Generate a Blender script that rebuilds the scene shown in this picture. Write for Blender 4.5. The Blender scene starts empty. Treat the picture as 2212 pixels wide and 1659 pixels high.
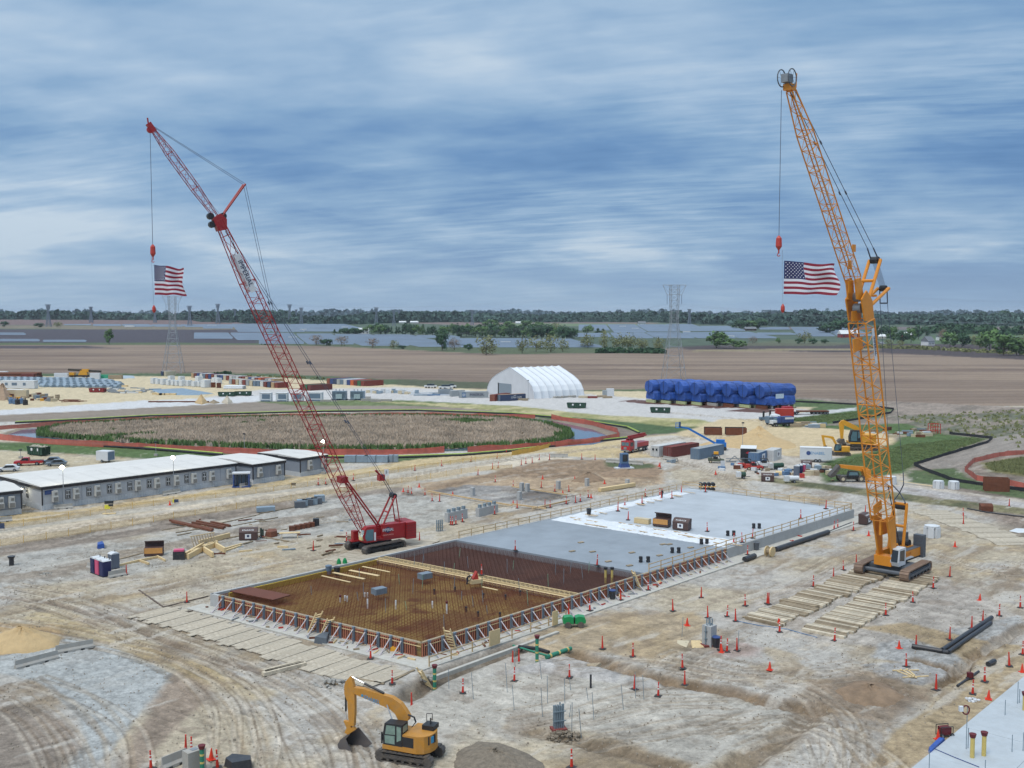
import bpy, math, random
import numpy as np
from mathutils import Vector, Matrix
random.seed(7);RNG=np.random.default_rng(7)
C=bpy.context.scene.collection
SC=bpy.context.scene
# camera, sky, sun, exposure
F, CX, CY, HZ, CAMH=2250.0, 1106.0, 829.5, 678.0, 35.0
PITCH=math.atan((CY-HZ)/F)
cam=bpy.data.cameras.new('camera');camo=bpy.data.objects.new('camera', cam);C.objects.link(camo)
camo.location=(0, 0, CAMH);camo.rotation_euler=(math.pi/2-PITCH, 0, 0)
cam.sensor_width=36;cam.lens=36*F/2212;cam.clip_start=1;cam.clip_end=60000
SC.camera=camo
SC.view_settings.view_transform='Standard';SC.view_settings.look='None'
SC.view_settings.exposure=0.96;SC.view_settings.gamma=1;SC.view_settings.use_curve_mapping=False
SUN_EL, SUN_AZ=math.radians(58), math.radians(-35)
W=bpy.data.worlds.new('World');SC.world=W;W.use_nodes=True
def wn(nt, typ, **k):
 n=nt.nodes.new(typ)
 for a, b in k.items():
  if isinstance(a, str)and hasattr(n, a):setattr(n, a, b)
 return n
def world():
 nt=W.node_tree;nt.nodes.clear();L=nt.links.new
 out=wn(nt, 'ShaderNodeOutputWorld');bg=wn(nt, 'ShaderNodeBackground');L(bg.outputs[0], out.inputs[0])
 tc=wn(nt, 'ShaderNodeTexCoord');sep=wn(nt, 'ShaderNodeSeparateXYZ');L(tc.outputs['Generated'], sep.inputs[0])
 def m(op, a, b=None, c=None):
  n=wn(nt, 'ShaderNodeMath', operation=op)
  for i, v in enumerate((a, b, c)):
   if v is None:continue
   if isinstance(v, (int, float)):n.inputs[i].default_value=v
   else:L(v, n.inputs[i])
  return n.outputs[0]
 z=m('MAXIMUM', sep.outputs[2], 0.0)
 zz=m('ADD', z, 0.13)
 px=m('DIVIDE', sep.outputs[0], zz);py=m('DIVIDE', sep.outputs[1], zz)
 def noise(sx, sy, ox, scale, det, rough, dist=0.0, rot=0.0):
  c_, s_=math.cos(rot), math.sin(rot)
  ax=m('ADD', m('MULTIPLY', px, c_), m('MULTIPLY', py, s_));ay=m('SUBTRACT', m('MULTIPLY', py, c_), m('MULTIPLY', px, s_))
  cb=wn(nt, 'ShaderNodeCombineXYZ');L(m('MULTIPLY', ax, sx), cb.inputs[0]);L(m('MULTIPLY', ay, sy), cb.inputs[1]);cb.inputs[2].default_value=ox
  n=wn(nt, 'ShaderNodeTexNoise');L(cb.outputs[0], n.inputs['Vector'])
  n.inputs['Scale'].default_value=scale;n.inputs['Detail'].default_value=det;n.inputs['Roughness'].default_value=rough;n.inputs['Distortion'].default_value=dist
  return n.outputs['Fac']
 big=noise(0.8, 0.8, 3.1, 0.42, 3, 0.45, 0.2, 0.25)
 mid=noise(0.9, 1.0, 9.7, 1.5, 4, 0.5, 0.25, 0.1)
 fine=noise(1.0, 1.6, 1.7, 4.2, 4, 0.5, 0.3, -0.2)
 ripm=noise(0.6, 0.8, 21.0, 0.7, 2, 0.5, 0.2)
 rip=noise(0.8, 4.4, 5.7, 3.4, 5, 0.58, 0.3, -0.3)
 s=m('ADD', m('MULTIPLY', big, 1.0), m('MULTIPLY', mid, 0.75))
 s=m('ADD', s, m('MULTIPLY', fine, 0.26))
 rr=m('MULTIPLY', m('SUBTRACT', rip, 0.5), m('MULTIPLY', m('SUBTRACT', ripm, 0.38), 2.0))
 s=m('ADD', s, rr)
 left=m('MULTIPLY', m('SUBTRACT', 0.0, sep.outputs[0]), 0.16)
 s=m('ADD', s, left)
 s=m('ADD', s, m('MULTIPLY', z, 0.8))
 def band(c0, wd, amt, src=None):
  q=m('DIVIDE', m('SUBTRACT', z, c0), wd);g=m('POWER', 2.718, m('MULTIPLY', m('MULTIPLY', q, q), -1.0));g=m('MULTIPLY', g, amt)
  return g if src is None else m('MULTIPLY', g, src)
 s=m('ADD', s, band(0.145, 0.05, -0.22));s=m('ADD', s, band(0.055, 0.014, 0.9, m('MAXIMUM', m('SUBTRACT', mid, 0.42), 0.0)))
 f=m('MULTIPLY', m('SUBTRACT', s, 0.72), 1.45)
 ramp=wn(nt, 'ShaderNodeValToRGB');L(f, ramp.inputs[0]);e=ramp.color_ramp.elements
 cols=[(0.0, (88, 130, 180)), (0.28, (110, 150, 195)), (0.5, (138, 173, 208)), (0.72, (168, 195, 222)), (1.0, (205, 221, 236))]
 def lin(c):return tuple(((x/255/12.92)if x/255<=.04045 else((x/255+.055)/1.055)**2.4)for x in c)+(1, )
 e[0].position=0;e[0].color=lin(cols[0][1]);e[1].position=1;e[1].color=lin(cols[-1][1])
 for p_, c_ in cols[1:-1]:q=e.new(p_);q.color=lin(c_)
 hz=wn(nt, 'ShaderNodeMix', data_type='RGBA');hf=m('POWER', m('SUBTRACT', 1.0, m('MINIMUM', m('MULTIPLY', z, 7.0), 1.0)), 1.5)
 L(m('MULTIPLY', hf, 0.72), hz.inputs[0]);L(ramp.outputs[0], hz.inputs[6]);hz.inputs[7].default_value=lin((160, 186, 212))
 sky=wn(nt, 'ShaderNodeTexSky', sky_type='NISHITA', sun_disc=False, sun_elevation=SUN_EL, sun_rotation=SUN_AZ)
 skm=wn(nt, 'ShaderNodeMix', data_type='RGBA', blend_type='MULTIPLY');skm.inputs[0].default_value=1;L(sky.outputs[0], skm.inputs[6]);skm.inputs[7].default_value=(0.08, 0.08, 0.08, 1)
 mx=wn(nt, 'ShaderNodeMix', data_type='RGBA');mx.inputs[0].default_value=0.93
 L(skm.outputs[2], mx.inputs[6]);L(hz.outputs[2], mx.inputs[7])
 up=m('ADD', 1.0, m('MULTIPLY', m('MAXIMUM', m('SUBTRACT', z, 0.3), 0.0), 1.2))
 fin=wn(nt, 'ShaderNodeMix', data_type='RGBA', blend_type='MULTIPLY');fin.inputs[0].default_value=1
 cb=wn(nt, 'ShaderNodeCombineXYZ')
 for i in range(3):L(up, cb.inputs[i])
 L(mx.outputs[2], fin.inputs[6]);L(cb.outputs[0], fin.inputs[7])
 L(fin.outputs[2], bg.inputs[0]);bg.inputs[1].default_value=0.5
world()
W.cycles.sampling_method='MANUAL';W.cycles.sample_map_resolution=512
sl=bpy.data.lights.new('sun', 'SUN');so=bpy.data.objects.new('sun', sl);C.objects.link(so)
sl.energy=1.1;sl.angle=math.radians(24);sl.color=(1, 0.955, 0.89)
so.rotation_euler=Vector((math.sin(SUN_AZ)*math.cos(SUN_EL), math.cos(SUN_AZ)*math.cos(SUN_EL)*-1, math.sin(SUN_EL))).to_track_quat('Z', 'Y').to_euler()
# where a spot of the photograph lies in the place
def terr(y):
 y=np.asarray(y, float);a=np.clip((y-1150)/1500, 0, 1)
 return 22*a*a*(3-2*a)
_YS=np.concatenate([np.linspace(40, 3000, 3000), np.geomspace(3001, 40000, 500)]);_TS=terr(_YS)
def ray(u, v):
 x=(u-CX)/F;y=(CY-v)/F
 return x, math.cos(PITCH)+y*math.sin(PITCH), -math.sin(PITCH)+y*math.cos(PITCH)
def G(u, v, z=None):
 x, dy, dz=ray(u, v)
 if z is None:
  if v>745:z=0
  else:
   r=CAMH+dz*_YS/dy;k=np.nonzero(r<_TS)[0]
   yy=_YS[k[0]]if len(k)else _YS[-1]
   return Vector((x*yy/dy, yy, float(terr(yy))))
 t=(z-CAMH)/dz
 return Vector((x*t, dy*t, z))
def AT(u, v, Y):
 x, dy, dz=ray(u, v);return Vector((x*Y/dy, Y, CAMH+dz*Y/dy))
def lin1(x):x/=255;return x/12.92 if x<=.04045 else((x+.055)/1.055)**2.4
def S(r, g, b, k=0.78):return(lin1(r)*k, lin1(g)*k, lin1(b)*k)
# materials
MATS={}
def mat(name, col, rough=0.7, metal=0.0, var=0.12, scale=1.2, dirt=0.0, bump=0.0, bscale=8, stretch=None, emit=None, alpha=1.0, rust=0.0, spec=None):
 if name in MATS:return MATS[name]
 m=bpy.data.materials.new(name);m.use_nodes=True;nt=m.node_tree;L=nt.links.new;b=nt.nodes['Principled BSDF']
 b.inputs['Roughness'].default_value=rough;b.inputs['Metallic'].default_value=metal
 if spec is not None:b.inputs['Specular IOR Level'].default_value=spec
 tc=nt.nodes.new('ShaderNodeTexCoord');vec=tc.outputs['Object']
 if stretch:
  mp=nt.nodes.new('ShaderNodeMapping');mp.inputs['Scale'].default_value=stretch;L(vec, mp.inputs[0]);vec=mp.outputs[0]
 n=nt.nodes.new('ShaderNodeTexNoise');n.inputs['Scale'].default_value=scale;n.inputs['Detail'].default_value=6;n.inputs['Roughness'].default_value=0.65;L(vec, n.inputs['Vector'])
 mr=nt.nodes.new('ShaderNodeMapRange');mr.inputs['From Min'].default_value=0.3;mr.inputs['From Max'].default_value=0.7;mr.inputs['To Min'].default_value=1-var;mr.inputs['To Max'].default_value=1+var;L(n.outputs['Fac'], mr.inputs[0])
 oi=nt.nodes.new('ShaderNodeObjectInfo')
 mo=nt.nodes.new('ShaderNodeMapRange');mo.inputs['To Min'].default_value=1-var*.5;mo.inputs['To Max'].default_value=1+var*.5;L(oi.outputs['Random'], mo.inputs[0])
 mm=nt.nodes.new('ShaderNodeMath');mm.operation='MULTIPLY';L(mr.outputs[0], mm.inputs[0]);L(mo.outputs[0], mm.inputs[1])
 vm=nt.nodes.new('ShaderNodeVectorMath');vm.operation='SCALE';vm.inputs[0].default_value=col[:3];L(mm.outputs[0], vm.inputs['Scale'])
 cout=vm.outputs[0]
 for amt, dc, sc, lo in((dirt, S(150, 132, 108), 2.3, 0.5), (rust, S(96, 56, 38), 3.1, 0.55)):
  if amt:
   n2=nt.nodes.new('ShaderNodeTexNoise');n2.inputs['Scale'].default_value=sc;n2.inputs['Detail'].default_value=8;n2.inputs['Roughness'].default_value=0.7;L(tc.outputs['Object'], n2.inputs['Vector'])
   r2=nt.nodes.new('ShaderNodeMapRange');r2.inputs['From Min'].default_value=lo-.08;r2.inputs['From Max'].default_value=lo+.2;r2.inputs['To Max'].default_value=amt;L(n2.outputs['Fac'], r2.inputs[0])
   mx=nt.nodes.new('ShaderNodeMix');mx.data_type='RGBA';L(r2.outputs[0], mx.inputs[0]);L(cout, mx.inputs[6]);mx.inputs[7].default_value=dc+(1, );cout=mx.outputs[2]
 L(cout, b.inputs['Base Color'])
 if bump:
  n3=nt.nodes.new('ShaderNodeTexNoise');n3.inputs['Scale'].default_value=bscale;n3.inputs['Detail'].default_value=4;L(vec, n3.inputs['Vector'])
  bp=nt.nodes.new('ShaderNodeBump');bp.inputs['Strength'].default_value=bump;bp.inputs['Distance'].default_value=0.1;L(n3.outputs['Fac'], bp.inputs['Height']);L(bp.outputs[0], b.inputs['Normal'])
 if emit:
  b.inputs['Emission Color'].default_value=emit[0]+(1, );b.inputs['Emission Strength'].default_value=emit[1]
 if alpha<1:b.inputs['Alpha'].default_value=alpha
 MATS[name]=m;return m
# mesh builder
class MB:
 def __init__(s, M=None):s.v=[];s.f=[];s.mi=[];s.m=0;s.M=M
 def add(s, vs, fs, M=None):
  o=len(s.v);M=M if M is not None else s.M
  if M is not None:vs=[M@Vector(p)for p in vs]
  s.v+=[tuple(p)for p in vs];s.f+=[tuple(i+o for i in f)for f in fs];s.mi+=[s.m]*len(fs);return s
 def box(s, x, y, z, sx, sy, sz, rz=0, M=None, taper=1.0):
  c_, s_=math.cos(rz), math.sin(rz);vs=[]
  for k in(0, 1):
   q=1 if k==0 else taper
   for a, b in((-1, -1), (1, -1), (1, 1), (-1, 1)):
    X, Y=a*sx/2*q, b*sy/2*q
    vs.append((x+X*c_-Y*s_, y+X*s_+Y*c_, z+k*sz))
  return s.add(vs, [(3, 2, 1, 0), (4, 5, 6, 7), (0, 1, 5, 4), (1, 2, 6, 5), (2, 3, 7, 6), (3, 0, 4, 7)], M)
 def b0(s, x0, x1, y0, y1, z0, z1, M=None):return s.box((x0+x1)/2, (y0+y1)/2, z0, abs(x1-x0), abs(y1-y0), z1-z0, 0, M)
 def rod(s, p, q, r, n=5, r2=None, M=None, cap=True):
  p=Vector(p);q=Vector(q);d=(q-p)
  if d.length<1e-6:return s
  d.normalize();a=d.orthogonal().normalized();b=d.cross(a);r2=r if r2 is None else r2;vs=[]
  for c_, rr in((p, r), (q, r2)):
   for i in range(n):
    t=2*math.pi*(i+.5)/n;vs.append(c_+a*(math.cos(t)*rr)+b*(math.sin(t)*rr))
  fs=[(i, (i+1)%n, n+(i+1)%n, n+i)for i in range(n)]
  if cap:fs+=[tuple(range(n))[::-1], tuple(range(n, 2*n))]
  return s.add(vs, fs, M)
 def beam(s, p, q, w, h, up=(0, 0, 1), M=None):
  p=Vector(p);q=Vector(q);d=(q-p).normalized();u=Vector(up)
  if abs(d.dot(u))>.98:u=Vector((1, 0, 0))
  a=d.cross(u).normalized();b=a.cross(d);vs=[]
  for c_ in(p, q):
   for i, j in((-1, -1), (1, -1), (1, 1), (-1, 1)):vs.append(c_+a*(i*w/2)+b*(j*h/2))
  return s.add(vs, [(0, 1, 2, 3), (7, 6, 5, 4), (0, 4, 5, 1), (1, 5, 6, 2), (2, 6, 7, 3), (3, 7, 4, 0)], M)
 def path(s, pts, r, n=6, M=None):
  for a, b in zip(pts, pts[1:]):s.rod(a, b, r, n, M=M)
  return s
 def disc(s, x, y, z, r, h, n=14, M=None, r2=None):
  return s.rod((x, y, z), (x, y, z+h), r, n, r2, M)
 def lathe(s, prof, n=12, x=0, y=0, M=None):
  vs=[]
  for r, z in prof:
   for i in range(n):t=2*math.pi*i/n;vs.append((x+r*math.cos(t), y+r*math.sin(t), z))
  fs=[(k*n+i, k*n+(i+1)%n, (k+1)*n+(i+1)%n, (k+1)*n+i)for k in range(len(prof)-1)for i in range(n)]
  fs+=[tuple(range(n))[::-1], tuple(range((len(prof)-1)*n, len(prof)*n))]
  return s.add(vs, fs, M)
 def prism(s, pts, w0, w1, M=None, axis='y'):
  n=len(pts)
  ar=sum(pts[i][0]*pts[(i+1)%n][1]-pts[(i+1)%n][0]*pts[i][1]for i in range(n))
  if ar>0:pts=pts[::-1]
  if axis=='y':vs=[(a, w0, b)for a, b in pts]+[(a, w1, b)for a, b in pts]
  elif axis=='x':vs=[(w0, a, b)for a, b in pts]+[(w1, a, b)for a, b in pts]
  else:vs=[(a, b, w0)for a, b in pts]+[(a, b, w1)for a, b in pts]
  fs=[tuple(range(n))[::-1], tuple(range(n, 2*n))]+[(i, (i+1)%n, n+(i+1)%n, n+i)for i in range(n)]
  return s.add(vs, fs, M)
 def build(s, name, m, parent=None, smooth=False):
  me=bpy.data.meshes.new(name);me.from_pydata(s.v, [], s.f);ms=m if isinstance(m, (list, tuple))else[m]
  for q in ms:me.materials.append(q)
  if len(ms)>1:me.polygons.foreach_set('material_index', s.mi)
  if smooth:me.polygons.foreach_set('use_smooth', [True]*len(me.polygons))
  me.update();o=bpy.data.objects.new(name, me);C.objects.link(o)
  if parent:o.parent=parent
  return o
def blob(mb, x, y, z, rx, ry, rz, n=8, k=5, jit=.15, flat=True):
 vs=[];R=random
 for j in range(k+1):
  ph=math.pi/2*j/k if flat else math.pi*(j/k)-math.pi/2
  for i in range(n):
   t=2*math.pi*i/n;q=1+R.uniform(-jit, jit)
   vs.append((x+rx*math.cos(t)*math.cos(ph)*q, y+ry*math.sin(t)*math.cos(ph)*q, z+rz*math.sin(ph)*q))
 fs=[(j*n+i, j*n+(i+1)%n, (j+1)*n+(i+1)%n, (j+1)*n+i)for j in range(k)for i in range(n)]
 return mb.add(vs, fs)
def tag(o, label=None, cat=None, group=None, kind=None):
 if label:o['label']=label
 if cat:o['category']=cat
 if group:o['group']=group
 if kind:o['kind']=kind
 return o
def thing(name, label, cat, loc=(0, 0, 0), rz=0, group=None):
 o=bpy.data.objects.new(name, None);C.objects.link(o);o.location=loc;o.rotation_euler=(0, 0, rz)
 o.empty_display_size=0.3;return tag(o, label, cat, group)
def dup(root, loc=None, rz=None, label=None, group=None, scale=None):
 r=root.copy();C.objects.link(r)
 if loc is not None:r.location=loc
 if rz is not None:r.rotation_euler=(0, 0, rz)
 if scale is not None:r.scale=(scale, )*3 if isinstance(scale, (int, float))else scale
 if label:r['label']=label
 if group:r['group']=group
 for ch in list(root.children):
  c_=ch.copy();C.objects.link(c_);c_.parent=r
  for g in list(ch.children):d=g.copy();C.objects.link(d);d.parent=c_
 return r
def put(name, mesh, m=None, parent=None, loc=(0, 0, 0), rot=(0, 0, 0), scale=None):
 o=bpy.data.objects.new(name, mesh);C.objects.link(o);o.location=loc;o.rotation_euler=rot
 if scale is not None:o.scale=scale
 if parent:o.parent=parent
 return o
TXQ={}
def text(s, size, m, parent, loc, rot, name='lettering', ext=0.01, sx=1.0):
 if(s, size)not in TXQ:
  cu=bpy.data.curves.new(name, 'FONT');cu.body=s;cu.size=size;cu.extrude=ext;cu.align_x='CENTER';cu.align_y='CENTER';cu.resolution_u=2
  t=bpy.data.objects.new(name, cu);C.objects.link(t);bpy.context.view_layer.update()
  TXQ[(s, size)]=bpy.data.meshes.new_from_object(t.evaluated_get(bpy.context.evaluated_depsgraph_get()));bpy.data.objects.remove(t);TXQ[(s, size)].materials.clear();TXQ[(s, size)].materials.append(m)
 o=bpy.data.objects.new(name, TXQ[(s, size)]);C.objects.link(o);o.location=loc;o.rotation_euler=rot;o.scale=(sx, 1, 1)
 o.material_slots[0].link='OBJECT';o.material_slots[0].material=m
 if parent:o.parent=parent
 return o
def fe(u0, v0, u1, v1, z=0):
 p, q=G(u0, v0, z), G(u1, v1, z);d=q-p;return p, math.atan2(d.y, d.x), d.length
TH=math.radians(46.5)
class Plane:
 def __init__(s, c, head):s.c=Vector((c[0], c[1], 0));s.d=Vector((math.cos(head), math.sin(head), 0));s.n=Vector((-s.d.y, s.d.x, 0));s.h=head
 def pt(s, u, v, off=0.0):
  x, dy, dz=ray(u, v);c_=s.c+s.n*off
  den=x*s.n.x+dy*s.n.y;t=c_.dot(s.n)/den
  p=Vector((x*t, dy*t, CAMH+dz*t))-c_
  return(p.dot(s.d), p.z)
 def w(s, t, z, off=0.0):return s.d*t+s.n*off+Vector((0, 0, z))
 def M(s):return Matrix(((s.d.x, s.n.x, 0, 0), (s.d.y, s.n.y, 0, 0), (0, 0, 1, 0), (0, 0, 0, 1)))
# the ground: one sheet, coloured zone by zone
def vnoise(x, y, seed=0):
 xi=np.floor(x).astype(np.int64);yi=np.floor(y).astype(np.int64);fx=x-xi;fy=y-yi
 def h(a, b):
  n=(a*374761393+b*668265263+seed*1442695041)&0xffffffff
  n=((n^(n>>13))*1274126177)&0xffffffff;n=n^(n>>16)
  return(n&0xffff)/65535.0
 u=fx*fx*(3-2*fx);w=fy*fy*(3-2*fy)
 return(h(xi, yi)*(1-u)+h(xi+1, yi)*u)*(1-w)+(h(xi, yi+1)*(1-u)+h(xi+1, yi+1)*u)*w
def fbm(x, y, oct=5, seed=0, g=0.55):
 s=0;a=1;t=0
 for i in range(oct):
  s=s+a*vnoise(x, y, seed+i*17);t+=a;a*=g;x=x*2.03+5.3;y=y*2.03+1.7
 return s/t
def rotc(x, y, a):return x*math.cos(a)+y*math.sin(a), -x*math.sin(a)+y*math.cos(a)
us=np.concatenate([[-9000, -5000, -3000, -1800, -1000, -600, -400, -260, -180], np.arange(-130, 2344, 2.6), [2400, 2480, 2620, 2820, 3200, 4000, 5200, 7200, 11000]])
vs_=np.arange(1730, 744.9, -2.0)
def yv(v):
 x, dy, dz=ray(CX, v);return dy*(-CAMH/dz)
ynear=np.array([yv(v)for v in vs_])
yfar=np.concatenate([np.geomspace(ynear[-1]*1.006, 5000, 150), np.geomspace(5200, 42000, 24)])
ypre=np.array([-400, -150, -40, 20, 50, 62, 68]);ypre=ypre[ypre<ynear[0]-2]
ys=np.concatenate([ypre, ynear, yfar])
fac=(us-CX)/F
yr=np.maximum(ys, ynear[0])
tt=yr/math.cos(PITCH)
X=fac[None, :]*(yr*1.0/(math.cos(PITCH)+0*yr))[:, None]
dyr=[]
for yy in yr:
 v=CY+F*math.tan(math.atan2(CAMH, yy)-PITCH)if yy>0 else CY;x, dy, dz=ray(CX, v);dyr.append(yy/dy)
X=fac[None, :]*np.array(dyr)[:, None];Y=np.repeat(ys[:, None], len(us), 1)
NR, NC=X.shape;X=X.ravel();Y=Y.ravel();Z=terr(Y)
COL=np.zeros((len(X), 3));
def sl3(r, g, b):
 c=np.array(S(r, g, b))
 if g>r and g>b*1.05:c=c*.74+c.mean()*.22
 return c
def mixc(idx, c, a):
 COL[idx]=COL[idx]*(1-a[:, None])+c*a[:, None]
def sstep(a, b, x):t=np.clip((x-a)/(b-a), 0, 1);return t*t*(3-2*t)
ax_, ay_=rotc(X, Y, TH)
n1=fbm(X/14, Y/14, 5, 1);n2=fbm(ax_/22, ay_/5, 5, 5);n3=fbm(X/7, Y/7, 5, 9);n4=fbm(ax_/6, ay_/0.9, 4, 21)
bx_, by_=rotc(X, Y, TH-1.45);n5=fbm(bx_/12, by_/1.1, 4, 33);n6=fbm(X/1.3, Y/1.3, 4, 41);ngr=fbm(X*2.2, Y*2.2, 3, 51)
def vary(c, idx, amt=.12, n=None):
 n=n6 if n is None else n
 return c[None, :]*(1+amt*2*(n[idx]-.5)[:, None]*2)
def segd(px, py, pts, closed):
 d=np.full(px.shape, 1e18);ins=np.zeros(px.shape, bool);n=len(pts)
 for i in range(n if closed else n-1):
  ax, ay=pts[i];bx, by=pts[(i+1)%n];ex, ey=bx-ax, by-ay;L2=ex*ex+ey*ey+1e-9
  t=np.clip(((px-ax)*ex+(py-ay)*ey)/L2, 0, 1);q=(px-ax-t*ex)**2+(py-ay-t*ey)**2
  d=np.minimum(d, q)
  if closed:
   c_=((ay>py)!=(by>py));
   with np.errstate(divide='ignore', invalid='ignore'):c_&=px<(bx-ax)*(py-ay)/(by-ay)+ax
   ins^=c_
 return np.sqrt(d), ins
def zone(pts, rgb, a=1.0, warp=1.0, soft=0.5, amt=.12, n=None, depth=0, dsoft=1.0, rgb2=None):
 w=[(p.x, p.y)for p in(G(*q)for q in pts)];xs=[p[0]for p in w];ysq=[p[1]for p in w];pad=soft+warp+dsoft+1
 idx=np.nonzero((X>min(xs)-pad)&(X<max(xs)+pad)&(Y>min(ysq)-pad)&(Y<max(ysq)+pad))[0]
 if not len(idx):return
 d, ins=segd(X[idx], Y[idx], w, True);sd=np.where(ins, d, -d)
 sdw=sd+warp*3*(n3[idx]-.5)+warp*1.6*(n6[idx]-.5)
 al=sstep(-soft, soft, sdw)*a
 c=vary(sl3(*rgb), idx, amt, n)
 if rgb2 is not None:
  k=sstep(.42, .62, n2[idx])[:, None];c=c*(1-k)+vary(sl3(*rgb2), idx, amt, n)*k
 mixc(idx, c, al)
 if depth:Z[idx]+=depth*sstep(0, dsoft, sd+0.25*(n6[idx]-.5))
def stroke(pts, *k, **kw):strokew([G(*p)for p in pts], *k, **kw)
def strokew(pts, w, rgb, a=0.6, warp=0.4, soft=None, depth=0, amt=.1):
 q=[(p.x, p.y)for p in pts];xs=[p[0]for p in q];ysq=[p[1]for p in q];pad=w+warp*2+1
 idx=np.nonzero((X>min(xs)-pad)&(X<max(xs)+pad)&(Y>min(ysq)-pad)&(Y<max(ysq)+pad))[0]
 if not len(idx):return
 d, _=segd(X[idx], Y[idx], q, False);d=d+warp*2*(n6[idx]-.5);soft=w*.5 if soft is None else soft
 al=(1-sstep(w/2-soft/2, w/2+soft/2, d))
 if a:mixc(idx, vary(sl3(*rgb), idx, amt), al*a)
 if depth:Z[idx]+=depth*(1-sstep(0, w*.62, d))
def lerp(a, b, k):return a*(1-k[:, None])+b*k[:, None]
c=lerp(sl3(204, 193, 172)[None, :], sl3(203, 200, 194)[None, :], sstep(.38, .6, n1))
c=lerp(c, sl3(176, 158, 134)[None, :], sstep(.55, .72, n2)*.75)
c=lerp(c, sl3(205, 184, 148)[None, :], sstep(.58, .7, n3)*.55)
c=c*(1+.2*(n4-.5)+.14*(n5-.5))[:, None]
c=lerp(c, sl3(150, 138, 124)[None, :], sstep(.6, .78, n6)*.6)
COL[:]=c
far=Y>420
# ---- open country
fld=lerp(sl3(154, 136, 120)[None, :], sl3(138, 121, 108)[None, :], sstep(.4, .65, fbm(X/160, Y/22, 5, 61)))
fld=lerp(fld, sl3(118, 101, 92)[None, :], sstep(.57, .72, fbm(X/420+3, Y/38, 4, 67))*.8)
rx, ry=rotc(X, Y, 0.12);fld=fld*(1+.1*np.sin(ry/2.3+3*n1)*(Y<700)+.16*(fbm(rx/60, ry/3, 3, 71)-.5))[:, None]
k=(Y>395).astype(float);COL[:]=COL*(1-k[:, None])+fld*k[:, None]
def V_(*a):return[(a[i], a[i+1])for i in range(0, len(a), 2)]
zone(V_(-3000, 689, 5000, 689, 5000, 745, 1700, 745, 1106, 762, 700, 747, 400, 742, -3000, 751), (88, 108, 88), warp=12, soft=20, amt=.2, n=n1)
zone(V_(-3000, 690, 560, 690, 560, 702, -3000, 704), (126, 108, 106), warp=6, soft=10)
zone(V_(-3000, 703, 130, 703, 560, 706, 560, 722, 120, 710, -3000, 708), (132, 124, 108), warp=6, soft=10)
zone(V_(-3000, 709, 560, 712, 560, 742, 360, 742, -3000, 745), (82, 78, 86), warp=6, soft=8)
zone(V_(-3000, 744, 380, 740, 560, 742, 560, 745, 380, 745, -3000, 748), (96, 112, 74), warp=3, soft=6)
zone(V_(-3000, 747, 180, 747, 260, 752, -3000, 756), (84, 76, 82), warp=3, soft=6)
zone(V_(860, 697, 1110, 694, 1420, 697, 1420, 702, 1000, 703), (132, 118, 114), warp=5, soft=10)
zone(V_(1106, 698, 1460, 700, 1460, 705, 1106, 704), (118, 140, 100), warp=5, soft=10)
zone(V_(1700, 706, 5000, 707, 5000, 714, 1700, 712), (122, 112, 112), warp=6, soft=8)
zone(V_(2040, 722, 5000, 715, 5000, 752, 1900, 752, 1890, 740), (96, 122, 84), warp=8, soft=12, amt=.25)
zone(V_(1620, 741, 5000, 757, 5000, 777, 2212, 777, 1900, 762, 1500, 757, 1450, 750), (84, 76, 78), warp=5, soft=8)
zone(V_(1500, 755, 1900, 752, 1900, 756, 1500, 760), (150, 138, 112), warp=2, soft=4)
zone(V_(1560, 746, 1700, 733, 1850, 742, 1800, 747), (112, 120, 88), warp=4, soft=8, a=.7)
zone(V_(1106, 752, 1400, 752, 1400, 761, 1106, 765, 1000, 762, 700, 747, 400, 743, 700, 743), (98, 112, 78), warp=2, soft=4)
zone(V_(1650, 866, 1720, 858, 2212, 880, 4000, 950, 5000, 1300, 2300, 1240, 2040, 1050, 1900, 985, 1700, 905), (160, 147, 136), warp=1, soft=3, amt=.2, rgb2=(138, 128, 118))
zone(V_(1900, 900, 2212, 890, 2600, 930, 2600, 990, 2212, 985, 2050, 940), (146, 136, 124), a=.8, warp=3, soft=6, amt=.3, rgb2=(108, 116, 90))
zone(V_(-2000, 812, 300, 806, 560, 806, 900, 822, 1060, 828, 1060, 838, 860, 834, 560, 816, 0, 817, -2000, 824), (92, 112, 76), warp=1.5, soft=2)
zone(V_(860, 818, 1050, 826, 1060, 840, 860, 838), (98, 104, 78), warp=2, soft=3)
zone(V_(1250, 843, 1400, 840, 1400, 862, 1330, 862, 1262, 856), (94, 114, 74), warp=1.5, soft=2)
zone(V_(1660, 862, 1760, 864, 1930, 884, 1900, 900, 1700, 925, 1640, 905), (98, 122, 72), warp=1.5, soft=2, amt=.25)
zone(V_(-2000, 822, 200, 812, 560, 813, 860, 832, 1060, 842, 1400, 846, 1430, 875, 1760, 880, 1700, 905, 1550, 925, 1106, 893, 560, 868, 0, 892, -2000, 960), (214, 198, 166), warp=1, soft=1.5, amt=.08)
zone(V_(380, 868, 560, 842, 860, 836, 1060, 846, 1280, 852, 1400, 862, 1650, 878, 1750, 885, 1640, 905, 1580, 925, 1300, 905, 1106, 885, 860, 868), (207, 204, 201), warp=1, soft=2, amt=.07)
zone(V_(-2000, 940, 0, 886, 300, 866, 560, 855, 640, 850, 640, 862, 560, 868, 300, 882, 0, 897, -2000, 962), (216, 216, 217), warp=.5, soft=1, amt=.05)
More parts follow.
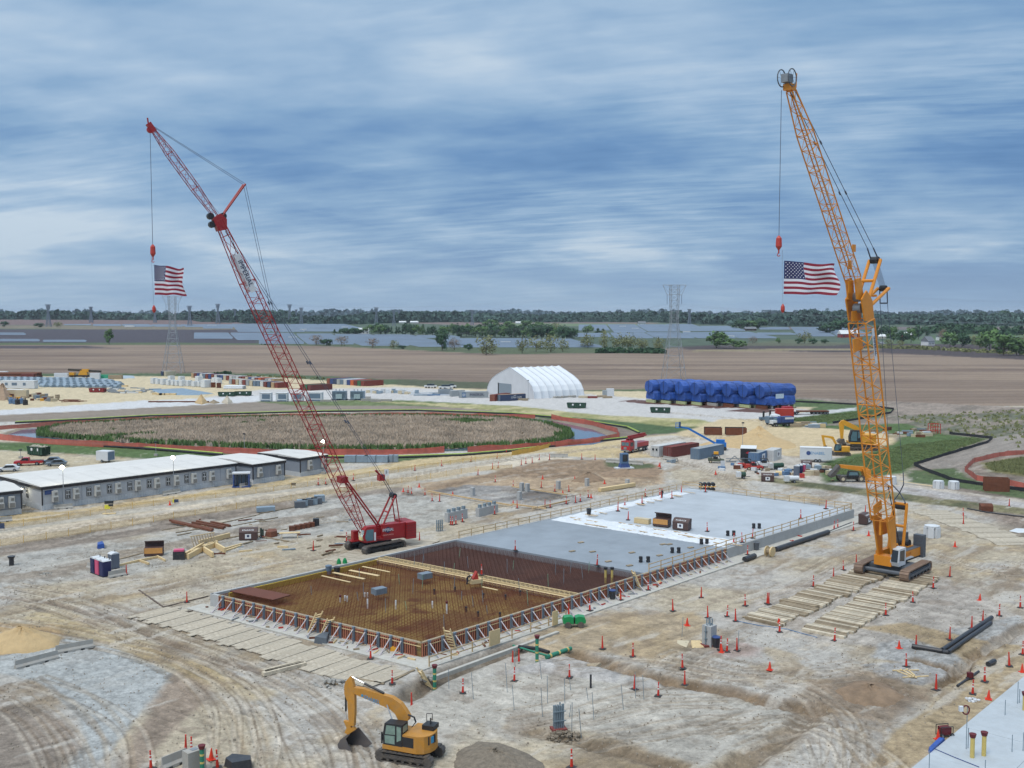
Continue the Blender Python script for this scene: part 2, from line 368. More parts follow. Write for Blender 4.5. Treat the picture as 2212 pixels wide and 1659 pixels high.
zone(V_(-2000, 985, -200, 915, 0, 897, 300, 882, 560, 868, 860, 868, 1106, 884, 1300, 903, 1500, 915, 1560, 922, 1540, 932, 1380, 945, 1300, 935, 1106, 905, 700, 890, 300, 897, 0, 912, -2000, 1020), (152, 140, 128), warp=1, soft=1.5, amt=.14, n=n2)
zone(V_(560, 868, 860, 864, 1020, 872, 1106, 878, 1106, 884, 860, 876, 640, 876), (118, 134, 82), warp=1, soft=1.5, amt=.2)
zone(V_(780, 866, 1106, 876, 1300, 897, 1500, 905, 1562, 915, 1540, 925, 1440, 922, 1300, 908, 1106, 890, 900, 874), (194, 184, 142), warp=1, soft=1.5, amt=.15, rgb2=(160, 158, 110))
zone(V_(1106, 892, 1300, 906, 1440, 920, 1530, 922, 1460, 935, 1385, 940, 1300, 925, 1240, 910, 1106, 900), (88, 114, 70), warp=1.2, soft=1.5, amt=.2)
POND=V_(0, 938, 40, 925, 200, 912, 450, 900, 700, 895, 900, 893, 1106, 897, 1200, 906, 1290, 925, 1340, 945, 1290, 960, 1106, 970, 900, 977, 700, 982, 560, 978, 400, 968, 200, 955, 50, 948)
zone(V_(-2000, 1130, -300, 990, 0, 955, 300, 962, 560, 985, 700, 992, 900, 986, 1106, 978, 1300, 968, 1300, 976, 1000, 992, 600, 1005, 300, 990, 0, 965, -2000, 1160), (96, 120, 72), warp=1, soft=1.5, amt=.2)
zone(POND, (150, 136, 122), warp=.5, soft=1, depth=-.5, dsoft=3)
INNER=V_(78, 930, 140, 918, 400, 906, 700, 900, 900, 899, 1106, 905, 1180, 914, 1232, 930, 1240, 942, 1210, 953, 1106, 963, 900, 970, 700, 972, 500, 966, 300, 957, 140, 947, 82, 940)
zone(INNER, (150, 138, 124), warp=.4, soft=.6, depth=.75, dsoft=2)
zone(V_(1340, 945, 1370, 945, 1385, 935, 1320, 918, 1250, 903, 1210, 905, 1300, 926), (140, 128, 118), warp=.5, soft=1)
zone(V_(-2000, 1080, -300, 985, 0, 962, 200, 958, 330, 975, 480, 990, 560, 995, 520, 1000, 350, 992, 250, 985, 60, 975, 0, 972, -2000, 1110), (96, 124, 66), warp=1, soft=1.5, amt=.22)
zone(V_(-2000, 1110, 0, 974, 60, 978, 230, 990, 250, 1000, 60, 1010, 0, 1020, -2000, 1200), (206, 193, 166), warp=.7, soft=1, amt=.08)
zone(V_(-900, 1260, 0, 1105, 130, 1105, 510, 1052, 700, 1025, 900, 992, 1106, 975, 1200, 968, 1340, 950, 1420, 940, 1560, 928, 1660, 945, 1500, 985, 1350, 990, 1200, 985, 1050, 1002, 850, 1032, 560, 1068, 300, 1110, 0, 1150, -900, 1330), (212, 192, 152), warp=.4, soft=.8, amt=.08)
zone(V_(-900, 1300, 0, 1135, 300, 1092, 560, 1055, 850, 1015, 1050, 990, 1200, 975, 1200, 985, 1050, 1002, 850, 1033, 560, 1070, 300, 1108, 0, 1152, -900, 1330), (206, 200, 188), warp=.4, soft=1, amt=.06)
zone(V_(-900, 1330, 0, 1152, 300, 1108, 560, 1070, 850, 1033, 1050, 1003, 1200, 985, 1240, 990, 1060, 1015, 860, 1045, 560, 1090, 300, 1130, 0, 1180, -900, 1370), (228, 216, 196), warp=.3, soft=.8, amt=.05)
zone(V_(-900, 1370, 0, 1180, 300, 1130, 560, 1092, 700, 1070, 860, 1052, 900, 1060, 1000, 1045, 1040, 1052, 900, 1072, 700, 1090, 560, 1110, 250, 1165, 0, 1200, -900, 1420), (158, 148, 138), warp=.8, soft=1.2, amt=.2, depth=-.3, dsoft=3)
zone(V_(1340, 950, 1560, 928, 1700, 985, 1950, 1045, 2212, 1080, 3000, 1220, 3000, 1290, 2212, 1110, 1900, 1075, 1640, 1035, 1500, 1010, 1440, 1000), (209, 201, 190), warp=.5, soft=1.2, amt=.07)
zone(V_(1780, 1040, 1960, 1052, 2212, 1086, 2700, 1170, 2700, 1190, 2212, 1104, 1900, 1066, 1780, 1056), (196, 193, 192), warp=.4, soft=1)
zone(V_(1640, 1028, 1780, 1045, 2000, 1072, 2212, 1098, 2700, 1200, 2700, 1222, 2212, 1112, 2000, 1088, 1800, 1062, 1650, 1040), (142, 138, 108), warp=.6, soft=1, amt=.2, rgb2=(112, 116, 82))
zone(V_(1450, 940, 1560, 905, 1640, 905, 1700, 922, 1900, 930, 1950, 960, 1860, 985, 1700, 985, 1560, 955), (214, 194, 158), warp=.6, soft=1.2, amt=.1)
zone(V_(1730, 920, 1960, 915, 2040, 938, 2130, 948, 2090, 962, 1985, 1000, 1960, 1020, 1780, 1045, 1760, 1010, 1800, 990, 1900, 970, 1960, 940), (92, 118, 62), warp=.8, soft=1.2, amt=.25)
zone(V_(1660, 915, 1720, 905, 1860, 880, 1925, 888, 1800, 915, 1700, 925), (94, 120, 64), warp=.8, soft=1, amt=.25)
zone(V_(1700, 895, 1850, 880, 1850, 886, 1720, 902), (205, 206, 205), warp=.4, soft=.8)
zone(V_(1975, 1005, 2090, 1042, 2212, 1060, 2212, 1042, 2120, 1030, 2080, 1010, 2110, 985, 2212, 975, 2300, 950, 2212, 935, 2150, 945), (158, 150, 142), warp=.6, soft=1, amt=.15, n=n4)
zone(V_(2120, 1000, 2212, 985, 2500, 990, 2500, 1040, 2212, 1030, 2130, 1018), (126, 122, 84), warp=.8, soft=1, amt=.2)
zone(V_(1960, 1015, 2060, 1012, 2110, 1040, 2212, 1062, 2600, 1130, 2600, 1150, 2212, 1078, 2050, 1050, 1960, 1042), (98, 118, 72), warp=.8, soft=1, amt=.25)
zone(V_(900, 1045, 1106, 1015, 1200, 992, 1400, 1000, 1440, 1020, 1430, 1045, 1300, 1060, 1150, 1065, 1000, 1060, 930, 1075), (192, 170, 144), warp=.8, soft=1.2, amt=.14)
zone(V_(1106, 1010, 1200, 990, 1400, 996, 1428, 1010, 1420, 1035, 1300, 1025, 1200, 1035, 1106, 1030, 1040, 1035, 980, 1052, 900, 1060), (156, 134, 112), warp=1.4, soft=1.2, amt=.25, a=.85)
zone(V_(1310, 996, 1410, 1002, 1412, 1010, 1370, 1014, 1310, 1008), (104, 116, 78), warp=.6, soft=.8)
zone(V_(930, 1060, 1000, 1046, 1106, 1050, 1230, 1068, 1290, 1078, 1240, 1092, 1106, 1090, 1000, 1078), (186, 184, 182), warp=.7, soft=.6, amt=.3, n=n3, rgb2=(128, 124, 122))
zone(V_(700, 1075, 830, 1062, 930, 1072, 1000, 1100, 960, 1130, 860, 1150, 740, 1150, 600, 1170, 300, 1240, 0, 1275, -200, 1300, -200, 1240, 0, 1205, 300, 1165, 560, 1115), (192, 192, 188), warp=1, soft=1.5, amt=.14, a=.8)
stroke([(0, 1250), (120, 1240), (280, 1195), (450, 1165), (640, 1120), (760, 1100)], 5, (150, 134, 116), .6, 1.5, depth=.25)
zone(V_(-300, 1370, 0, 1345, 130, 1352, 140, 1395, 60, 1410, 0, 1420, -300, 1450), (196, 170, 132), warp=.5, soft=.6, amt=.12)
zone(V_(-300, 1440, 0, 1415, 110, 1398, 145, 1372, 200, 1380, 300, 1420, 378, 1438, 375, 1455, 340, 1495, 290, 1560, 255, 1600, 190, 1680, 120, 1680, 190, 1600, 160, 1540, 90, 1475, 0, 1455, -300, 1480), (184, 187, 186), warp=.35, soft=.35, amt=.16, n=ngr)
zone(V_(378, 1455, 460, 1450, 455, 1500, 400, 1560, 340, 1620, 300, 1680, 240, 1680, 290, 1590, 330, 1520), (168, 154, 140), warp=.5, soft=.6, amt=.14)
zone(V_(-300, 1530, 60, 1520, 150, 1560, 165, 1620, 120, 1690, -300, 1690), (160, 150, 140), warp=.5, soft=.6, amt=.2, n=n4)
stroke([(0, 1290), (100, 1300), (220, 1330), (330, 1375), (470, 1430), (560, 1450)], 1.2, (146, 130, 116), .7, .5, depth=-.12)
stroke([(60, 1310), (190, 1345), (300, 1392), (430, 1455)], 1.0, (132, 120, 112), .6, .5, depth=-.1)
stroke([(90, 1330), (300, 1400), (470, 1470), (560, 1500)], 3.2, (208, 188, 144), .55, .9)
stroke([(300, 1400), (420, 1440), (500, 1478)], 2.5, (215, 190, 140), .4, .8)
zone(V_(960, 1480, 1106, 1440, 1230, 1425, 1400, 1480, 1640, 1530, 1740, 1535, 1640, 1600, 1520, 1655, 1340, 1600, 1180, 1560, 1040, 1560, 900, 1590, 880, 1560), (206, 202, 193), warp=.8, soft=.8, amt=.12, n=n5)
zone(V_(1106, 1395, 1150, 1360, 1300, 1330, 1500, 1320, 1560, 1360, 1520, 1400, 1400, 1420, 1250, 1410, 1170, 1425), (190, 170, 138), warp=1, soft=1, amt=.14, a=.8)
zone(V_(1659, 1275, 1800, 1225, 1860, 1215, 2040, 1250, 2130, 1290, 2212, 1330, 2212, 1400, 2100, 1385, 1900, 1400, 1760, 1385, 1640, 1345, 1560, 1340), (198, 192, 184), warp=1, soft=1.2, amt=.12)
zone(V_(1900, 1390, 2200, 1330, 2215, 1345, 2110, 1395, 2060, 1440, 2040, 1450, 2000, 1440, 1880, 1420), (187, 188, 187), warp=.3, soft=.4, amt=.16, n=ngr)
zone(V_(1960, 1345, 2110, 1380, 2212, 1395, 2212, 1420, 2120, 1440, 2060, 1410, 1930, 1370, 1850, 1355), (190, 172, 142), warp=.4, soft=.5, amt=.1)
zone(V_(1850, 1432, 1980, 1430, 2060, 1450, 2040, 1470, 1985, 1482, 1900, 1462), (186, 186, 185), warp=.3, soft=.4, amt=.16, n=ngr)
zone(V_(2212, 1400, 2212, 1470, 2110, 1545, 2010, 1632, 1930, 1680, 1860, 1680, 1900, 1610, 1960, 1560, 2030, 1500, 2120, 1440), (192, 174, 144), warp=.35, soft=.4, amt=.1, n=ngr)
zone(V_(1700, 1500, 1860, 1440, 1960, 1470, 2030, 1490, 1980, 1540, 1900, 1560, 1800, 1545), (158, 140, 120), warp=1, soft=1, amt=.2, a=.8)
zone(V_(1800, 1470, 1900, 1465, 1990, 1500, 1960, 1535, 1860, 1525), (132, 116, 100), warp=1, soft=1.2, amt=.2, a=.7)
zone(V_(1060, 1460, 1180, 1424, 1240, 1420, 1340, 1455, 1330, 1475, 1200, 1455, 1130, 1452), (196, 194, 192), warp=.3, soft=.3, amt=.12, depth=.25, dsoft=.8)
zone(V_(1335, 1475, 1360, 1458, 1420, 1460, 1435, 1480, 1390, 1492), (196, 194, 190), warp=.3, soft=.3, depth=.2, dsoft=.7)
for pts, w_, rgb, a_, d_ in(([(1246, 1412), (1340, 1440), (1440, 1470), (1560, 1490), (1665, 1515), (1765, 1530)], 2.6, (140, 118, 92), .85, -.7), ([(1765, 1530), (1700, 1590), (1600, 1650), (1540, 1690)], 2.6, (146, 128, 106), .75, -.45), ([(1150, 1580), (1240, 1598), (1340, 1625), (1480, 1665)], 2.2, (150, 134, 114), .8, -.35), ([(885, 1500), (930, 1470), (1000, 1440), (1106, 1402)], 3.2, (128, 116, 100), .85, -1.0), ([(900, 1530), (980, 1480), (1106, 1428)], 2.2, (196, 192, 184), .8, .35), ([(1975, 1425), (2050, 1442), (2062, 1458), (2030, 1480)], 1.4, (138, 116, 88), .85, -.6), ([(2070, 1450), (2100, 1420), (2212, 1350)], 1.6, (150, 130, 106), .8, -.7), ([(2130, 1400), (2212, 1352)], 1.2, (202, 198, 190), .6, 0)):
 stroke(pts, w_, rgb, a_, .5, depth=d_)
zone(V_(1530, 1395, 1600, 1388, 1640, 1400, 1630, 1418, 1580, 1422, 1540, 1412), (180, 138, 130), warp=.5, soft=.8, a=.4)
rr=random.Random(3)
def tracks(pts, n, spread, w=.3, cols=((228, 220, 206), (140, 124, 106), (178, 160, 134)), a=.36):
 P_=[G(*p)for p in pts];n=int(n*.85)
 for i in range(n):
  o=rr.uniform(-spread, spread)*.055;ph=rr.uniform(0, 6);am=rr.uniform(.3, 1.2)
  for e in(-.95, .95):
   q=[]
   for k in range(len(P_)):
    d=(P_[min(k+1, len(P_)-1)]-P_[max(k-1, 0)]).normalized();q.append(P_[k]+Vector((-d.y, d.x, 0))*(o*(1+.2*math.sin(k+ph))+e+am*math.sin(k*1.3+ph)))
   cat=[]
   for k in range(len(q)-1):
    p0_, p1_, p2_, p3_=q[max(k-1, 0)], q[k], q[k+1], q[min(k+2, len(q)-1)]
    for t in(0, .25, .5, .75):cat.append(.5*((2*p1_)+(p2_-p0_)*t+(2*p0_-5*p1_+4*p2_-p3_)*t*t+(3*p1_-p0_-3*p2_+p3_)*t**3))
   cat.append(q[-1]);c_=cols[i%len(cols)]
   strokew(cat, w*rr.uniform(.9, 1.5), c_, a*rr.uniform(.5, 1), .05, depth=-.05);
   if c_[0]>200:strokew([p+Vector((.28, .2, 0))for p in cat], .16, (132, 118, 102), .4, .04)
tracks([(0, 1270), (150, 1300), (330, 1370), (500, 1430), (620, 1490), (720, 1580), (760, 1680)], 14, 60)
tracks([(0, 1340), (200, 1370), (400, 1420), (520, 1500), (560, 1600), (560, 1700)], 12, 50)
tracks([(0, 1485), (90, 1530), (170, 1600), (200, 1690)], 10, 60)
tracks([(1100, 1560), (1250, 1530), (1400, 1500), (1560, 1500)], 9, 50)
tracks([(1180, 1600), (1350, 1580), (1500, 1560), (1640, 1560)], 9, 60)
tracks([(1420, 1420), (1560, 1450), (1700, 1480), (1820, 1560), (1820, 1680)], 14, 60)
tracks([(1200, 1440), (1400, 1430), (1600, 1460), (1760, 1460), (1900, 1440)], 10, 40)
tracks([(1560, 1600), (1700, 1560), (1820, 1600), (1880, 1680)], 12, 70)
tracks([(700, 1050), (860, 1030), (1106, 992), (1350, 962), (1560, 935)], 10, 20, .5)
tracks([(1350, 965), (1450, 990), (1560, 1030), (1600, 1060)], 12, 30, .5)
tracks([(1600, 1040), (1480, 1000), (1360, 1000), (1340, 980)], 7, 20, .5)
tracks([(0, 1160), (300, 1118), (560, 1080), (860, 1042)], 7, 14, .5)
tracks([(1600, 1300), (1720, 1260), (1800, 1215), (1900, 1180), (2000, 1170)], 10, 40)
tracks([(2000, 1200), (2100, 1230), (2212, 1240), (2400, 1240)], 10, 50)
tracks([(1430, 890), (1600, 905), (1660, 915), (1600, 940), (1480, 950)], 8, 20, .6)
tracks([(200, 1200), (400, 1180), (600, 1140), (800, 1110)], 8, 30)
tracks([(300, 1280), (500, 1240), (700, 1200), (800, 1180)], 8, 40)
tracks([(1000, 1110), (1150, 1085), (1300, 1060), (1420, 1040)], 8, 20)
def ridge(x, y, s):return 1-np.abs(2*fbm(x, y, 3, s)-1)*2.2
mk2=.5+fbm(X/25, Y/25, 2, 110);ra=ridge(ax_/5, ay_/.55, 101);rb=ridge(bx_/4.5, by_/.5, 102);mk=sstep(.4, .6, fbm(X/18, Y/18, 2, 103));rg=ra*mk+rb*(1-mk)
cl=fbm(X*1.6, Y*1.6, 3, 105);nr=1-sstep(170, 330, Y);site=nr*(COL[:, 1]>COL[:, 0]*.72)*(COL[:, 0]>.1)*np.where(COL[:, 2]>COL[:, 0]*1.02, .35, 1)
COL=COL*(1+site[:, None]*np.array([.03, .0, -.03])[None, :])*(1-site*(.15+.13*sstep(.45, .8, n2)))[:, None];COL=COL*(1+site*(.15*(rg-.55)*mk2+.5*(cl-.5)+.3*(n6-.5)))[:, None]
dk=sstep(.6, .72, fbm(X/4+9, Y/4, 5, 107))*site*.42;COL=COL*(1-dk[:, None])+sl3(138, 122, 106)[None, :]*dk[:, None]
lt=sstep(.62, .74, fbm(ax_/9+4, ay_/2.2, 5, 108))*site*.5;COL=COL*(1-lt[:, None])+sl3(212, 206, 196)[None, :]*lt[:, None]
near=(1-sstep(230, 330, Y));Z+=near*(0.10*(n6-.5)+.07*(n4-.5)+.05*(ngr-.5)+.12*(n3-.5)+.06*(rg-.5))
near2=sstep(330, 420, Y)*(1-sstep(700, 900, Y));Z+=near2*.5*(fbm(X/3, Y/2.2, 3, 91)-.5)
COL[:]=np.clip(COL*(1+.16*(ngr-.5)*near)[:, None], 0.004, .9)
me=bpy.data.meshes.new('ground');V3=np.stack([X, Y, Z], 1).astype(np.float32)
r, q=np.meshgrid(np.arange(NR-1), np.arange(NC-1), indexing='ij');i0=(r*NC+q).ravel()
faces=np.stack([i0, i0+1, i0+1+NC, i0+NC], 1).astype(np.int32)
me.vertices.add(len(V3));me.vertices.foreach_set('co', V3.ravel());me.loops.add(faces.size);me.loops.foreach_set('vertex_index', faces.ravel())
me.polygons.add(len(faces));me.polygons.foreach_set('loop_start', np.arange(0, faces.size, 4, dtype=np.int32));me.polygons.foreach_set('loop_total', np.full(len(faces), 4, np.int32))
me.polygons.foreach_set('use_smooth', np.ones(len(faces), bool));me.update(calc_edges=True)
ca=me.color_attributes.new('Col', 'FLOAT_COLOR', 'POINT');ca.data.foreach_set('color', np.concatenate([COL, np.ones((len(COL), 1))], 1).astype(np.float32).ravel())
ground=bpy.data.objects.new('ground', me);C.objects.link(ground);tag(ground, kind='structure')
gm=bpy.data.materials.new('ground');gm.use_nodes=True;nt=gm.node_tree;L=nt.links.new;b=nt.nodes['Principled BSDF'];b.inputs['Roughness'].default_value=.95;b.inputs['Specular IOR Level'].default_value=.15
vc=nt.nodes.new('ShaderNodeVertexColor');vc.layer_name='Col';ge=nt.nodes.new('ShaderNodeNewGeometry')
def nz(sc, det=5, r=.65, str_=None):
 n=nt.nodes.new('ShaderNodeTexNoise');n.inputs['Scale'].default_value=sc;n.inputs['Detail'].default_value=det;n.inputs['Roughness'].default_value=r
 if str_:
  mp=nt.nodes.new('ShaderNodeMapping');mp.inputs['Rotation'].default_value=(0, 0, -str_[2]);mp.inputs['Scale'].default_value=(str_[0], str_[1], 1);L(ge.outputs['Position'], mp.inputs[0]);L(mp.outputs[0], n.inputs['Vector'])
 else:L(ge.outputs['Position'], n.inputs['Vector'])
 return n.outputs['Fac']
def mrg(a, lo, hi, f0=.3, f1=.7):
 n=nt.nodes.new('ShaderNodeMapRange');L(a, n.inputs[0]);n.inputs['From Min'].default_value=f0;n.inputs['From Max'].default_value=f1;n.inputs['To Min'].default_value=lo;n.inputs['To Max'].default_value=hi;return n.outputs[0]
def mul(a, b_):n=nt.nodes.new('ShaderNodeMath');n.operation='MULTIPLY';L(a, n.inputs[0]);L(b_, n.inputs[1]);return n.outputs[0]
g1, g2, g3=nz(3.1, 8, .8), nz(.8, 6, .7), nz(1.0, 5, .6, (.35, 3.0, TH))
g4=nz(11, 3, .8);k=mul(mul(mul(mrg(g1, .66, 1.26), mrg(g2, .86, 1.12)), mrg(g3, .92, 1.07)), mrg(g4, .86, 1.12))
vm=nt.nodes.new('ShaderNodeVectorMath');vm.operation='SCALE';L(vc.outputs[0], vm.inputs[0]);L(k, vm.inputs['Scale']);L(vm.outputs[0], b.inputs['Base Color'])
bp=nt.nodes.new('ShaderNodeBump');bp.inputs['Strength'].default_value=.7;bp.inputs['Distance'].default_value=.3;L(mul(g1, g2), bp.inputs['Height']);L(bp.outputs[0], b.inputs['Normal'])
me.materials.append(gm)
def gz(p):
 return float(terr(p.y))
# woods, trees, farms, solar rows, pylons
M_leafd=mat('leaves_dark', S(74, 104, 76), .9, var=.3, scale=.25, spec=.1)
M_leafm=mat('leaves_mid', S(104, 134, 84), .9, var=.3, scale=.25, spec=.1)
M_leafo=mat('leaves_olive', S(142, 146, 104), .9, var=.25, scale=.3, spec=.1)
M_leafb=mat('leaves_budding', S(152, 134, 118), .9, var=.25, scale=.3, spec=.1)
M_bark=mat('bark', S(82, 70, 60), .95, var=.2)
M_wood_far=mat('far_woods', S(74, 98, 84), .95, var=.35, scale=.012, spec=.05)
def crown_mesh(name, m, n_leaf, seed, conifer=False, loose=0.0, size=.055):
 R=np.random.default_rng(seed);nb=15;vs=[];fs=[]
 cen=[]
 for i in range(nb):
  a=R.uniform(0, 2*np.pi);h=R.uniform(.25, 1.0);r=(.46*math.sin(math.pi*min(1, (h-.12)))+.03)*R.uniform(.3, 1)
  if conifer:r=.24*(1.05-h)*R.uniform(.2, 1)
  cen.append((r*math.cos(a), r*math.sin(a), h*.82, R.uniform(.14, .24)*(1 if not conifer else.6*(1.2-h))))
 for k in range(n_leaf):
  c_=cen[k%nb];d=R.normal(size=3);d/=np.linalg.norm(d);rad=c_[3]*(R.uniform(.55, 1.15)+loose*R.uniform(0, .6));p=np.array(c_[:3])+d*rad
  p[2]=max(p[2], .08);a=np.cross(d, R.normal(size=3));a/=np.linalg.norm(a)+1e-6;b_=np.cross(d, a);s_=size*R.uniform(.6, 1.4)
  o=len(vs);vs+=[p-a*s_, p-b_*s_*.8, p+a*s_, p+b_*s_];fs.append((o, o+1, o+2, o+3))
 me=bpy.data.meshes.new(name);me.from_pydata([tuple(v)for v in vs], [], fs);me.materials.append(m);me.update();return me
def trunk_mesh(spread=.2, h=.6):
 mb=MB();mb.rod((0, 0, -.02), (0, 0, h*.6), .03, 6, .018)
 for i in range(5):
  a=i*1.26+.3;mb.rod((0, 0, h*(.25+.08*i)), (math.cos(a)*spread, math.sin(a)*spread, h*(.75+.1*i)), .012, 4, .004)
 me=bpy.data.meshes.new('trunk');me.from_pydata(mb.v, [], mb.f);me.materials.append(M_bark);return me
TR=trunk_mesh()
CR={'d':[crown_mesh('crown', M_leafd, 620, i, size=.06)for i in(1, 2, 3)], 'm':[crown_mesh('crown', M_leafm, 560, i)for i in(4, 5)], 'o':[crown_mesh('crown', M_leafo, 420, i, loose=.7, size=.042)for i in(6, 7, 8)], 'b':[crown_mesh('crown', M_leafb, 380, i, loose=.9, size=.036)for i in(9, 10)], 'c':[crown_mesh('crown', M_leafd, 420, 11, True, size=.035)]}
KN={'d':'dense dark green tree', 'm':'mid green round tree', 'o':'olive green loose tree', 'b':'brownish tree still in bud', 'c':'dark narrow conifer'}
def tree(u, v, w, h, k, where, grp):
 p=G(u, v);y=p.y;hh=h*y/F*1.08;ww=w*y/F
 o=thing('pine_tree' if k=='c' else 'broadleaf_tree', KN[k]+' '+where, 'tree', p, random.uniform(0, 6.28), grp)
 sx=ww/.95 if k!='c' else ww/.5
 put('trunk', TR, parent=o, scale=(hh*.8, hh*.8, hh));put('crown', random.choice(CR[k]), parent=o, scale=(sx, sx, hh))
 return o
G1='trees along the far edge of the big field'
for u, v, w, h, k, wh in((683, 746, 27, 21, 'b', 'at the left end of the hedge beyond the big field'), (705, 747, 30, 14, 'd', 'low between two brown ones at the left end of the hedge'), (738, 748, 28, 21, 'b', 'right of the low bush at the left end of the hedge'), (805, 752, 30, 20, 'b', 'standing alone in front of the solar rows'), (850, 753, 24, 17, 'o', 'short, left of the tall green one'), (868, 754, 18, 8, 'd', 'very low beside the field edge left of the tall green one'), (955, 757, 30, 43, 'd', 'the tallest in front of the solar rows'), (982, 756, 26, 25, 'b', 'just right of the tallest dark one'), (1012, 757, 20, 14, 'd', 'small, between the tallest dark one and the spreading oak'), (1050, 767, 54, 38, 'o', 'spreading, standing out into the brown field'), (1128, 763, 26, 34, 'o', 'behind the left slope of the white tent'), (1158, 760, 34, 32, 'o', 'behind the tent, second from the left'), (1190, 761, 40, 36, 'o', 'behind the peak of the tent'), (1215, 760, 26, 26, 'o', 'behind the right half of the tent roof'), (1270, 752, 34, 28, 'o', 'right of the tent at the field edge'), (1305, 755, 24, 38, 'o', 'taller, halfway from tent to pylon'), (1336, 756, 34, 33, 'o', 'left of the big pylon'), (1362, 756, 40, 34, 'o', 'near the left foot of the big pylon'), (1388, 757, 30, 26, 'o', 'next to the big pylon on its left'), (1425, 757, 30, 26, 'o', 'seen through the big pylon'), (1548, 752, 56, 36, 'm', 'large and round, right of the big pylon'), (1585, 753, 46, 20, 'm', 'low on the right flank of the large round one'), (1626, 743, 19, 16, 'b', 'small, alone right of the round clump'), (236, 744, 22, 31, 'm', 'standing alone in the dark ploughed land at left'), (10, 706, 16, 12, 'd', 'at the left edge of the picture'), (84, 707, 22, 9, 'd', 'low bush at the foot of the leftmost far pylon'), (124, 707, 20, 13, 'o', 'right of the leftmost far pylon'), (1682, 742, 14, 12, 'm', 'small, on the road right of the ploughed strip'), (1738, 742, 28, 26, 'o', 'left of the red barn'), (1726, 743, 16, 12, 'd', 'bushy, below the olive one left of the red barn'), (1755, 743, 18, 12, 'd', 'bushy, close left of the red barn'), (1781, 742, 16, 9, 'd', 'low shrub left of the red barn')):
 tree(u, v, w, h, k, wh, G1)
for u, v, w, h, k in((1790, 722, 36, 22, 'd'), (1815, 716, 40, 26, 'd'), (1840, 716, 34, 26, 'd'), (1600, 712, 40, 20, 'd'), (1622, 711, 34, 18, 'm'), (1642, 710, 34, 22, 'd'), (1895, 733, 24, 30, 'd'), (1915, 730, 24, 26, 'd'), (1930, 738, 30, 30, 'm'), (1950, 742, 28, 26, 'd'), (1968, 740, 26, 30, 'm'), (1984, 733, 26, 30, 'd'), (2000, 726, 20, 22, 'd'), (2035, 741, 22, 30, 'b'), (2052, 750, 40, 31, 'm'), (2078, 750, 36, 30, 'd'), (2100, 746, 26, 20, 'o'), (2066, 722, 18, 15, 'd'), (2138, 758, 52, 48, 'm'), (2168, 768, 54, 42, 'm'), (2196, 768, 50, 36, 'm'), (2215, 752, 40, 28, 'o'), (1920, 747, 20, 14, 'o'), (1945, 748, 18, 12, 'o'), (2116, 752, 20, 16, 'o'), (2170, 692, 26, 22, 'd'), (2120, 741, 30, 16, 'o')):
 tree(u, v, w, h, k, 'among the farms right of the yellow crane', 'trees among the farms at right')
rr=random.Random(5)
for i in range(52):
 u=722+i*10.2+rr.uniform(-3, 3);big=(0.45+.55*min(1, max(0, (u-720)/150)))
 if 772<u<796:continue
 k='c' if u<745 or rr.random()<.14 else rr.choice('ddddmm');v=722+11*(u-720)/520+rr.uniform(-2, 1)
 tree(u, v, rr.uniform(20, 30)*(.5 if k=='c' else 1), rr.uniform(20, 30)*big, k, 'in the dark grove behind the solar rows', 'trees of the dark grove behind the solar rows')
for u, v, w, h, k in((1270, 722, 26, 20, 'm'), (1292, 722, 18, 16, 'c'), (1303, 722, 16, 15, 'c'), (1136, 712, 34, 18, 'm'), (1168, 711, 34, 16, 'm'), (1200, 712, 30, 14, 'o'), (1100, 712, 30, 18, 'm'), (1060, 710, 34, 20, 'm')):
 tree(u, v, w, h, k, 'behind the grove, above the tent', 'trees at the back of the grove')
def woods(name, pts, hm, deep, n, m, seed):
 R=np.random.default_rng(seed);vs=[];fs=[]
 P_=[G(*p)for p in pts]
 for i in range(n):
  t=R.uniform(0, len(P_)-1.001);j=int(t);q=P_[j].lerp(P_[j+1], t-j);d=R.uniform(0, deep);s_=1+d/q.y;x, y=q.x*s_, q.y+d;z0=float(terr(y));hh=hm*R.uniform(.5, 1.0)*(1+.22*math.sin(x/90+seed));w=hm*R.uniform(.45, .8)
  k=int(26)
  for _ in range(k):
   a=R.uniform(0, 6.283);ph=R.uniform(-.3, 1.45);c_=np.array((x+w*.8*math.cos(a)*math.cos(ph), y+w*.8*math.sin(a)*math.cos(ph), z0+hh*.45+hh*.55*math.sin(ph)))
   e1=R.normal(size=3);e1/=np.linalg.norm(e1);e2=np.cross(e1, R.normal(size=3));e2/=np.linalg.norm(e2);s2=w*R.uniform(.22, .42)
   o=len(vs);vs+=[tuple(c_-e1*s2), tuple(c_-e2*s2), tuple(c_+e1*s2), tuple(c_+e2*s2)];fs.append((o, o+1, o+2, o+3))
  o=len(vs);vs+=[(x-w, y, z0-1), (x+w, y, z0-1), (x+w*.8, y+w*.3, z0+hh*.72), (x-w*.8, y+w*.3, z0+hh*.66)];fs.append((o, o+1, o+2, o+3))
 me=bpy.data.meshes.new(name);me.from_pydata(vs, [], fs);me.materials.append(m);me.update();o=bpy.data.objects.new(name, me);C.objects.link(o)
 return tag(o, kind='stuff')
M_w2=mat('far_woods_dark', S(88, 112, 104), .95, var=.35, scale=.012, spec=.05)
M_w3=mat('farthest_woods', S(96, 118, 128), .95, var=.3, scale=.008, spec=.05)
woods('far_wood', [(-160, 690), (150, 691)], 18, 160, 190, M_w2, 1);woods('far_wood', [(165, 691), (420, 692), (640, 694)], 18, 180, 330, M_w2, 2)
woods('far_wood', [(420, 695), (560, 700), (760, 701), (900, 697), (1000, 696)], 17, 250, 420, M_w2, 3);woods('far_wood', [(780, 693), (1106, 692), (1500, 693)], 16, 500, 560, M_w2, 4)
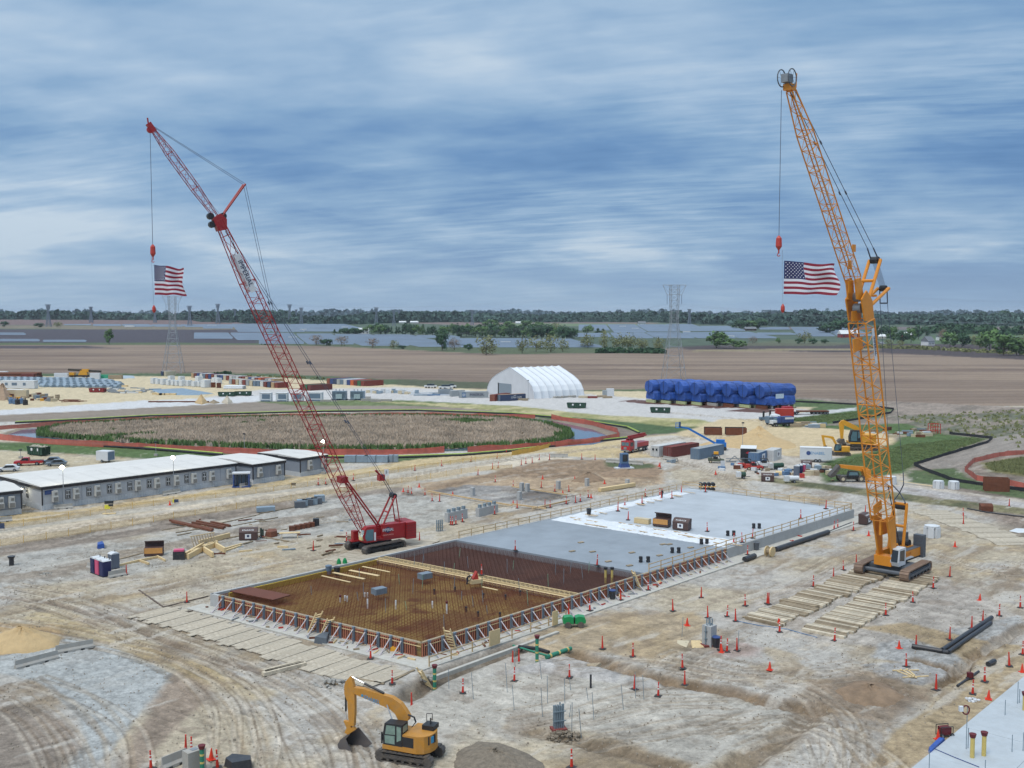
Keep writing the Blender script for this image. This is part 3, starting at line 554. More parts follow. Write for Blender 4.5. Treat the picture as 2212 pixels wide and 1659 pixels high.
woods('far_wood', [(1000, 697), (1106, 697), (1360, 696), (1480, 698)], 11, 90, 240, M_w2, 5);woods('far_wood', [(1490, 700), (1640, 705), (1760, 706), (1850, 709)], 20, 420, 420, M_w2, 6)
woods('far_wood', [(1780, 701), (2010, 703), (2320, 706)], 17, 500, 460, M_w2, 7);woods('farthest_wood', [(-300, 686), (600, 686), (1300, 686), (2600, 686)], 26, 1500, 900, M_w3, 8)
woods('hedgerow', [(1290, 763), (1340, 763), (1440, 764)], 5.5, 14, 60, M_leafd, 9);woods('hedgerow', [(455, 812), (500, 808)], 1.6, 3, 30, M_leafd, 10);woods('hedgerow', [(560, 745), (600, 746)], 1.5, 3, 8, M_leafd, 11)
woods('scrub', [(1870, 752), (2000, 756), (2212, 768)], 4, 40, 110, M_leafo, 12);woods('scrub', [(2010, 720), (2240, 726)], 12, 60, 60, M_leafd, 13);woods('scrub', [(430, 812), (560, 814), (700, 820)], 1.2, 4, 60, M_leafo, 14)
M_pv=mat('solar_panel', S(100, 118, 138), .35, var=.15, scale=.02);M_white=mat('white_paint', S(226, 228, 230), .6, var=.04);M_wroof=mat('white_roofing', S(228, 230, 230), .7, var=.06)
def inside(u, v, poly):
 r=False;n=len(poly)
 for i in range(n):
  (a, b_), (c_, d)=poly[i], poly[(i+1)%n]
  if(b_>v)!=(d>v)and u<(c_-a)*(v-b_)/(d-b_)+a:r=not r
 return r
for poly, lab in((V_(480, 702, 760, 703, 770, 717, 560, 719, 440, 708), 1), (V_(560, 722, 960, 728, 960, 752, 700, 746, 560, 745), 2), (V_(960, 734, 1290, 737, 1290, 752, 980, 752), 3), (V_(1250, 704, 1480, 703, 1570, 708, 1600, 716, 1300, 720), 4), (V_(1240, 723, 1590, 720, 1680, 722, 1700, 733, 1300, 732), 5), (V_(140, 702.5, 560, 704, 560, 708, 300, 707), 6), (V_(420, 722, 560, 722, 560, 736, 440, 733), 7), (V_(1640, 709, 1850, 710, 1850, 729, 1700, 728, 1700, 716), 8), (V_(-100, 721, 90, 722, 90, 725, -100, 725), 9), (V_(-100, 734, 100, 737, 240, 741, -100, 739), 10)):
 mb=MB();ys_=[G(1106, p[1]).y for p in poly];y=min(ys_)
 while y<max(ys_):
  z=float(terr(y));v=CY+F*math.tan(math.atan2(CAMH-z, y)-PITCH);dy=ray(CX, v)[1];seg=55;x0=(min(p[0]for p in poly)-CX)/F*y;x1=(max(p[0]for p in poly)-CX)/F*y;x=x0
  while x<x1:
   if inside(CX+(x+seg/2)/y*F, v, poly):mb.add([(x, y-1.8, z+.9), (x+seg-4, y-1.8, z+.9), (x+seg-4, y+1.6, z+2.9), (x, y+1.6, z+2.9)], [(0, 1, 2, 3)])
   x+=seg
  y+=17
 o=mb.build('solar_panel_rows', M_pv);tag(o, kind='stuff')
rr=random.Random(9)
for u, v in((1135, 706), (1345, 708), (1372, 713), (1483, 720), (1577, 730), (190*1, 0), (745, 710), (655, 715), (632, 733), (1092, 744), (280, 707), (458, 706)):
 if v<600:continue
 o=thing('inverter_cabinet', 'white equipment cabinet standing among the solar rows', 'cabinet', G(u, v), .1, 'white cabinets among the solar rows')
 MB().box(0, 0, .4, 11 if u>500 else 16, 3, 3.0).build('housing', M_white, o);MB().box(0, 0, 0, 10, 2.6, .42).build('base', mat('concrete', S(176, 174, 168), .9, var=.1, dirt=.3), o)
M_red=mat('barn_red', S(150, 52, 50), .8, var=.1);M_win=mat('dark_glass', S(40, 48, 56), .15, var=.05, spec=.6);M_groof=mat('grey_shingle', S(120, 124, 130), .85, var=.1)
def barn(u, v, wV, hV, rz, mw, mr, label, name='barn', dep=12, win=3):
 p=G(u, v);k=p.y/F;w=wV*k;h=hV*k;o=thing(name, label, name.replace('_', ' '), p, rz)
 MB().box(0, 0, 0, w, dep, h*.55).build('wall', mw, o)
 r=MB();r.prism([(-dep/2-.6, h*.55), (dep/2+.6, h*.55), (0, h*1.15)], -w/2-.5, w/2+.5, axis='x');r.build('roof', mr, o)
 for i in range(win):MB().box(-w*.35+i*w*.7/max(1, win-1), -dep/2-.03, h*.12, w*.09, .06, h*.25).build('window', M_win, o)
barn(1832, 729, 40, 14, .12, M_red, M_wroof, 'long red barn with a bright white roof left of the farm trees');barn(1957, 729, 22, 10, -.1, M_red, M_wroof, 'smaller red barn with white roof between farm trees');barn(1903, 731, 16, 8, 0, mat('cream', S(214, 206, 188), .8), M_wroof, 'cream shed with pale roof beside the yellow crane boom', 'shed')
barn(2004, 746, 20, 17, .5, M_white, M_groof, 'white two-storey farmhouse with grey roof among the trees', 'house', 10, 4);barn(2030, 735, 12, 14, 1.1, M_white, M_groof, 'white gabled house behind the farmhouse', 'house', 9, 2);barn(1903, 745, 10, 6, .3, mat('cream', S(214, 206, 188)), M_groof, 'low cream outbuilding in the scrub near the farms', 'shed', 7, 1)
barn(785, 721, 22, 11, .2, M_white, M_wroof, 'white barn half hidden by the grove behind the solar rows');barn(1046, 716, 14, 8, .1, M_white, M_groof, 'pale house at the back of the dark grove', 'house', 10, 2);barn(1386, 702, 16, 7, .1, M_white, M_groof, 'small white farmhouse near the far woods left of the pylon', 'house', 12, 2);barn(1620, 714, 24, 7, .1, mat('brown_wall', S(96, 74, 66)), M_groof, 'long low dark building in front of the far wood right of the pylon', 'barn', 12, 3)
for u, v, w in((1120, 699, 12), (870, 698, 14), (895, 698, 16), (2190, 686, 24), (2140, 689, 10), (1700, 699, 8)):barn(u, v, w, 4, 0, M_white, M_wroof, 'tiny white building far away near the horizon at '+{1120:'the middle', 870:'the left of a pair', 895:'the right of a pair', 2190:'the far right edge', 2140:'the right, smaller', 1700:'the right of the pylon'}[u], 'shed', 20, 0)
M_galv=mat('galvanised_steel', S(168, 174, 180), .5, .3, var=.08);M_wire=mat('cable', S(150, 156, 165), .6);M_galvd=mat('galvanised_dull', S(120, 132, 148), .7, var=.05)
def pylon_mesh(H_, wb, waist, wt, r, lev=9):
 body=MB();wz=lambda z:wb+(waist-wb)*min(1, z/(.62*H_))if z<.62*H_ else waist+(wt-waist)*(z-.62*H_)/(.38*H_)
 zs=[0, .14, .26, .36, .45, .53, .6, .66, .72, .78, .84, .9, .95, 1.0];zs=[z*H_ for z in zs]
 for a, b_ in zip(zs, zs[1:]):
  A, B=wz(a)/2, wz(b_)/2;ca=[(-A, -A, a), (A, -A, a), (A, A, a), (-A, A, a)];cb=[(-B, -B, b_), (B, -B, b_), (B, B, b_), (-B, B, b_)]
  for i in range(4):
   j=(i+1)%4;body.rod(ca[i], cb[i], r, 4, cap=False);body.rod(ca[i], cb[j], r*.55, 3, cap=False);body.rod(ca[j], cb[i], r*.55, 3, cap=False);body.rod(cb[i], cb[j], r*.6, 3, cap=False)
 return body
def pylon(u, vb, vt, full=True, label='', grp=None, rz=.1, wb=None):
 p=G(u, vb);H_=(vb-vt)*p.y/F;o=thing('power_pylon', label, 'pylon', p, rz, grp);r=.13 if full else p.y*.00022
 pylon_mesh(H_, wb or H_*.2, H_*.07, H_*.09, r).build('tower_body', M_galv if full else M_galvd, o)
 aw=H_*.125
 for s_ in(-1, 1):
  a=MB();zt, zb=H_, H_*.93;a.rod((s_*H_*.04, 0, zt), (s_*aw, 0, zt), r, 4);a.rod((s_*H_*.04, 0, zb*.965), (s_*aw*.62, 0, zb*.965), r, 4);a.rod((s_*aw, 0, zt), (s_*aw*.62, 0, zb*.965), r*.8, 4);a.rod((s_*H_*.04, 0, zt*.9), (s_*aw, 0, zt), r*.5, 3)
  a.build('crossarm', M_galv if full else M_galvd, o);i_=MB();i_.rod((s_*aw*.62, 0, zb*.965), (s_*aw*.62, 0, zb*.86), r*.9, 5);i_.build('insulator', M_galvd, o)
 return o, H_, aw
P1, H1, A1w=pylon(1455, 822, 616, label='tall grey lattice pylon standing behind the blue wrapped machines', wb=11);P2, H2, A2w=pylon(375, 806, 640, label='tall grey lattice pylon behind the white wrapped bundles', wb=11)
for u, vb, vt in((105, 706, 658), (197, 697, 663), (335, 697, 667), (410, 706, 661), (471, 699, 657), (508, 696, 668), (626, 697, 658), (651, 702, 665), (640, 694, 669), (813, 704, 664), (851, 704, 670), (862, 696, 672), (1020, 702, 670), (1489, 703, 668), (753, 694, 671)):
 pylon(u, vb, vt, False, 'small distant lattice pylon rising over the far woods', 'distant pylons on the horizon')
def wire(p, q, sag, name='power_line', r=.035, n=22, lab='thin power line crossing the fields between pylons'):
 mb=MB();pts=[Vector(p).lerp(Vector(q), i/n)-Vector((0, 0, sag*4*(i/n)*(1-i/n)))for i in range(n+1)];mb.path(pts, r, 3);o=mb.build(name, M_wire);return tag(o, lab, 'power line', 'power lines over the fields')
for s_ in(-1, 1):
 a=P1.location+Vector((s_*A1w*.62, 0, H1*.8));b_=P2.location+Vector((s_*A2w*.62, 0, H2*.8));wire(a, b_, 15);wire(P1.location+Vector((s_*A1w, 0, H1)), P2.location+Vector((s_*A2w, 0, H2)), 9, r=.02)
 e_=G(2900, 800)+Vector((s_*6, s_*6, 34));wire(a, e_, 8);wire(P1.location+Vector((s_*A1w, 0, H1)), e_+Vector((0, 0, 9)), 5, r=.02);wire(b_, G(-900, 830)+Vector((s_*6, s_*6, 34)), 8)
wire(G(105, 706)+Vector((0, 0, 55)), G(626, 697)+Vector((0, 0, 60)), 10);wire(G(626, 697)+Vector((0, 0, 60)), G(1020, 702)+Vector((0, 0, 45)), 8)
# pond: water, reeds, fences
ww_=[G(*q)for q in POND];mb=MB();mb.add([(p.x, p.y, -.28)for p in ww_], [tuple(range(len(ww_)))])
M_water=mat('pond_water', S(92, 108, 128), .08, var=.05, spec=.8);tag(mb.build('pond_water', M_water), kind='structure')
def scatter_in(poly, n, seed):
 R=np.random.default_rng(seed);w=np.array([(p.x, p.y)for p in(G(*q)for q in poly)]);lo, hi=w.min(0), w.max(0);out=[]
 while len(out)<n:
  q=R.uniform(lo, hi, (n*2, 2));d, ins=segd(q[:, 0], q[:, 1], [tuple(a)for a in w], True);q=np.concatenate([q, d[:, None]], 1)[ins];out+=list(q)
 return np.array(out[:n])
M_reed=mat('dry_reeds', S(206, 188, 168), .95, var=.3, scale=.1, spec=.05);M_grassy=mat('verge_blades', S(118, 132, 92), .95, var=.35, scale=.3, spec=.05);M_reedg=mat('green_reeds', S(100, 124, 78), .95, var=.35, scale=.2, spec=.05)
def tufts(name, q, h, m, w=.5):
 R=np.random.default_rng(len(q));n=len(q)*3;i=np.repeat(np.arange(len(q)), 3);a=R.uniform(0, np.pi, n);ln=R.uniform(-.5, .5, (n, 2))*h*.5;hh=h*R.uniform(.55, 1.15, n);ww=w*R.uniform(.5, 1.2, n);ox=R.normal(0, w*.4, (n, 2))
 x, y=q[i, 0]+ox[:, 0], q[i, 1]+ox[:, 1];v=np.stack([np.stack([x-np.cos(a)*ww, y-np.sin(a)*ww, 0*x-.1], 1), np.stack([x+np.cos(a)*ww, y+np.sin(a)*ww, 0*x-.1], 1), np.stack([x+ln[:, 0], y+ln[:, 1], hh], 1)], 1).reshape(-1, 3)
 me=bpy.data.meshes.new(name);me.vertices.add(len(v));me.vertices.foreach_set('co', v.ravel().astype(np.float32));me.loops.add(len(v));me.loops.foreach_set('vertex_index', np.arange(len(v), dtype=np.int32));me.polygons.add(n);me.polygons.foreach_set('loop_start', np.arange(0, len(v), 3, dtype=np.int32));me.polygons.foreach_set('loop_total', np.full(n, 3, np.int32));me.update(calc_edges=True);me.materials.append(m)
 o=bpy.data.objects.new(name, me);C.objects.link(o);return tag(o, kind='stuff')
q=scatter_in(INNER, 26000, 3);st=np.abs(np.sin(q[:, 0]*.035+q[:, 1]*.07))<.035;q=q[~st];yr_=q[:, 1]
frontd=(q[:, 2]<3.2)&(fbm(q[:, 0]/6, q[:, 1]/6, 2, 3)>.2);green=frontd|((fbm(q[:, 0]/14, q[:, 1]/14, 3, 8)>.74))|((q[:, 0]>12)&(q[:, 2]<16)&(fbm(q[:, 0]/5, q[:, 1]/5, 2, 5)>.42))
tufts('dry_reeds', q[~green], 1.15, M_reed, .5);tufts('green_reeds', q[green], 1.35, M_reedg, .4)
q=scatter_in(V_(1930, 900, 2212, 885, 2300, 930, 2212, 975, 2160, 948, 2060, 935, 1960, 915), 330, 4);tufts('stubble_weeds', q, .75, M_leafo, .6)
q=scatter_in(V_(1700, 905, 1900, 885, 1915, 890, 1800, 912, 1720, 918), 1500, 6);tufts('verge_grass', q, .28, M_grassy, .4)
q=scatter_in(V_(1960, 960, 2100, 945, 2128, 950, 1985, 998, 1940, 1020, 1800, 1030, 1790, 1005), 3500, 7);tufts('verge_grass', q, .28, M_grassy, .4)
q=scatter_in(V_(2130, 1003, 2212, 990, 2260, 995, 2260, 1030, 2140, 1016), 1500, 8);tufts('dry_weeds', q, .6, M_leafo, .4)
M_onet=mat('orange_netting', S(212, 112, 96), .85, var=.2, scale=.6, alpha=.72);M_ynet=mat('yellow_netting', S(226, 186, 96), .8, var=.1, alpha=.22);M_post=mat('steel_post', S(96, 92, 88), .6, .3);M_black=mat('black_fabric', S(48, 50, 56), .85, var=.2);M_ypost=mat('yellow_post', S(226, 180, 84), .7);M_lime=mat('lime_fabric', S(166, 188, 92), .9, var=.15)
def fence(name, pts, h, step, label, cat, mnet, mpost, netname, pr=.03, wob=.12, grp=None):
 w=[G(*p)for p in pts];base=w[0].copy();o=thing(name, label, cat, base, 0, grp);R=random.Random(len(pts))
 pp=[]
 for a, b_ in zip(w, w[1:]):
  n=max(1, round((b_-a).length/step));pp+=[a.lerp(b_, i/n)for i in range(n)]
 pp.append(w[-1]);pm=None
 hs=[h*R.uniform(1-wob, 1+wob)for _ in pp]
 for i, (a, b_)in enumerate(zip(pp, pp[1:])):
  a0, b0_=a-base, b_-base;m_=a0.lerp(b0_, .5);sag=hs[i]*.1*R.random();up=Vector((0, 0, 1));t=(b0_-a0).normalized().cross(up)*.02
  mb=MB()
  for s_ in(1, -1):
   vs=[a0+t*s_, m_+t*s_, b0_+t*s_, b0_+t*s_+up*hs[i+1], m_+t*s_+up*(.5*(hs[i]+hs[i+1])-sag), a0+t*s_+up*hs[i]]
   mb.add(vs, [(0, 1, 4, 5), (1, 2, 3, 4)])
  mb.build(netname, mnet, o)
 for i, a in enumerate(pp):put('post', POSTM[mpost.name], parent=o, loc=a-base, scale=(pr/.03, pr/.03, hs[i]*1.12))
 return o
POSTM={}
for m_ in(M_post, M_ypost, M_black):
 mb=MB();mb.rod((0, 0, -.05), (0, 0, 1), .03, 5);me_=bpy.data.meshes.new('post');me_.from_pydata(mb.v, [], mb.f);me_.materials.append(m_);POSTM[m_.name]=me_
fence('orange_fence', V_(-60, 936, 0, 950, 100, 959, 200, 965, 300, 970, 480, 979, 560, 983, 700, 985, 800, 984, 960, 978), 1.55, 5, 'orange netting fence along the near side of the reedy pond, left of the red crane', 'fence', M_onet, M_post, 'netting')
fence('orange_fence', V_(1010, 977, 1106, 972, 1200, 965, 1281, 957, 1338, 947, 1332, 934, 1281, 919, 1191, 905), 1.5, 5, 'orange netting fence looping round the right end of the pond', 'fence', M_onet, M_post, 'netting')
fence('orange_fence', V_(1156, 904, 1106, 903, 900, 899, 700, 901, 553, 903, 325, 909, 150, 918, 25, 926, -60, 934), 1.35, 6, 'orange netting fence along the far side of the reedy pond', 'fence', M_onet, M_post, 'netting')
fence('orange_fence', V_(2290, 975, 2212, 981, 2159, 986, 2104, 999, 2084, 1018, 2109, 1038, 2159, 1046, 2212, 1054, 2290, 1062), 1.15, 3.4, 'orange netting fence curving round a low hollow at the right edge', 'fence', M_onet, M_post, 'netting')
fence('silt_fence', V_(1716, 869, 1859, 875, 1931, 885, 1924, 893, 1859, 906, 1799, 915), .7, 6, 'black silt fence hooking round the grass behind the yellow crane', 'fence', M_black, M_post, 'fabric')
fence('silt_fence', V_(2051, 938, 2144, 948, 2134, 957, 2050, 982, 1974, 1006, 2010, 1022, 2059, 1040, 2130, 1050, 2212, 1062, 2290, 1072), .75, 4, 'black silt fence zigzagging across the grass at the right edge', 'fence', M_black, M_post, 'fabric')
fence('yellow_fence', V_(0, 1142, 100, 1130, 240, 1106, 375, 1086, 553, 1066, 700, 1046, 860, 1020, 1000, 1000, 1106, 988), 1.05, 4, 'faint yellow mesh fence on the office side of the haul road', 'fence', M_ynet, M_ypost, 'netting', .04)
fence('yellow_fence', V_(0, 1180, 100, 1165, 240, 1143, 375, 1120, 553, 1094, 700, 1070, 803, 1052, 930, 1034, 1028, 1018, 1106, 1012), 1.05, 4, 'faint yellow mesh fence on the pit side of the haul road', 'fence', M_ynet, M_ypost, 'netting', .04)
fence('yellow_fence', V_(1106, 984, 1150, 976, 1196, 964), 1.2, 3, 'short bright yellow fence where the haul road meets the pond', 'fence', M_ypost, M_ypost, 'netting', .05)
def sock(pts, label, r=.45):
 w=[G(*p)for p in pts];base=w[0];o=thing('erosion_sock', label, 'silt barrier', base, 0)
 mb=MB();mb.path([p-base+Vector((0, 0, r*.8))for p in w], r*.85, 7);mb.build('sleeve', M_black, o);mb=MB()
 mb.path([p-base+Vector((0, .45, r*1.5))for p in w], .26, 5);mb.build('grass_strip', M_lime, o)
sock(V_(32, 915, 200, 907, 325, 900, 553, 894, 700, 890, 900, 888, 1106, 895, 1231, 906, 1356, 925, 1381, 937), 'long black sediment sock with a lime strip behind the pond', .32)
sock(V_(225, 966, 300, 970, 400, 978, 480, 985), 'short black sediment sock with lime top behind the long office roof', .36)
sock(V_(700, 990, 860, 990, 1000, 985, 1106, 976, 1256, 958, 1368, 947), 'black sediment sock between pond fence and haul road', .28)
# laydown yard: containers, bins, stacks
def setm(o, m, i=0):o.material_slots[i].link='OBJECT';o.material_slots[i].material=m;return o
M_dark=mat('dark_rubber', S(48, 48, 50), .85, var=.15);M_steel=mat('steel', S(150, 156, 162), .5, .4, var=.1);M_conc=MATS['concrete'];M_rust=mat('rusty_steel', S(116, 70, 50), .9, var=.25, rust=.5);M_wood=mat('new_lumber', S(226, 200, 152), .8, var=.12, scale=3, stretch=(1, 1, 6));M_woodd=mat('weathered_timber', S(164, 148, 124), .9, var=.28, scale=2.5, dirt=.4)
M_wht=mat('white_metal', S(224, 228, 232), .5, var=.05, dirt=.12);M_grn=mat('green_metal', S(28, 74, 58), .6, var=.12, dirt=.15);M_txtw=mat('white_lettering', S(235, 238, 240), .6, var=0);M_txtd=mat('navy_lettering', S(40, 46, 84), .6, var=0)
CC={}
def ccol(n, r, g, b):CC[n]=mat('container_'+n, S(r, g, b), .6, var=.1, dirt=.2, rust=.12);return CC[n]
for n_, c_ in dict(red=(132, 56, 48), maroon=(116, 48, 44), grey=(168, 176, 180), cream=(206, 196, 172), blue=(44, 78, 140), white=(214, 216, 216), orange=(214, 104, 52), green=(44, 112, 78), tan=(190, 160, 124), slate=(106, 130, 152), navy=(44, 68, 104), brown=(140, 74, 50), azure=(90, 128, 168)).items():ccol(n_, *c_)
def cont_meshes(Lc, Wc=2.44, Hc=2.6):
 n=int(Lc/.55);pr=[]
 for i in range(n):
  x=Lc*i/n+.08;d=(Lc-.16)/n;pr+=[(x, 0), (x+d*.35, 0), (x+d*.5, .06), (x+d*.85, .06)]
 mb=MB();pr.append((Lc-.08, 0))
 for(a, p), (b_, q)in zip(pr, pr[1:]):
  for s_ in(0, 1):
   yy=lambda k:(k+.02)if s_==0 else Wc-k-.02
   vs=[(a, yy(p), .15), (b_, yy(q), .15), (b_, yy(q), Hc-.1), (a, yy(p), Hc-.1)];mb.add(vs, [(0, 1, 2, 3)if s_==0 else(3, 2, 1, 0)])
 mb.b0(Lc-.1, Lc-.02, .05, Wc-.05, .1, Hc-.05);body=mb
 fr=MB();
 for x in(0, Lc-.12):
  for y in(0, Wc-.12):fr.b0(x, x+.12, y, y+.12, 0, Hc)
 for y in(0, Wc-.1):fr.b0(.12, Lc-.12, y, y+.1, 0, .16);fr.b0(.12, Lc-.12, y, y+.1, Hc-.1, Hc)
 for x in(0, Lc-.1):fr.b0(x, x+.1, .12, Wc-.12, 0, .16);fr.b0(x, x+.1, .12, Wc-.12, Hc-.1, Hc)
 rf=MB();rf.b0(.1, Lc-.1, .1, Wc-.1, Hc-.06, Hc-.02)
 for i in range(int(Lc/.6)):rf.b0(.3+i*.6, .5+i*.6, .12, Wc-.12, Hc-.02, Hc+.01)
 dr=MB();dr.b0(.03, .07, 0, Wc/2-.14, .17, Hc-.11);rd=MB()
 for y in(.3, .75):rd.rod((-.01, y, .2), (-.01, y, Hc-.15), .025, 4)
 return[x.build('m', M_wht)for x in(body, fr, rf, dr, rd)]
def mesh_of(o):m_=o.data;bpy.data.objects.remove(o);return m_
CM={L_:[mesh_of(o)for o in cont_meshes(L_)]for L_ in(6.06, 12.19)}
def container(loc, rz, L_, col, label, grp=None, roof=None, rods=True, door=None):
 o=thing('shipping_container', label, 'container', loc, rz, grp);b, f, r, d, k=CM[L_];m=CC[col]
 setm(put('body', b, parent=o), m);setm(put('frame', f, parent=o), m);setm(put('roof', r, parent=o), CC[roof]if roof else m)
 for i in range(2):
  dd=setm(put('door', d, parent=o, loc=(-.03, .13+i*1.09, 0)), CC[door]if door else m)
  if rods:setm(put('lock_rod', k, parent=dd), M_steel)
 return o
rr=random.Random(21)
def row(u, v, n, step, cols, L_, wh, grp, miss=()):
 p=G(u, v);d=Vector((math.cos(TH-math.pi/2), math.sin(TH-math.pi/2), 0))
 for i in range(n):
  if i in miss:continue
  c_=cols[i%len(cols)];container(p+d*(i*step), TH, L_, c_, f'{c_} shipping container {wh}', grp, roof='white' if rr.random()<.4 and c_ not in('red', 'maroon', 'orange')else None, rods=False)
row(418, 816, 27, 3.0, ['tan', 'maroon', 'blue', 'white', 'slate', 'red', 'blue', 'brown', 'white', 'navy', 'blue', 'cream', 'red', 'white', 'grey', 'white', 'maroon', 'red', 'cream', 'blue', 'white', 'red', 'orange', 'red', 'grey', 'white', 'tan'], 6.06, 'in the rear row of the yard', 'containers in the rear row of the yard')
row(500, 830, 14, 3.1, ['grey', 'brown', 'cream', 'white', 'red', 'grey', 'cream', 'slate', 'slate', 'white', 'maroon', 'navy', 'tan', 'red'], 6.06, 'in the front row behind the red crane boom', 'containers in the front row of the yard')
row(655, 843, 3, 2.9, ['red', 'green', 'maroon'], 12.19, 'right of the red crane boom in the front row', 'containers right of the red boom')
row(712, 829, 11, 2.75, ['brown', 'blue', 'navy', 'grey', 'slate', 'white', 'blue', 'orange', 'maroon', 'green', 'red'], 12.19, 'in the right-hand row between red boom and tent', 'containers in the right-hand row')
row(352, 812, 2, 3.6, ['navy', 'cream'], 6.06, 'standing behind the white wrapped bundles', 'containers behind the wrapped bundles')
container(G(951, 854), TH-.35, 6.06, 'grey', 'weathered grey container leftmost of the pair left of the lettered one', roof='grey');container(G(976, 857), TH-.35, 6.06, 'grey', 'pale grey container beside the lettered grey one', roof='white')
o=container(G(993, 860), .13, 12.19, 'grey', 'long grey container with MAERSK in dark letters, left of the tent');o.rotation_euler[2]=math.radians(12)
text('MAERSK', 1.55, M_txtd, o, (7.2, -.06, 1.3), (math.pi/2, 0, 0), sx=1.05);MB().b0(1.0, 2.6, -.05, -.02, .35, 2.3).build('logo_panel', CC['azure'], o);mb=MB()
for i in range(7):a=i*math.pi*2/7;mb.add([(1.8, -.07, 1.32), (1.8+.6*math.cos(a-.18), -.07, 1.32+.6*math.sin(a-.18)), (1.8+.75*math.cos(a), -.07, 1.32+.75*math.sin(a))], [(0, 1, 2)]);mb.add([(1.8, -.07, 1.32), (1.8+.6*math.cos(a+.18), -.07, 1.32+.6*math.sin(a+.18)), (1.8+.75*math.cos(a), -.07, 1.32+.75*math.sin(a))], [(0, 1, 2)])
mb.build('star_emblem', M_txtw, o)
container(G(1069, 867), math.radians(60), 12.19, 'red', 'rusty red container between the lettered grey and navy ones', door='brown')
o=container(G(1081, 867), math.radians(33), 12.19, 'navy', 'long navy container with CMA CGM lettering in front of the tent', door='slate', roof='tan');text('CMA CGM', 1.1, M_txtw, o, (7.6, -.06, 1.25), (math.pi/2, 0, 0));mb=MB();mb.beam((6.3, -.05, 1.95), (7.5, -.05, 2.3), .02, .16);mb.build('logo_swoosh', M_txtw, o)
def dumpster(u, v, L_, H_, rz, m, label, sticker=True, junk=False, W_=2.4):
 o=thing('dumpster', label, 'dumpster', G(u, v), rz);mb=MB();e=.35
 mb.prism([(0, .25), (L_, .25), (L_+e*.3, H_), (-e, H_)], 0, .06);mb.prism([(0, .25), (L_, .25), (L_+e*.3, H_), (-e, H_)], W_-.06, W_);mb.b0(0, L_, 0, W_, .2, .3)
 mb.add([(0, 0, .25), (0, W_, .25), (-e, W_, H_), (-e, 0, H_)], [(0, 1, 2, 3), (3, 2, 1, 0)]);mb.add([(L_, 0, .25), (L_, W_, .25), (L_+e*.3, W_, H_), (L_+e*.3, 0, H_)], [(0, 1, 2, 3), (3, 2, 1, 0)]);mb.build('body', m, o)
 rb=MB();n=int(L_/.75)
 for i in range(n+1):
  x=.05+(L_-.1)*i/n;rb.b0(x-.05, x+.05, -.09, 0, .25, H_)
 rb.b0(-e-.02, L_+e*.3+.02, -.1, .02, H_-.14, H_);rb.b0(-e-.02, L_+e*.3, W_-.02, W_+.08, H_-.14, H_);rb.build('ribs', m, o)
 w=MB()
 for x in(.6, L_-.7):
  w.rod((x, .1, .16), (x, .35, .16), .16, 8)
 w.build('rollers', M_dark, o)
 if sticker:
  for x, s_ in((L_*.3, .62), (L_*.72, .42)):MB().b0(x-s_/2, x+s_/2, -.13, -.1, H_*.55, H_*.85).build('sticker', M_txtw, o)
 if junk:
  j=MB();R=random.Random(4)
  for i in range(26):j.box(R.uniform(.3, L_-.3), R.uniform(.3, W_-.3), H_-.5, R.uniform(.3, .9), R.uniform(.2, .7), R.uniform(.4, .8), R.uniform(0, 3))
  j.build('rubbish', mat('mixed_rubbish', S(196, 188, 170), .8, var=.5, scale=2.5), o)
 return o
dumpster(472, 857, 6.6, 1.9, math.radians(5), M_grn, 'green dumpster, left of two end to end by the white pipes');dumpster(508, 855.5, 6.6, 1.9, math.radians(7), M_grn, 'green dumpster, right of two end to end by the white pipes')
dumpster(193, 848, 6.8, 1.9, math.radians(-8), mat('red_metal', S(142, 34, 38), .6, var=.1, dirt=.1), 'red dumpster beside the galvanised bundles');dumpster(1226, 882, 6.6, 2.0, math.radians(-11), M_grn, 'green dumpster on the gravel just right of the tent');dumpster(1406, 892, 6.6, 1.9, math.radians(-13), M_grn, 'green dumpster on the gravel in front of the blue wrapped machines')
dumpster(60, 983, 5.2, 2.2, math.radians(-27), M_grn, 'green dumpster heaped with rubbish above the red pickup', junk=True)
M_wrap=mat('white_wrap', S(226, 230, 232), .45, var=.06, bump=.5, bscale=3);M_gal2=mat('galvanised_sheet', S(150, 168, 182), .45, .25, var=.15);M_tanm=mat('tan_metal', S(210, 196, 166), .6, var=.06)
mbw=MB();mbw.box(0, 0, .12, 2.7, 2.7, 2.8, taper=.96);mbw.box(0, 0, 0, 2.4, 2.4, .12);WB=mesh_of(mbw.build('x', M_wrap))
def simple(name, mesh, loc, rz, label, cat, grp=None, scale=None):
 o=put(name, mesh, loc=loc, rot=(0, 0, rz), scale=scale);return tag(o, label, cat, grp)
for i, (u, v, s_)in enumerate(((333, 829, 1), (343, 830, .95), (354, 831, 1), (366, 832, .9), (376, 832.5, .9), (384, 833, .85), (395, 834, 1), (408, 834, .95), (421, 835, .9), (432, 835, .9), (445, 837, 1.35), (370, 824, 1), (392, 825, 1), (430, 826, 1.1), (465, 828, 1.0), (472, 829, 1.0))):
 simple('wrapped_bundle', WB, G(u, v), TH, 'white plastic-wrapped bundle in the row at the foot of the left pylon' if i<11 else 'white wrapped bundle in the back row near the left pylon', 'bundle', 'white wrapped bundles by the left pylon', (s_, s_, min(1.25, s_)))
for u, v in((461, 837), (473, 838)):
 o=thing('stacked_crate', 'dark brown slatted crate beside the wrapped bundles, '+('left' if u<470 else 'right')+' of two', 'crate', G(u, v), .2)
 mb=MB()
 for k_ in range(7):mb.box(0, 0, .1+k_*.34, 2.0, 2.0, .26)
 mb.build('boards', M_rust, o)
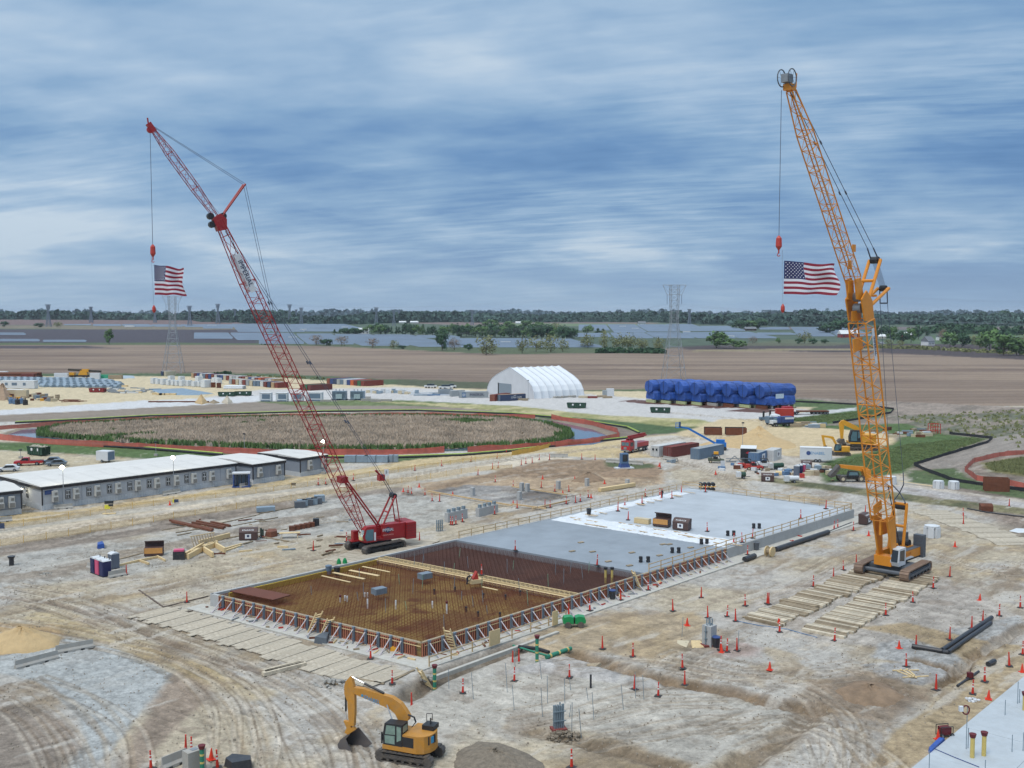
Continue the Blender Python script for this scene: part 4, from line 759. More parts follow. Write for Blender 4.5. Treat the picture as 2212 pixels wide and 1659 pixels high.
def pipes(u, v, n, rows, r, L_, rz, m, label, lab1, name='pipe', grp=None, cat='pipe'):
 p=G(u, v)
 for j in range(rows):
  for i in range(n-(j%2)):
   yy=(i+.5*(j%2))*r*2.06;loc=p+Vector((-math.sin(rz)*yy, math.cos(rz)*yy, r+j*r*1.75));key=('pipe', r, L_)
   if key not in POSTM:
    mb=MB();k=12;vs=[];
    for X_, rr_ in((0, r), (L_, r), (L_, r*.82), (0, r*.82)):
     for q_ in range(k):t=2*math.pi*q_/k;vs.append((X_, rr_*math.cos(t), rr_*math.sin(t)))
    mb.add(vs, [(a*k+q_, a*k+(q_+1)%k, ((a+1)%4)*k+(q_+1)%k, ((a+1)%4)*k+q_)for a in range(4)for q_ in range(k)]);POSTM[key]=mesh_of(mb.build('x', m))
   o=put(name, POSTM[key], loc=loc, rot=(0, 0, rz));setm(o, m);tag(o, lab1, cat, grp or label)
pipes(483, 840.5, 7, 2, .42, 9, -.05+math.pi*0, M_wht, 'white pipes stacked behind the two green dumpsters', 'big white pipe in the stack behind the two green dumpsters')
pipes(-10, 818, 5, 2, .85, 22, 0.05, M_rust, 'rusty pipes at the left edge of the yard', 'large rusty pipe at the far left edge of the yard')
gb=MB()
gb.prism([(-1.3, 0), (1.3, 0), (1.3, .8), (.6, 1.5), (-.6, 1.5), (-1.3, .8)], -3, 3);gb.box(0, -3.05, .3, 1.6, .1, .5);GB=mesh_of(gb.build('x', M_gal2))
for v, u0, u1, st_ in((836, 95, 262, 15.5), (831.5, 40, 262, 14.5), (828, 15, 258, 14), (824.5, 0, 240, 14), (821, 0, 210, 14)):
 u=u0
 while u<u1:simple('galvanised_frame', GB, G(u, v+(u-120)*.012), TH+rr.uniform(-.05, .05), 'galvanised grey steel frame in the dense block left of the left pylon', 'steel frame', 'galvanised frames in the dense block');u+=st_
M_tarp=mat('grey_tarp', S(128, 150, 168), .6, var=.25, scale=.5);
def flat(name, cat, pts, m, label, h=.35, kind=None):
 w=[G(*p)for p in pts];b_=w[0];mb=MB();n=len(w);R=random.Random(n);c_=sum(w, Vector())/n-b_
 vs=[(p-b_)for p in w]+[(p-b_).lerp(c_, .12)+Vector((0, 0, h*R.uniform(.7, 1.1)))for p in w]+[c_+Vector((0, 0, h))]
 mb.add(vs, [(i, (i+1)%n, n+(i+1)%n, n+i)for i in range(n)]+[(n+i, n+(i+1)%n, 2*n)for i in range(n)]);o=mb.build(name, m);o.location=b_;return tag(o, label, cat, kind=kind)
flat('tarpaulin', 'tarpaulin', V_(325, 842, 395, 839, 462, 850, 420, 854, 395, 854, 350, 852), M_tarp, 'large grey-blue tarpaulin spread over low stacks in the sandy yard');flat('tarpaulin', 'tarpaulin', V_(217, 811, 290, 812, 292, 817, 215, 820), mat('pale_tarp', S(170, 184, 194), .6), 'pale blue tarpaulin lying behind the galvanised block')
for i in range(26):
 u, v=rr.uniform(228, 345), rr.uniform(838, 850);o=thing('duct_section', 'loose silver duct section on the sand beside the grey tarpaulin', 'duct', G(u, v), rr.uniform(-.3, .5), 'loose duct sections on the sand');MB().box(0, 0, 0, rr.uniform(2, 6), rr.uniform(.6, 1.2), rr.uniform(.3, .7)).build('duct', rr.choice((M_gal2, M_wht, M_steel)), o)
for i, (u, v)in enumerate(((336, 852), (345, 853), (351, 853), (362, 853), (374, 853), (300, 849), (262, 847), (270, 835))):tag(MB().box(0, 0, 0, 2.6, 1.6, .7).build('lumber_pack', M_wood), 'small tan lumber pack lying along the tarpaulin edge', 'lumber', 'lumber packs by the tarpaulin').location=G(u, v)
M_ylw=mat('machine_yellow', S(236, 170, 40), .5, var=.06, dirt=.15);
o=thing('truck_crane', 'yellow truck crane with black boom parked at the back of the yard', 'truck crane', G(150, 818), .05)
mb=MB();mb.b0(0, 16, -1.3, 1.3, 1.0, 2.0);mb.build('chassis', M_dark, o);mb=MB();mb.b0(.2, 3, -1.3, 1.3, 1.2, 3.4);mb.prism([(5, 2), (10, 2), (9.4, 4.6), (6.2, 4.4)], -1.2, 1.2);mb.b0(7, 10.5, -1, 1, 3.6, 5.2);mb.build('cab', M_ylw, o);mb=MB();mb.beam((-.5, 0, 4.9), (17, 0, 3.8), .9, 1.1);mb.build('boom', mat('dark_boom', S(66, 58, 48), .6), o)
for x in(1.6, 3.4, 8, 9.8, 12.5, 14.3):
 w=MB();w.rod((x, -1.4, .65), (x, -.9, .65), .65, 12);w_=w.build('wheel', M_dark, o);w=MB();w.rod((x, -1.45, .65), (x, -1.38, .65), .3, 8);w.build('rim', M_ylw, w_)
def box_thing(name, cat, u, v, sx, sy, sz, m, label, rz=0.1, grp=None, lid=None, parts=()):
 o=thing(name, label, cat, G(u, v), rz, grp);MB().box(0, 0, .08, sx, sy, sz).build('body', m, o);MB().box(0, 0, 0, sx*.94, sy*.94, .08).build('base', M_dark, o)
 if lid:MB().box(0, 0, sz+.08, sx*1.03, sy*1.03, .12).build('lid', lid, o)
 return o
box_thing('site_trailer', 'trailer', 42, 839, 17, 3.2, 3.6, M_wht, 'long white box trailer beside the earth heap at the left edge', -.12, lid=M_wroof);o=bpy.data.objects['site_trailer']
for x in(-5.5, -1.5, 3.5):MB().box(x, -1.63, 1.5, 1.4 if x!=-1.5 else 2.6, .05, 1.3).build('window', CC['slate'], o)
box_thing('site_trailer', 'trailer', 12, 857, 15, 3, 2.9, M_tanm, 'beige box trailer in front of the white one at the left edge', 0, lid=M_wroof);box_thing('portable_shed', 'shed', 48, 858, 4.6, 3, 3.0, M_tanm, 'cream square shed right of the beige trailer', .05)
box_thing('stacked_bin', 'bin', 37, 816, 8, 3, 2.2, CC['navy'], 'dark blue bin with a raised lid at the back left of the yard', 0, lid=CC['navy']);box_thing('stacked_bin', 'bin', 61, 818, 6.5, 3, 2.6, CC['maroon'], 'dark red bin at the back left of the yard');box_thing('water_tank', 'tank', 133, 819, 7, 2.4, 3.2, M_wht, 'white tank trailer left of the yellow truck crane');box_thing('water_tank', 'tank', 206, 819, 5, 2.4, 3.2, M_wht, 'white tank trailer right of the yellow truck crane');box_thing('portable_shed', 'shed', 0, 814, 8, 3, 3, M_wht, 'white shed corner at the far left edge');box_thing('dumpster_small', 'bin', 236, 818, 9, 3, 2, mat('teal', S(60, 170, 130)), 'turquoise bin behind the pale tarpaulin')
box_thing('pallet_stack', 'pallets', 250, 819, 7, 3, 2.2, M_woodd, 'stack of grey pallets beside the turquoise bin');
for i, (u, v, c_)in enumerate(((24, 872, 'azure'), (33, 873, 'azure'), (38, 874, 'navy'), (46, 872, 'azure'), (55, 875, 'navy'))):
 o=thing('fuel_drum', ('black' if c_=='navy' else 'blue')+' drum standing in the cluster at the left edge, number from left seen: '+['first', 'second', 'third', 'fourth', 'last'][i], 'drum', G(u, v), 0, 'drums at the left edge');o['label']=['leftmost blue drum', 'second blue drum from the left', 'dark drum in the middle', 'blue drum right of the middle', 'dark drum at the right end'][i]+' of the cluster at the left edge'
 mb=MB();mb.lathe([(.9, 0), (.95, .3), (.9, .6), (.95, 1.4), (.9, 1.7), (.85, 2.0), (.25, 2.1), (.2, 2.7)], 10);mb.build('drum', CC[c_]if c_!='navy' else M_dark, o)
for i in range(34):
 u, v=rr.uniform(20, 125), rr.uniform(856, 868);m=rr.choice((M_tanm, M_woodd, M_rust, CC['slate'], M_ylw, M_steel, CC['cream']));tag(MB().box(0, 0, 0, rr.uniform(1, 3), rr.uniform(1, 2), rr.uniform(.5, 1.9), rr.uniform(0, 1)).build('stored_crate', m), 'crate or pallet load in the jumble left of the sandy yard', 'crate', 'jumble of crates left in the yard').location=G(u, v)
for i in range(9):b_=MB();b_.beam((0, 0, .15), (7, rr.uniform(-2, 2), .15), .3, .25);tag(b_.build('steel_beam', M_rust), 'thin rusty beam lying on sand right of the jumble', 'beam', 'rusty beams in the sand').location=G(rr.uniform(120, 150), rr.uniform(864, 869))
def heap(pts, h, m, label, name='earth_heap', seed=1, pk=None):
 w=[G(*p)for p in pts];c_=sum(w, Vector())/len(w);n=28;R=random.Random(seed);mb=MB();vs=[];K=9
 W2=[(p.x, p.y)for p in w]
 for j in range(K+1):
  f=j/K
  for i in range(n):
   t=i*len(w)/n;a=w[int(t)%len(w)];b_=w[(int(t)+1)%len(w)];e=a.lerp(b_, t-int(t));q=c_.lerp(e, 1-f*(.97));z=h*(f**0.85)*(1-.12*math.sin(i*1.7+seed)*f)*R.uniform(.93, 1.05)-(.15 if j==0 else 0);vs.append((q.x-c_.x+R.uniform(-.1, .1), q.y-c_.y+R.uniform(-.1, .1), z))
 vs.append((0, 0, h*1.0));mb.add(vs, [(j*n+i, j*n+(i+1)%n, (j+1)*n+(i+1)%n, (j+1)*n+i)for j in range(K)for i in range(n)]+[(K*n+i, K*n+(i+1)%n, (K+1)*n)for i in range(n)])
 o=mb.build(name, m, smooth=True);o.location=c_;return tag(o, label, 'heap')
M_sand=mat('sand', S(198, 170, 126), .95, var=.14, scale=1.0, bump=.6, bscale=5);M_soil=mat('soil', S(150, 126, 102), .95, var=.3, scale=.8, bump=1, bscale=4);M_grav=mat('gravel_pile', S(196, 186, 168), .95, var=.15, bump=.6, bscale=9)
heap(V_(420, 871, 434, 866, 450, 871, 436, 874), 3.2, M_sand, 'small pointed sand heap left of two beside the yard road', seed=2);heap(V_(478, 870, 490, 866, 504, 870, 492, 873), 2.6, M_grav, 'small grey heap, right of two beside the yard road', seed=3);heap(V_(447, 871, 462, 868, 476, 870, 462, 873), 1.2, M_woodd, 'low rubble heap between the two pointed heaps', seed=4)
heap(V_(-30, 862, 0, 842, 20, 850, 30, 858, 10, 866), 5, M_soil, 'brown earth heap against the white trailer at the left edge', seed=5)
tag(MB().box(0, 0, 0, 24, .8, .5).build('steel_beam', M_rust), 'long dark beam lying along the yard road', 'beam').location=G(386, 869)
for i, (u, v)in enumerate(((575, 867), (610, 867), (643, 867), (680, 866))):
 o=thing('cooling_unit', ['leftmost white cooling unit', 'second white cooling unit from left', 'white cooling unit behind the red boom', 'rightmost, widest white cooling unit'][i]+' on the gravel strip', 'cooling unit', G(u, v), -.12, 'white cooling units on the gravel');w_=4.6 if i<3 else 6.5
 MB().box(0, 0, .1, w_, 2.4, 3.3).build('housing', M_wht, o);MB().box(.35, -1.22, 1.1, w_*.72, .06, 1.9).build('grille', CC['slate'], o);MB().box(0, 0, 3.4, w_+.2, 2.6, .15).build('roof', M_wroof, o);MB().box(.2, -1.3, .1, w_*.8, .3, .5).build('skid', CC['slate'], o)
for i, u in enumerate((734, 773)):
 o=thing('transformer', ('left' if i==0 else 'right')+' of two big grey finned transformers on the gravel strip', 'transformer', G(u, 864), -.08, 'grey transformers on the gravel');MB().box(0, 0, .3, 5.5, 3.2, 3.4).build('tank', M_gal2, o)
 for x in np.linspace(-2.6, 2.6, 12):MB().box(x, -1.85, 1.5, .12, .5, 2.2).build('cooling_fin', M_gal2, o)
 MB().box(.2, -2.2, .7, 2.6, .3, 1.9).build('control_cabinet', mat('pale_cabinet', S(176, 196, 200), .5), o);MB().box(0, 0, 0, 6.5, 3.6, .3).build('base', M_dark, o)
 for x in(-1.5, 0, 1.5):mb=MB();mb.rod((x, 0, 3.7), (x, 0, 4.4), .16, 8);mb.build('bushing', M_steel, o)
for i, (u, v, w_)in enumerate(((703, 868, 4), (788, 861, 5), (799, 866, 7), (811, 868, 4), (828, 867, 7), (1030-553*0, 862, 0))):
 if w_:tag(MB().box(0, 0, 0, w_, 1, .9).build('concrete_barrier', M_conc), 'low concrete barrier on the gravel strip near the transformers', 'barrier', 'barriers near the transformers').location=G(u, v)
for i in range(24):u=795+i*4.6;tag(MB().box(0, 0, 0, 1.7, 1.6, rr.uniform(.9, 2.0), taper=.93).build('wrapped_pallet', rr.choice((M_wrap, M_wrap, M_tanm, M_gal2))), 'wrapped pallet load in the line across the gravel towards the tent', 'pallet load', 'wrapped pallet loads on the gravel').location=G(u, 849+i*.12+rr.uniform(-2, 1))
for i in range(14):m=rr.choice((M_wht, M_gal2, CC['azure']));b_=MB();b_.beam((0, 0, .3), (9, rr.uniform(-1, 1), .3), .6, .5);tag(b_.build('pipe_bundle', m), 'flat bundle of pipes on the gravel left of the grey containers', 'pipe bundle', 'pipe bundles left of the grey containers').location=G(rr.uniform(880, 965), 851+rr.uniform(-2, 4))
for u, v in((927, 838), (933, 838), (958, 840), (967, 840), (975, 838)):o=thing('parked_car', 'small white vehicle parked at the far edge of the gravel left of the tent', 'car', G(u, v), .1, 'vehicles at the gravel edge');MB().box(0, 0, .4, 4.6, 1.9, .8).build('body', M_wht, o);MB().box(.1, 0, 1.2, 2.4, 1.7, .7, taper=.85).build('cabin', M_win, o);MB().box(-1.4, 0, 0, .8, 1.95, .7).build('wheel', M_dark, o);MB().box(1.4, 0, 0, .8, 1.95, .7).build('wheel', M_dark, o)
# white fabric tent
M_fab=mat('tent_fabric', S(232, 236, 240), .6, var=.04, scale=.3, bump=.2, bscale=.8);M_fab2=mat('tent_end_fabric', S(216, 218, 222), .6, var=.06, scale=.3)
a, b_, c_=G(1050, 850), G(1155, 862), G(1262, 856);wd=(a-b_);rz=math.atan2(c_.y-b_.y, c_.x-b_.x);ux=Vector((math.cos(rz), math.sin(rz), 0));uy=Vector((-ux.y, ux.x, 0));L_=(c_-b_).length;Wt=wd.dot(uy);Ht=17.5
o=thing('fabric_tent', 'big white ribbed fabric tent on the far gravel yard', 'tent', b_, rz)
kx=wd.dot(ux)
Ht=(862-797)*(b_.y)/F
PR=[(0, 0), (.02, .24), (.06, .42), (.12, .56), (.2, .68), (.3, .79), (.4, .895), (.5, 1.0)];PR=PR+[(1-y, z)for y, z in PR[::-1][1:]]
nb=7
for i in range(nb):
 x0, x1=L_*i/nb, L_*(i+1)/nb;mb=MB();ns=4;vs=[]
 for j in range(ns+1):
  f=j/ns;x=x0+(x1-x0)*f;sag=math.sin(math.pi*f)*.35
  for y, z in PR:s_=1-sag/Wt*2;vs.append((x+kx*y*0, Wt*.5+(y-.5)*Wt*s_, z*(Ht-sag*.8)))
 n=len(PR);mb.add(vs, [(j*n+k, j*n+k+1, (j+1)*n+k+1, (j+1)*n+k)for j in range(ns)for k in range(n-1)]);mb.build('roof_bay', M_fab, o, smooth=False)
for i in range(nb+1):
 mb=MB();x=L_*i/nb;pts=[(x, Wt*.5+(y-.5)*Wt*1.004, z*Ht+.05)for y, z in PR];mb.path([Vector(p)for p in pts], .13, 4);mb.build('arch_rib', mat('tent_rib', S(196, 202, 210), .6), o)
for x, nm in((0.02, 'end_wall'), (L_-.02, 'end_wall')):mb=MB();mb.add([(x, y*Wt, z*Ht*.995)for y, z in PR], [tuple(range(len(PR)))]);mb.build(nm, M_fab2, o)
MB().b0(-.12, 0, Wt*.47, Wt*.73, 0, 5.2).build('roller_door', mat('grey_door', S(138, 150, 160), .6, var=.04), o);MB().b0(-.2, .0, Wt*.735, Wt*.75, 0, 5.3).build('door_frame', M_dark, o)
for i in range(3):MB().box(L_*.4+i*4, -1.5, 0, 3, 1.5, .8).build('base_ballast', M_conc, o)
for u, v, m in((1170, 862, M_woodd), (1300, 856, M_tanm), (1320, 857, CC['red']), (1340, 855, M_woodd), (1352, 857, M_woodd)):tag(MB().box(0, 0, 0, 4, 2, .8).build('timber_pile', m), 'low pile of timber on the ground right of the tent', 'timber pile', 'timber piles near the tent').location=G(u-40, v+3)
box_thing('control_cabinet', 'cabinet', 1318, 856, 3, 2, 3.2, M_wht, 'white control cabinet in the grass right of the tent');box_thing('control_cabinet', 'cabinet', 1308, 856, 2.4, 2, 2.4, CC['grey'], 'grey cabinet next to the white one right of the tent')
# blue tarpaulin-wrapped machines on blocks
M_btarp=mat('blue_tarp', S(40, 84, 164), .5, var=.32, scale=.6, bump=1.6, bscale=.9, dirt=.05);M_lbl=mat('pale_label', S(198, 214, 226), .6)
proto=None
def mach(loc, rz, label, first):
 o=thing('wrapped_machine', label, 'machine', loc, rz, 'blue wrapped machines in a row');R=random.Random(int(loc.x))
 def skin(pr, w0, w1, nm):
  mb=MB();n=len(pr);vs=[];K=9
  for j in range(K+1):
   f=j/K;x=w0+(w1-w0)*f;e=1-.14*(abs(f-.5)*2)**6
   for k, (y, z)in enumerate(pr):q=e+R.uniform(-.07, .06);cz=sum(p[1]for p in pr)/n;vs.append((x+R.uniform(-.3, .3)*(0<j<K), y*q, cz+(z-cz)*q))
  mb.add(vs, [(j*n+k, j*n+(k+1)%n, (j+1)*n+(k+1)%n, (j+1)*n+k)for j in range(K)for k in range(n)]+[tuple(range(n))[::-1], tuple(range(K*n, (K+1)*n))]);return mb.build(nm, M_btarp, o)
 circ=[(3.0*math.cos(t), 6.5+2.75*math.sin(t))for t in np.linspace(0, 2*math.pi, 17)[:-1]]
 skin(circ, 0, 16, 'upper_wrap');low=[(-2.9, 1.4), (2.9, 1.4), (3.2, 2.2), (3.0, 4.2), (2.2, 5.2), (-2.2, 5.2), (-3.0, 4.2), (-3.2, 2.2)];skin(low, .8, 15.5, 'lower_wrap')
 for x in(.06, 3.0):
  mb=MB();mb.path([Vector((x-.05 if x>1 else-.08, 3.04*math.cos(t)if x>1 else 0, 6.5+(2.8 if x>1 else 2.7)*math.sin(t)))for t in(np.linspace(-1.5, 4.7, 14)if x>1 else np.linspace(-1.57, 1.57, 8))], .07, 4);mb.build('strap', M_black, o)
 MB().b0(5.2, 9.2, -3.05, -2.95, 3.9, 5.6).build('label_panel', M_lbl, o)
 for x in np.linspace(1.2, 15, 6):MB().box(x, 0, .25, .8, 5.4, 1.1).build('support_block', rr.choice((M_conc, M_rust, mat('pale_green', S(190, 200, 150)))), o)
 MB().box(8, 0, 0, 16, 5.6, .25).build('timber_mat', M_rust, o);return o
for i in range(8):
 a=G(1401, 871).lerp(G(1640, 884), i/7);mach(a, math.radians(30), ['leftmost blue wrapped machine', 'second blue wrapped machine from the left', 'third blue wrapped machine from the left', 'fourth blue wrapped machine from the left', 'fourth blue wrapped machine from the right', 'third blue wrapped machine from the right', 'second blue wrapped machine from the right', 'rightmost blue wrapped machine'][i]+' in the row', i==0)
for pts, n_ in((V_(1335, 867, 1370, 863, 1440, 869, 1400, 873), 'leftmost'), (V_(1400, 872, 1450, 869, 1520, 875, 1470, 877), 'second from left'), (V_(1494, 880, 1530, 876, 1590, 879, 1545, 883), 'third from left'), (V_(1565, 888, 1610, 883, 1690, 886, 1650, 892), 'rightmost')):flat('steel_mat', 'mat', pts, mat('rusty_mat', S(98, 68, 62), .9, var=.15), n_+' dark rusty mat on the gravel before the blue machines', .12)
# the two crawler cranes
M_cred=mat('crane_red', S(164, 30, 36), .45, var=.08, dirt=.06);M_cyel=mat('crane_orange_yellow', S(232, 148, 36), .45, var=.08, dirt=.06);M_rope=mat('wire_rope', S(84, 94, 112), .6);M_blk=mat('black_paint', S(40, 42, 46), .5, var=.08);M_gls=mat('cab_glass', S(96, 128, 138), .12, var=.1, spec=.8);M_cwg=mat('counterweight_grey', S(92, 98, 106), .6, var=.06);M_track=mat('track_steel', S(96, 92, 90), .6, .3, var=.15, dirt=.4);M_trackr=mat('track_rusty', S(140, 116, 100), .7, .2, var=.2, dirt=.4)
def lattice(pl, a, b, wa, wb, da, db, n, rc, rl, off=0.0):
 """square lattice from a to b, (t, z) in the crane's plane; w is across, d in the plane; chords and lacing apart"""
 A=Vector((a[0], 0, a[1]));B=Vector((b[0], 0, b[1]));ax=(B-A);Ld=ax.length;ax.normalize();nr=Vector((-ax.z, 0, ax.x));ch=MB(pl.M());lc=MB(pl.M())
 def ring(f):c_=A+ax*(Ld*f);w=(wa+(wb-wa)*f)/2;d=(da+(db-da)*f)/2;return[c_+Vector((0, s*w+off, 0))+nr*(k*d)for s, k in((-1, -1), (1, -1), (1, 1), (-1, 1))]
 rs=[ring(i/n)for i in range(n+1)]
 for i in range(4):ch.rod(rs[0][i], rs[n][i], rc, 6)
 for j in range(n):
  for i in range(4):
   k=(i+1)%4;p, q=(rs[j][i], rs[j+1][k])if(j+i)%2 else(rs[j][k], rs[j+1][i]);lc.rod(p, q, rl, 4, cap=False)
   if j==0 or j%3==0:lc.rod(rs[j][i], rs[j][k], rl, 4, cap=False)
 for i in range(4):lc.rod(rs[n][i], rs[n][(i+1)%4], rl*1.4, 4)
 return ch, lc
def boom_part(root, pl, name, a, b, wa, wb, da, db, n, rc, rl, m):
 ch, lc=lattice(pl, a, b, wa, wb, da, db, n, rc, rl);o=ch.build(name, m, root);lc.build('lacing', m, o);return o
def track(root, c_, h, Lt, w, ht, m, mframe, side):
 o=bpy.data.objects.new('crawler_track', None)
 mb=MB(Matrix.Translation(c_)@Matrix.Rotation(h, 4, 'Z'));r=ht/2;pr=[]
 for t in np.linspace(-math.pi/2, math.pi/2, 9):pr.append((Lt/2-r+r*math.cos(t), r+r*math.sin(t)))
 for t in np.linspace(math.pi/2, math.pi*1.5, 9):pr.append((-Lt/2+r+r*math.cos(t), r+r*math.sin(t)))
 inner=[(x*.93, r+(z-r)*.8)for x, z in pr];n=len(pr)
 for(y0, y1)in((-w/2, w/2), ):
  vs=[(x, y0, z)for x, z in pr]+[(x, y1, z)for x, z in pr]+[(x, y0, z)for x, z in inner]+[(x, y1, z)for x, z in inner]
  mb.add(vs, [f for i in range(n)for f in((i, (i+1)%n, n+(i+1)%n, n+i), (2*n+(i+1)%n, 2*n+i, 3*n+i, 3*n+(i+1)%n), ((i+1)%n, i, 2*n+i, 2*n+(i+1)%n), (n+i, n+(i+1)%n, 3*n+(i+1)%n, 3*n+i))])
 tr=mb.build('crawler_track', m, root)
 per=2*(Lt-ht)+math.pi*ht;ns=int(per/.42);sh=MB(Matrix.Translation(c_)@Matrix.Rotation(h, 4, 'Z'))
 for i in range(ns):
  s_=per*i/ns
  if s_<Lt-ht:x, z, a=-Lt/2+r+s_, ht, 0
  elif s_<Lt-ht+math.pi*r:q=(s_-(Lt-ht))/r;x, z, a=Lt/2-r+r*math.sin(q), r+r*math.cos(q), -q
  elif s_<2*(Lt-ht)+math.pi*r:x, z, a=Lt/2-r-(s_-(Lt-ht)-math.pi*r), 0, math.pi
  else:q=(s_-2*(Lt-ht)-math.pi*r)/r;x, z, a=-Lt/2+r-r*math.sin(q), r-r*math.cos(q), math.pi-q
  sh.box(0, 0, -.02, .3, w*1.02, .07, M=sh.M@Matrix.Translation((x, 0, z))@Matrix.Rotation(-a, 4, 'Y'))
 sh.build('track_shoes', m, tr)
 fr=MB(Matrix.Translation(c_)@Matrix.Rotation(h, 4, 'Z'));fr.b0(-Lt/2+r, Lt/2-r, -w*.38, w*.38, ht*.25, ht*.72);fr.b0(-Lt/2+r*1.4, Lt/2-r*1.4, side*w*.5-.04, side*w*.5+.04, ht*.42, ht*.6);fr.build('track_frame', mframe, tr)
 for i in range(7):x=-Lt/2+r+(Lt-ht)*i/6;wl=MB(Matrix.Translation(c_)@Matrix.Rotation(h, 4, 'Z'));wl.rod((x, -w*.46, r if i in(0, 6)else ht*.3), (x, w*.46, r if i in(0, 6)else ht*.3), ht*(.36 if i in(0, 6)else.17), 12);wl.build('roller', mframe, tr)
 return tr
# ---- red crane
cR=(G(750, 1188)+G(789, 1198))/2+Vector((math.cos(math.radians(44)), math.sin(math.radians(44)), 0))*3.5;hU, hL=math.radians(213), math.radians(224);PR_=Plane(cR, hU);red=thing('crawler_crane', 'red lattice-boom crawler crane with jib, standing left of the pit', 'crane', cR)
RM=lambda:MB(PR_.M());LM=Matrix.Rotation(hL, 4, 'Z')
for s_ in(-1, 1):track(red, Vector((-math.sin(hL)*2.15*s_, math.cos(hL)*2.15*s_, 0)), hL, 7.4, 1.0, 1.15, M_track if s_<0 else M_track, M_blk, s_)
mb=MB(LM);mb.b0(-1.6, 1.6, -1.8, 1.8, .35, 1.15);mb.b0(-2.6, 2.6, -.6, .6, .45, 1.05);mb.disc(0, 0, 1.15, 1.4, .3, 18);mb.build('car_body', M_blk, red)
mb=RM();mb.b0(-4.2, 2.6, -1.5, 1.5, 1.45, 1.75);mb.b0(-4.2, -.6, .75, 1.55, 1.75, 3.75);mb.b0(-4.2, 1.0, -1.5, -.4, 1.75, 3.3);mb.b0(-3.9, -2.2, -1.2, .7, 1.75, 3.5);mb.build('engine_housing', M_cred, red)
mb=RM();mb.b0(-5.9, -4.3, -1.9, -.05, 1.25, 3.75);mb.b0(-5.9, -4.3, .05, 1.9, 1.25, 3.75);o=mb.build('counterweight', M_cred, red)
mb=RM()
for z in(1.7, 2.1, 2.5, 2.9, 3.3):mb.b0(-5.92, -4.28, -1.92, 1.92, z, z+.03)
mb.build('counterweight_joint', M_blk, o)
mb=RM();mb.prism([(.7, 1.5), (2.55, 1.5), (2.9, 2.2), (2.55, 3.5), (2.2, 3.8), (.7, 3.8)], .85, 1.95);cab=mb.build('cab', M_cred, red)
mb=RM();mb.prism([(1.2, 1.75), (2.3, 1.75), (2.6, 2.3), (2.3, 3.4), (1.2, 3.4)], 1.955, 1.975);mb.add([(2.62, .95, 3.3), (2.62, 1.85, 3.3), (2.93, 1.85, 2.35), (2.93, .95, 2.35)], [(0, 1, 2, 3)]);mb.build('window', M_gls, cab);mb=RM();mb.b0(.85, 1.1, 1.96, 1.99, 1.7, 2.9);mb.build('white_panel', M_txtw, cab)
mb=RM();mb.b0(2.7, 3.1, .95, 1.85, 1.9, 2.35);mb.build('headlamp_panel', mat('pale_yellow', S(226, 210, 150), .6), cab)
mb=RM()
for i in range(6):mb.beam((.15, 1.72, 1.8+i*.34), (.62, 1.72, 1.8+i*.34), .05, .05)
for x in(.15, .62):mb.beam((x, 1.72, 1.6), (x, 1.72, 3.9), .05, .05)
mb.build('access_ladder', M_cred, red)
mb=RM();mb.prism([(-1.3, 3.05), (-.35, 3.55), (-1.3, 4.05-.35), (-2.25, 3.2)][0:0]or[(-2.2, 2.95), (-1.35, 3.42), (-.5, 2.95), (-1.35, 2.45)], 1.56, 1.575);lg=mb.build('logo_diamond', mat('logo_navy', S(46, 40, 84), .5), red)
text('IMPERIAL', .62, M_txtw, red, PR_.w(-1.35, 2.95, 1.60), (math.pi/2, 0, hU+math.pi), sx=.75);text('MANITOWOC', .26, mat('pink_lettering', S(232, 170, 160), .6), red, PR_.w(-1.35, 2.2, 1.60), (math.pi/2, 0, hU+math.pi), sx=1.1)
mb=RM();mb.b0(2.6, 3.7, -1.5, -.2, 1.35, 1.5);mb.b0(2.5, 3.3, -1.4, -.5, 1.5, 2.9);mb.build('front_tank', M_cred, red)
mb=RM()
for y in(-1.4, .6):
 mb.path([Vector((-4, y, 3.8)), Vector((-4, y, 4.5)), Vector((-.8, y, 4.5)), Vector((-.8, y, 3.8))], .03, 4)
mb.build('guard_rail', M_cred, red)
foot=(1.7, 2.2);T1=PR_.pt(472, 476);TIP=PR_.pt(324, 272)
bs0=Vector((foot[0], 0, foot[1]));
def lerp2(a, b_, f):return(a[0]+(b_[0]-a[0])*f, a[1]+(b_[1]-a[1])*f)
Lb=math.dist(foot, T1);fs=[0, 7/Lb, 15.5/Lb, 24/Lb, 32.5/Lb, 41/Lb, 1.0];W0=1.75
for i in range(6):
 a, b_=lerp2(foot, T1, fs[i]), lerp2(foot, T1, fs[i+1]);wa=W0*(.9 if i==0 else 1);wb=W0*(.55 if i==5 else 1);boom_part(red, PR_, 'boom_section', a, b_, wa, wb, .5 if i==0 else W0, .9 if i==5 else W0, 9 if i<5 else 4, .075, .032, M_cred)
mb=RM();c0=lerp2(foot, T1, .985);mb.prism([(T1[0]-1.0, T1[1]-1.2), (T1[0]+.2, T1[1]-1.5), (T1[0]+.9, T1[1]+.2), (T1[0]-.2, T1[1]+.9), (T1[0]-1.0, T1[1]+.2)], -.5, .5);hd=mb.build('boom_head', M_cred, red)
for x, z in((.9, -.6), (1.1, .5), (-.6, .6)):w=RM();w.rod((T1[0]+x, -.35, T1[1]+z), (T1[0]+x, .35, T1[1]+z), .45, 12);w.build('sheave', M_blk, hd)
LJ=math.dist(T1, TIP);
for i, (f0, f1, w0, w1)in enumerate(((0, .35, .5, 1.0), (.35, .72, 1.0, 1.0), (.72, .95, 1.0, .45))):boom_part(red, PR_, 'jib_section', lerp2(T1, TIP, f0), lerp2(T1, TIP, f1), w0, w1, w0, w1, 6, .05, .024, M_cred)
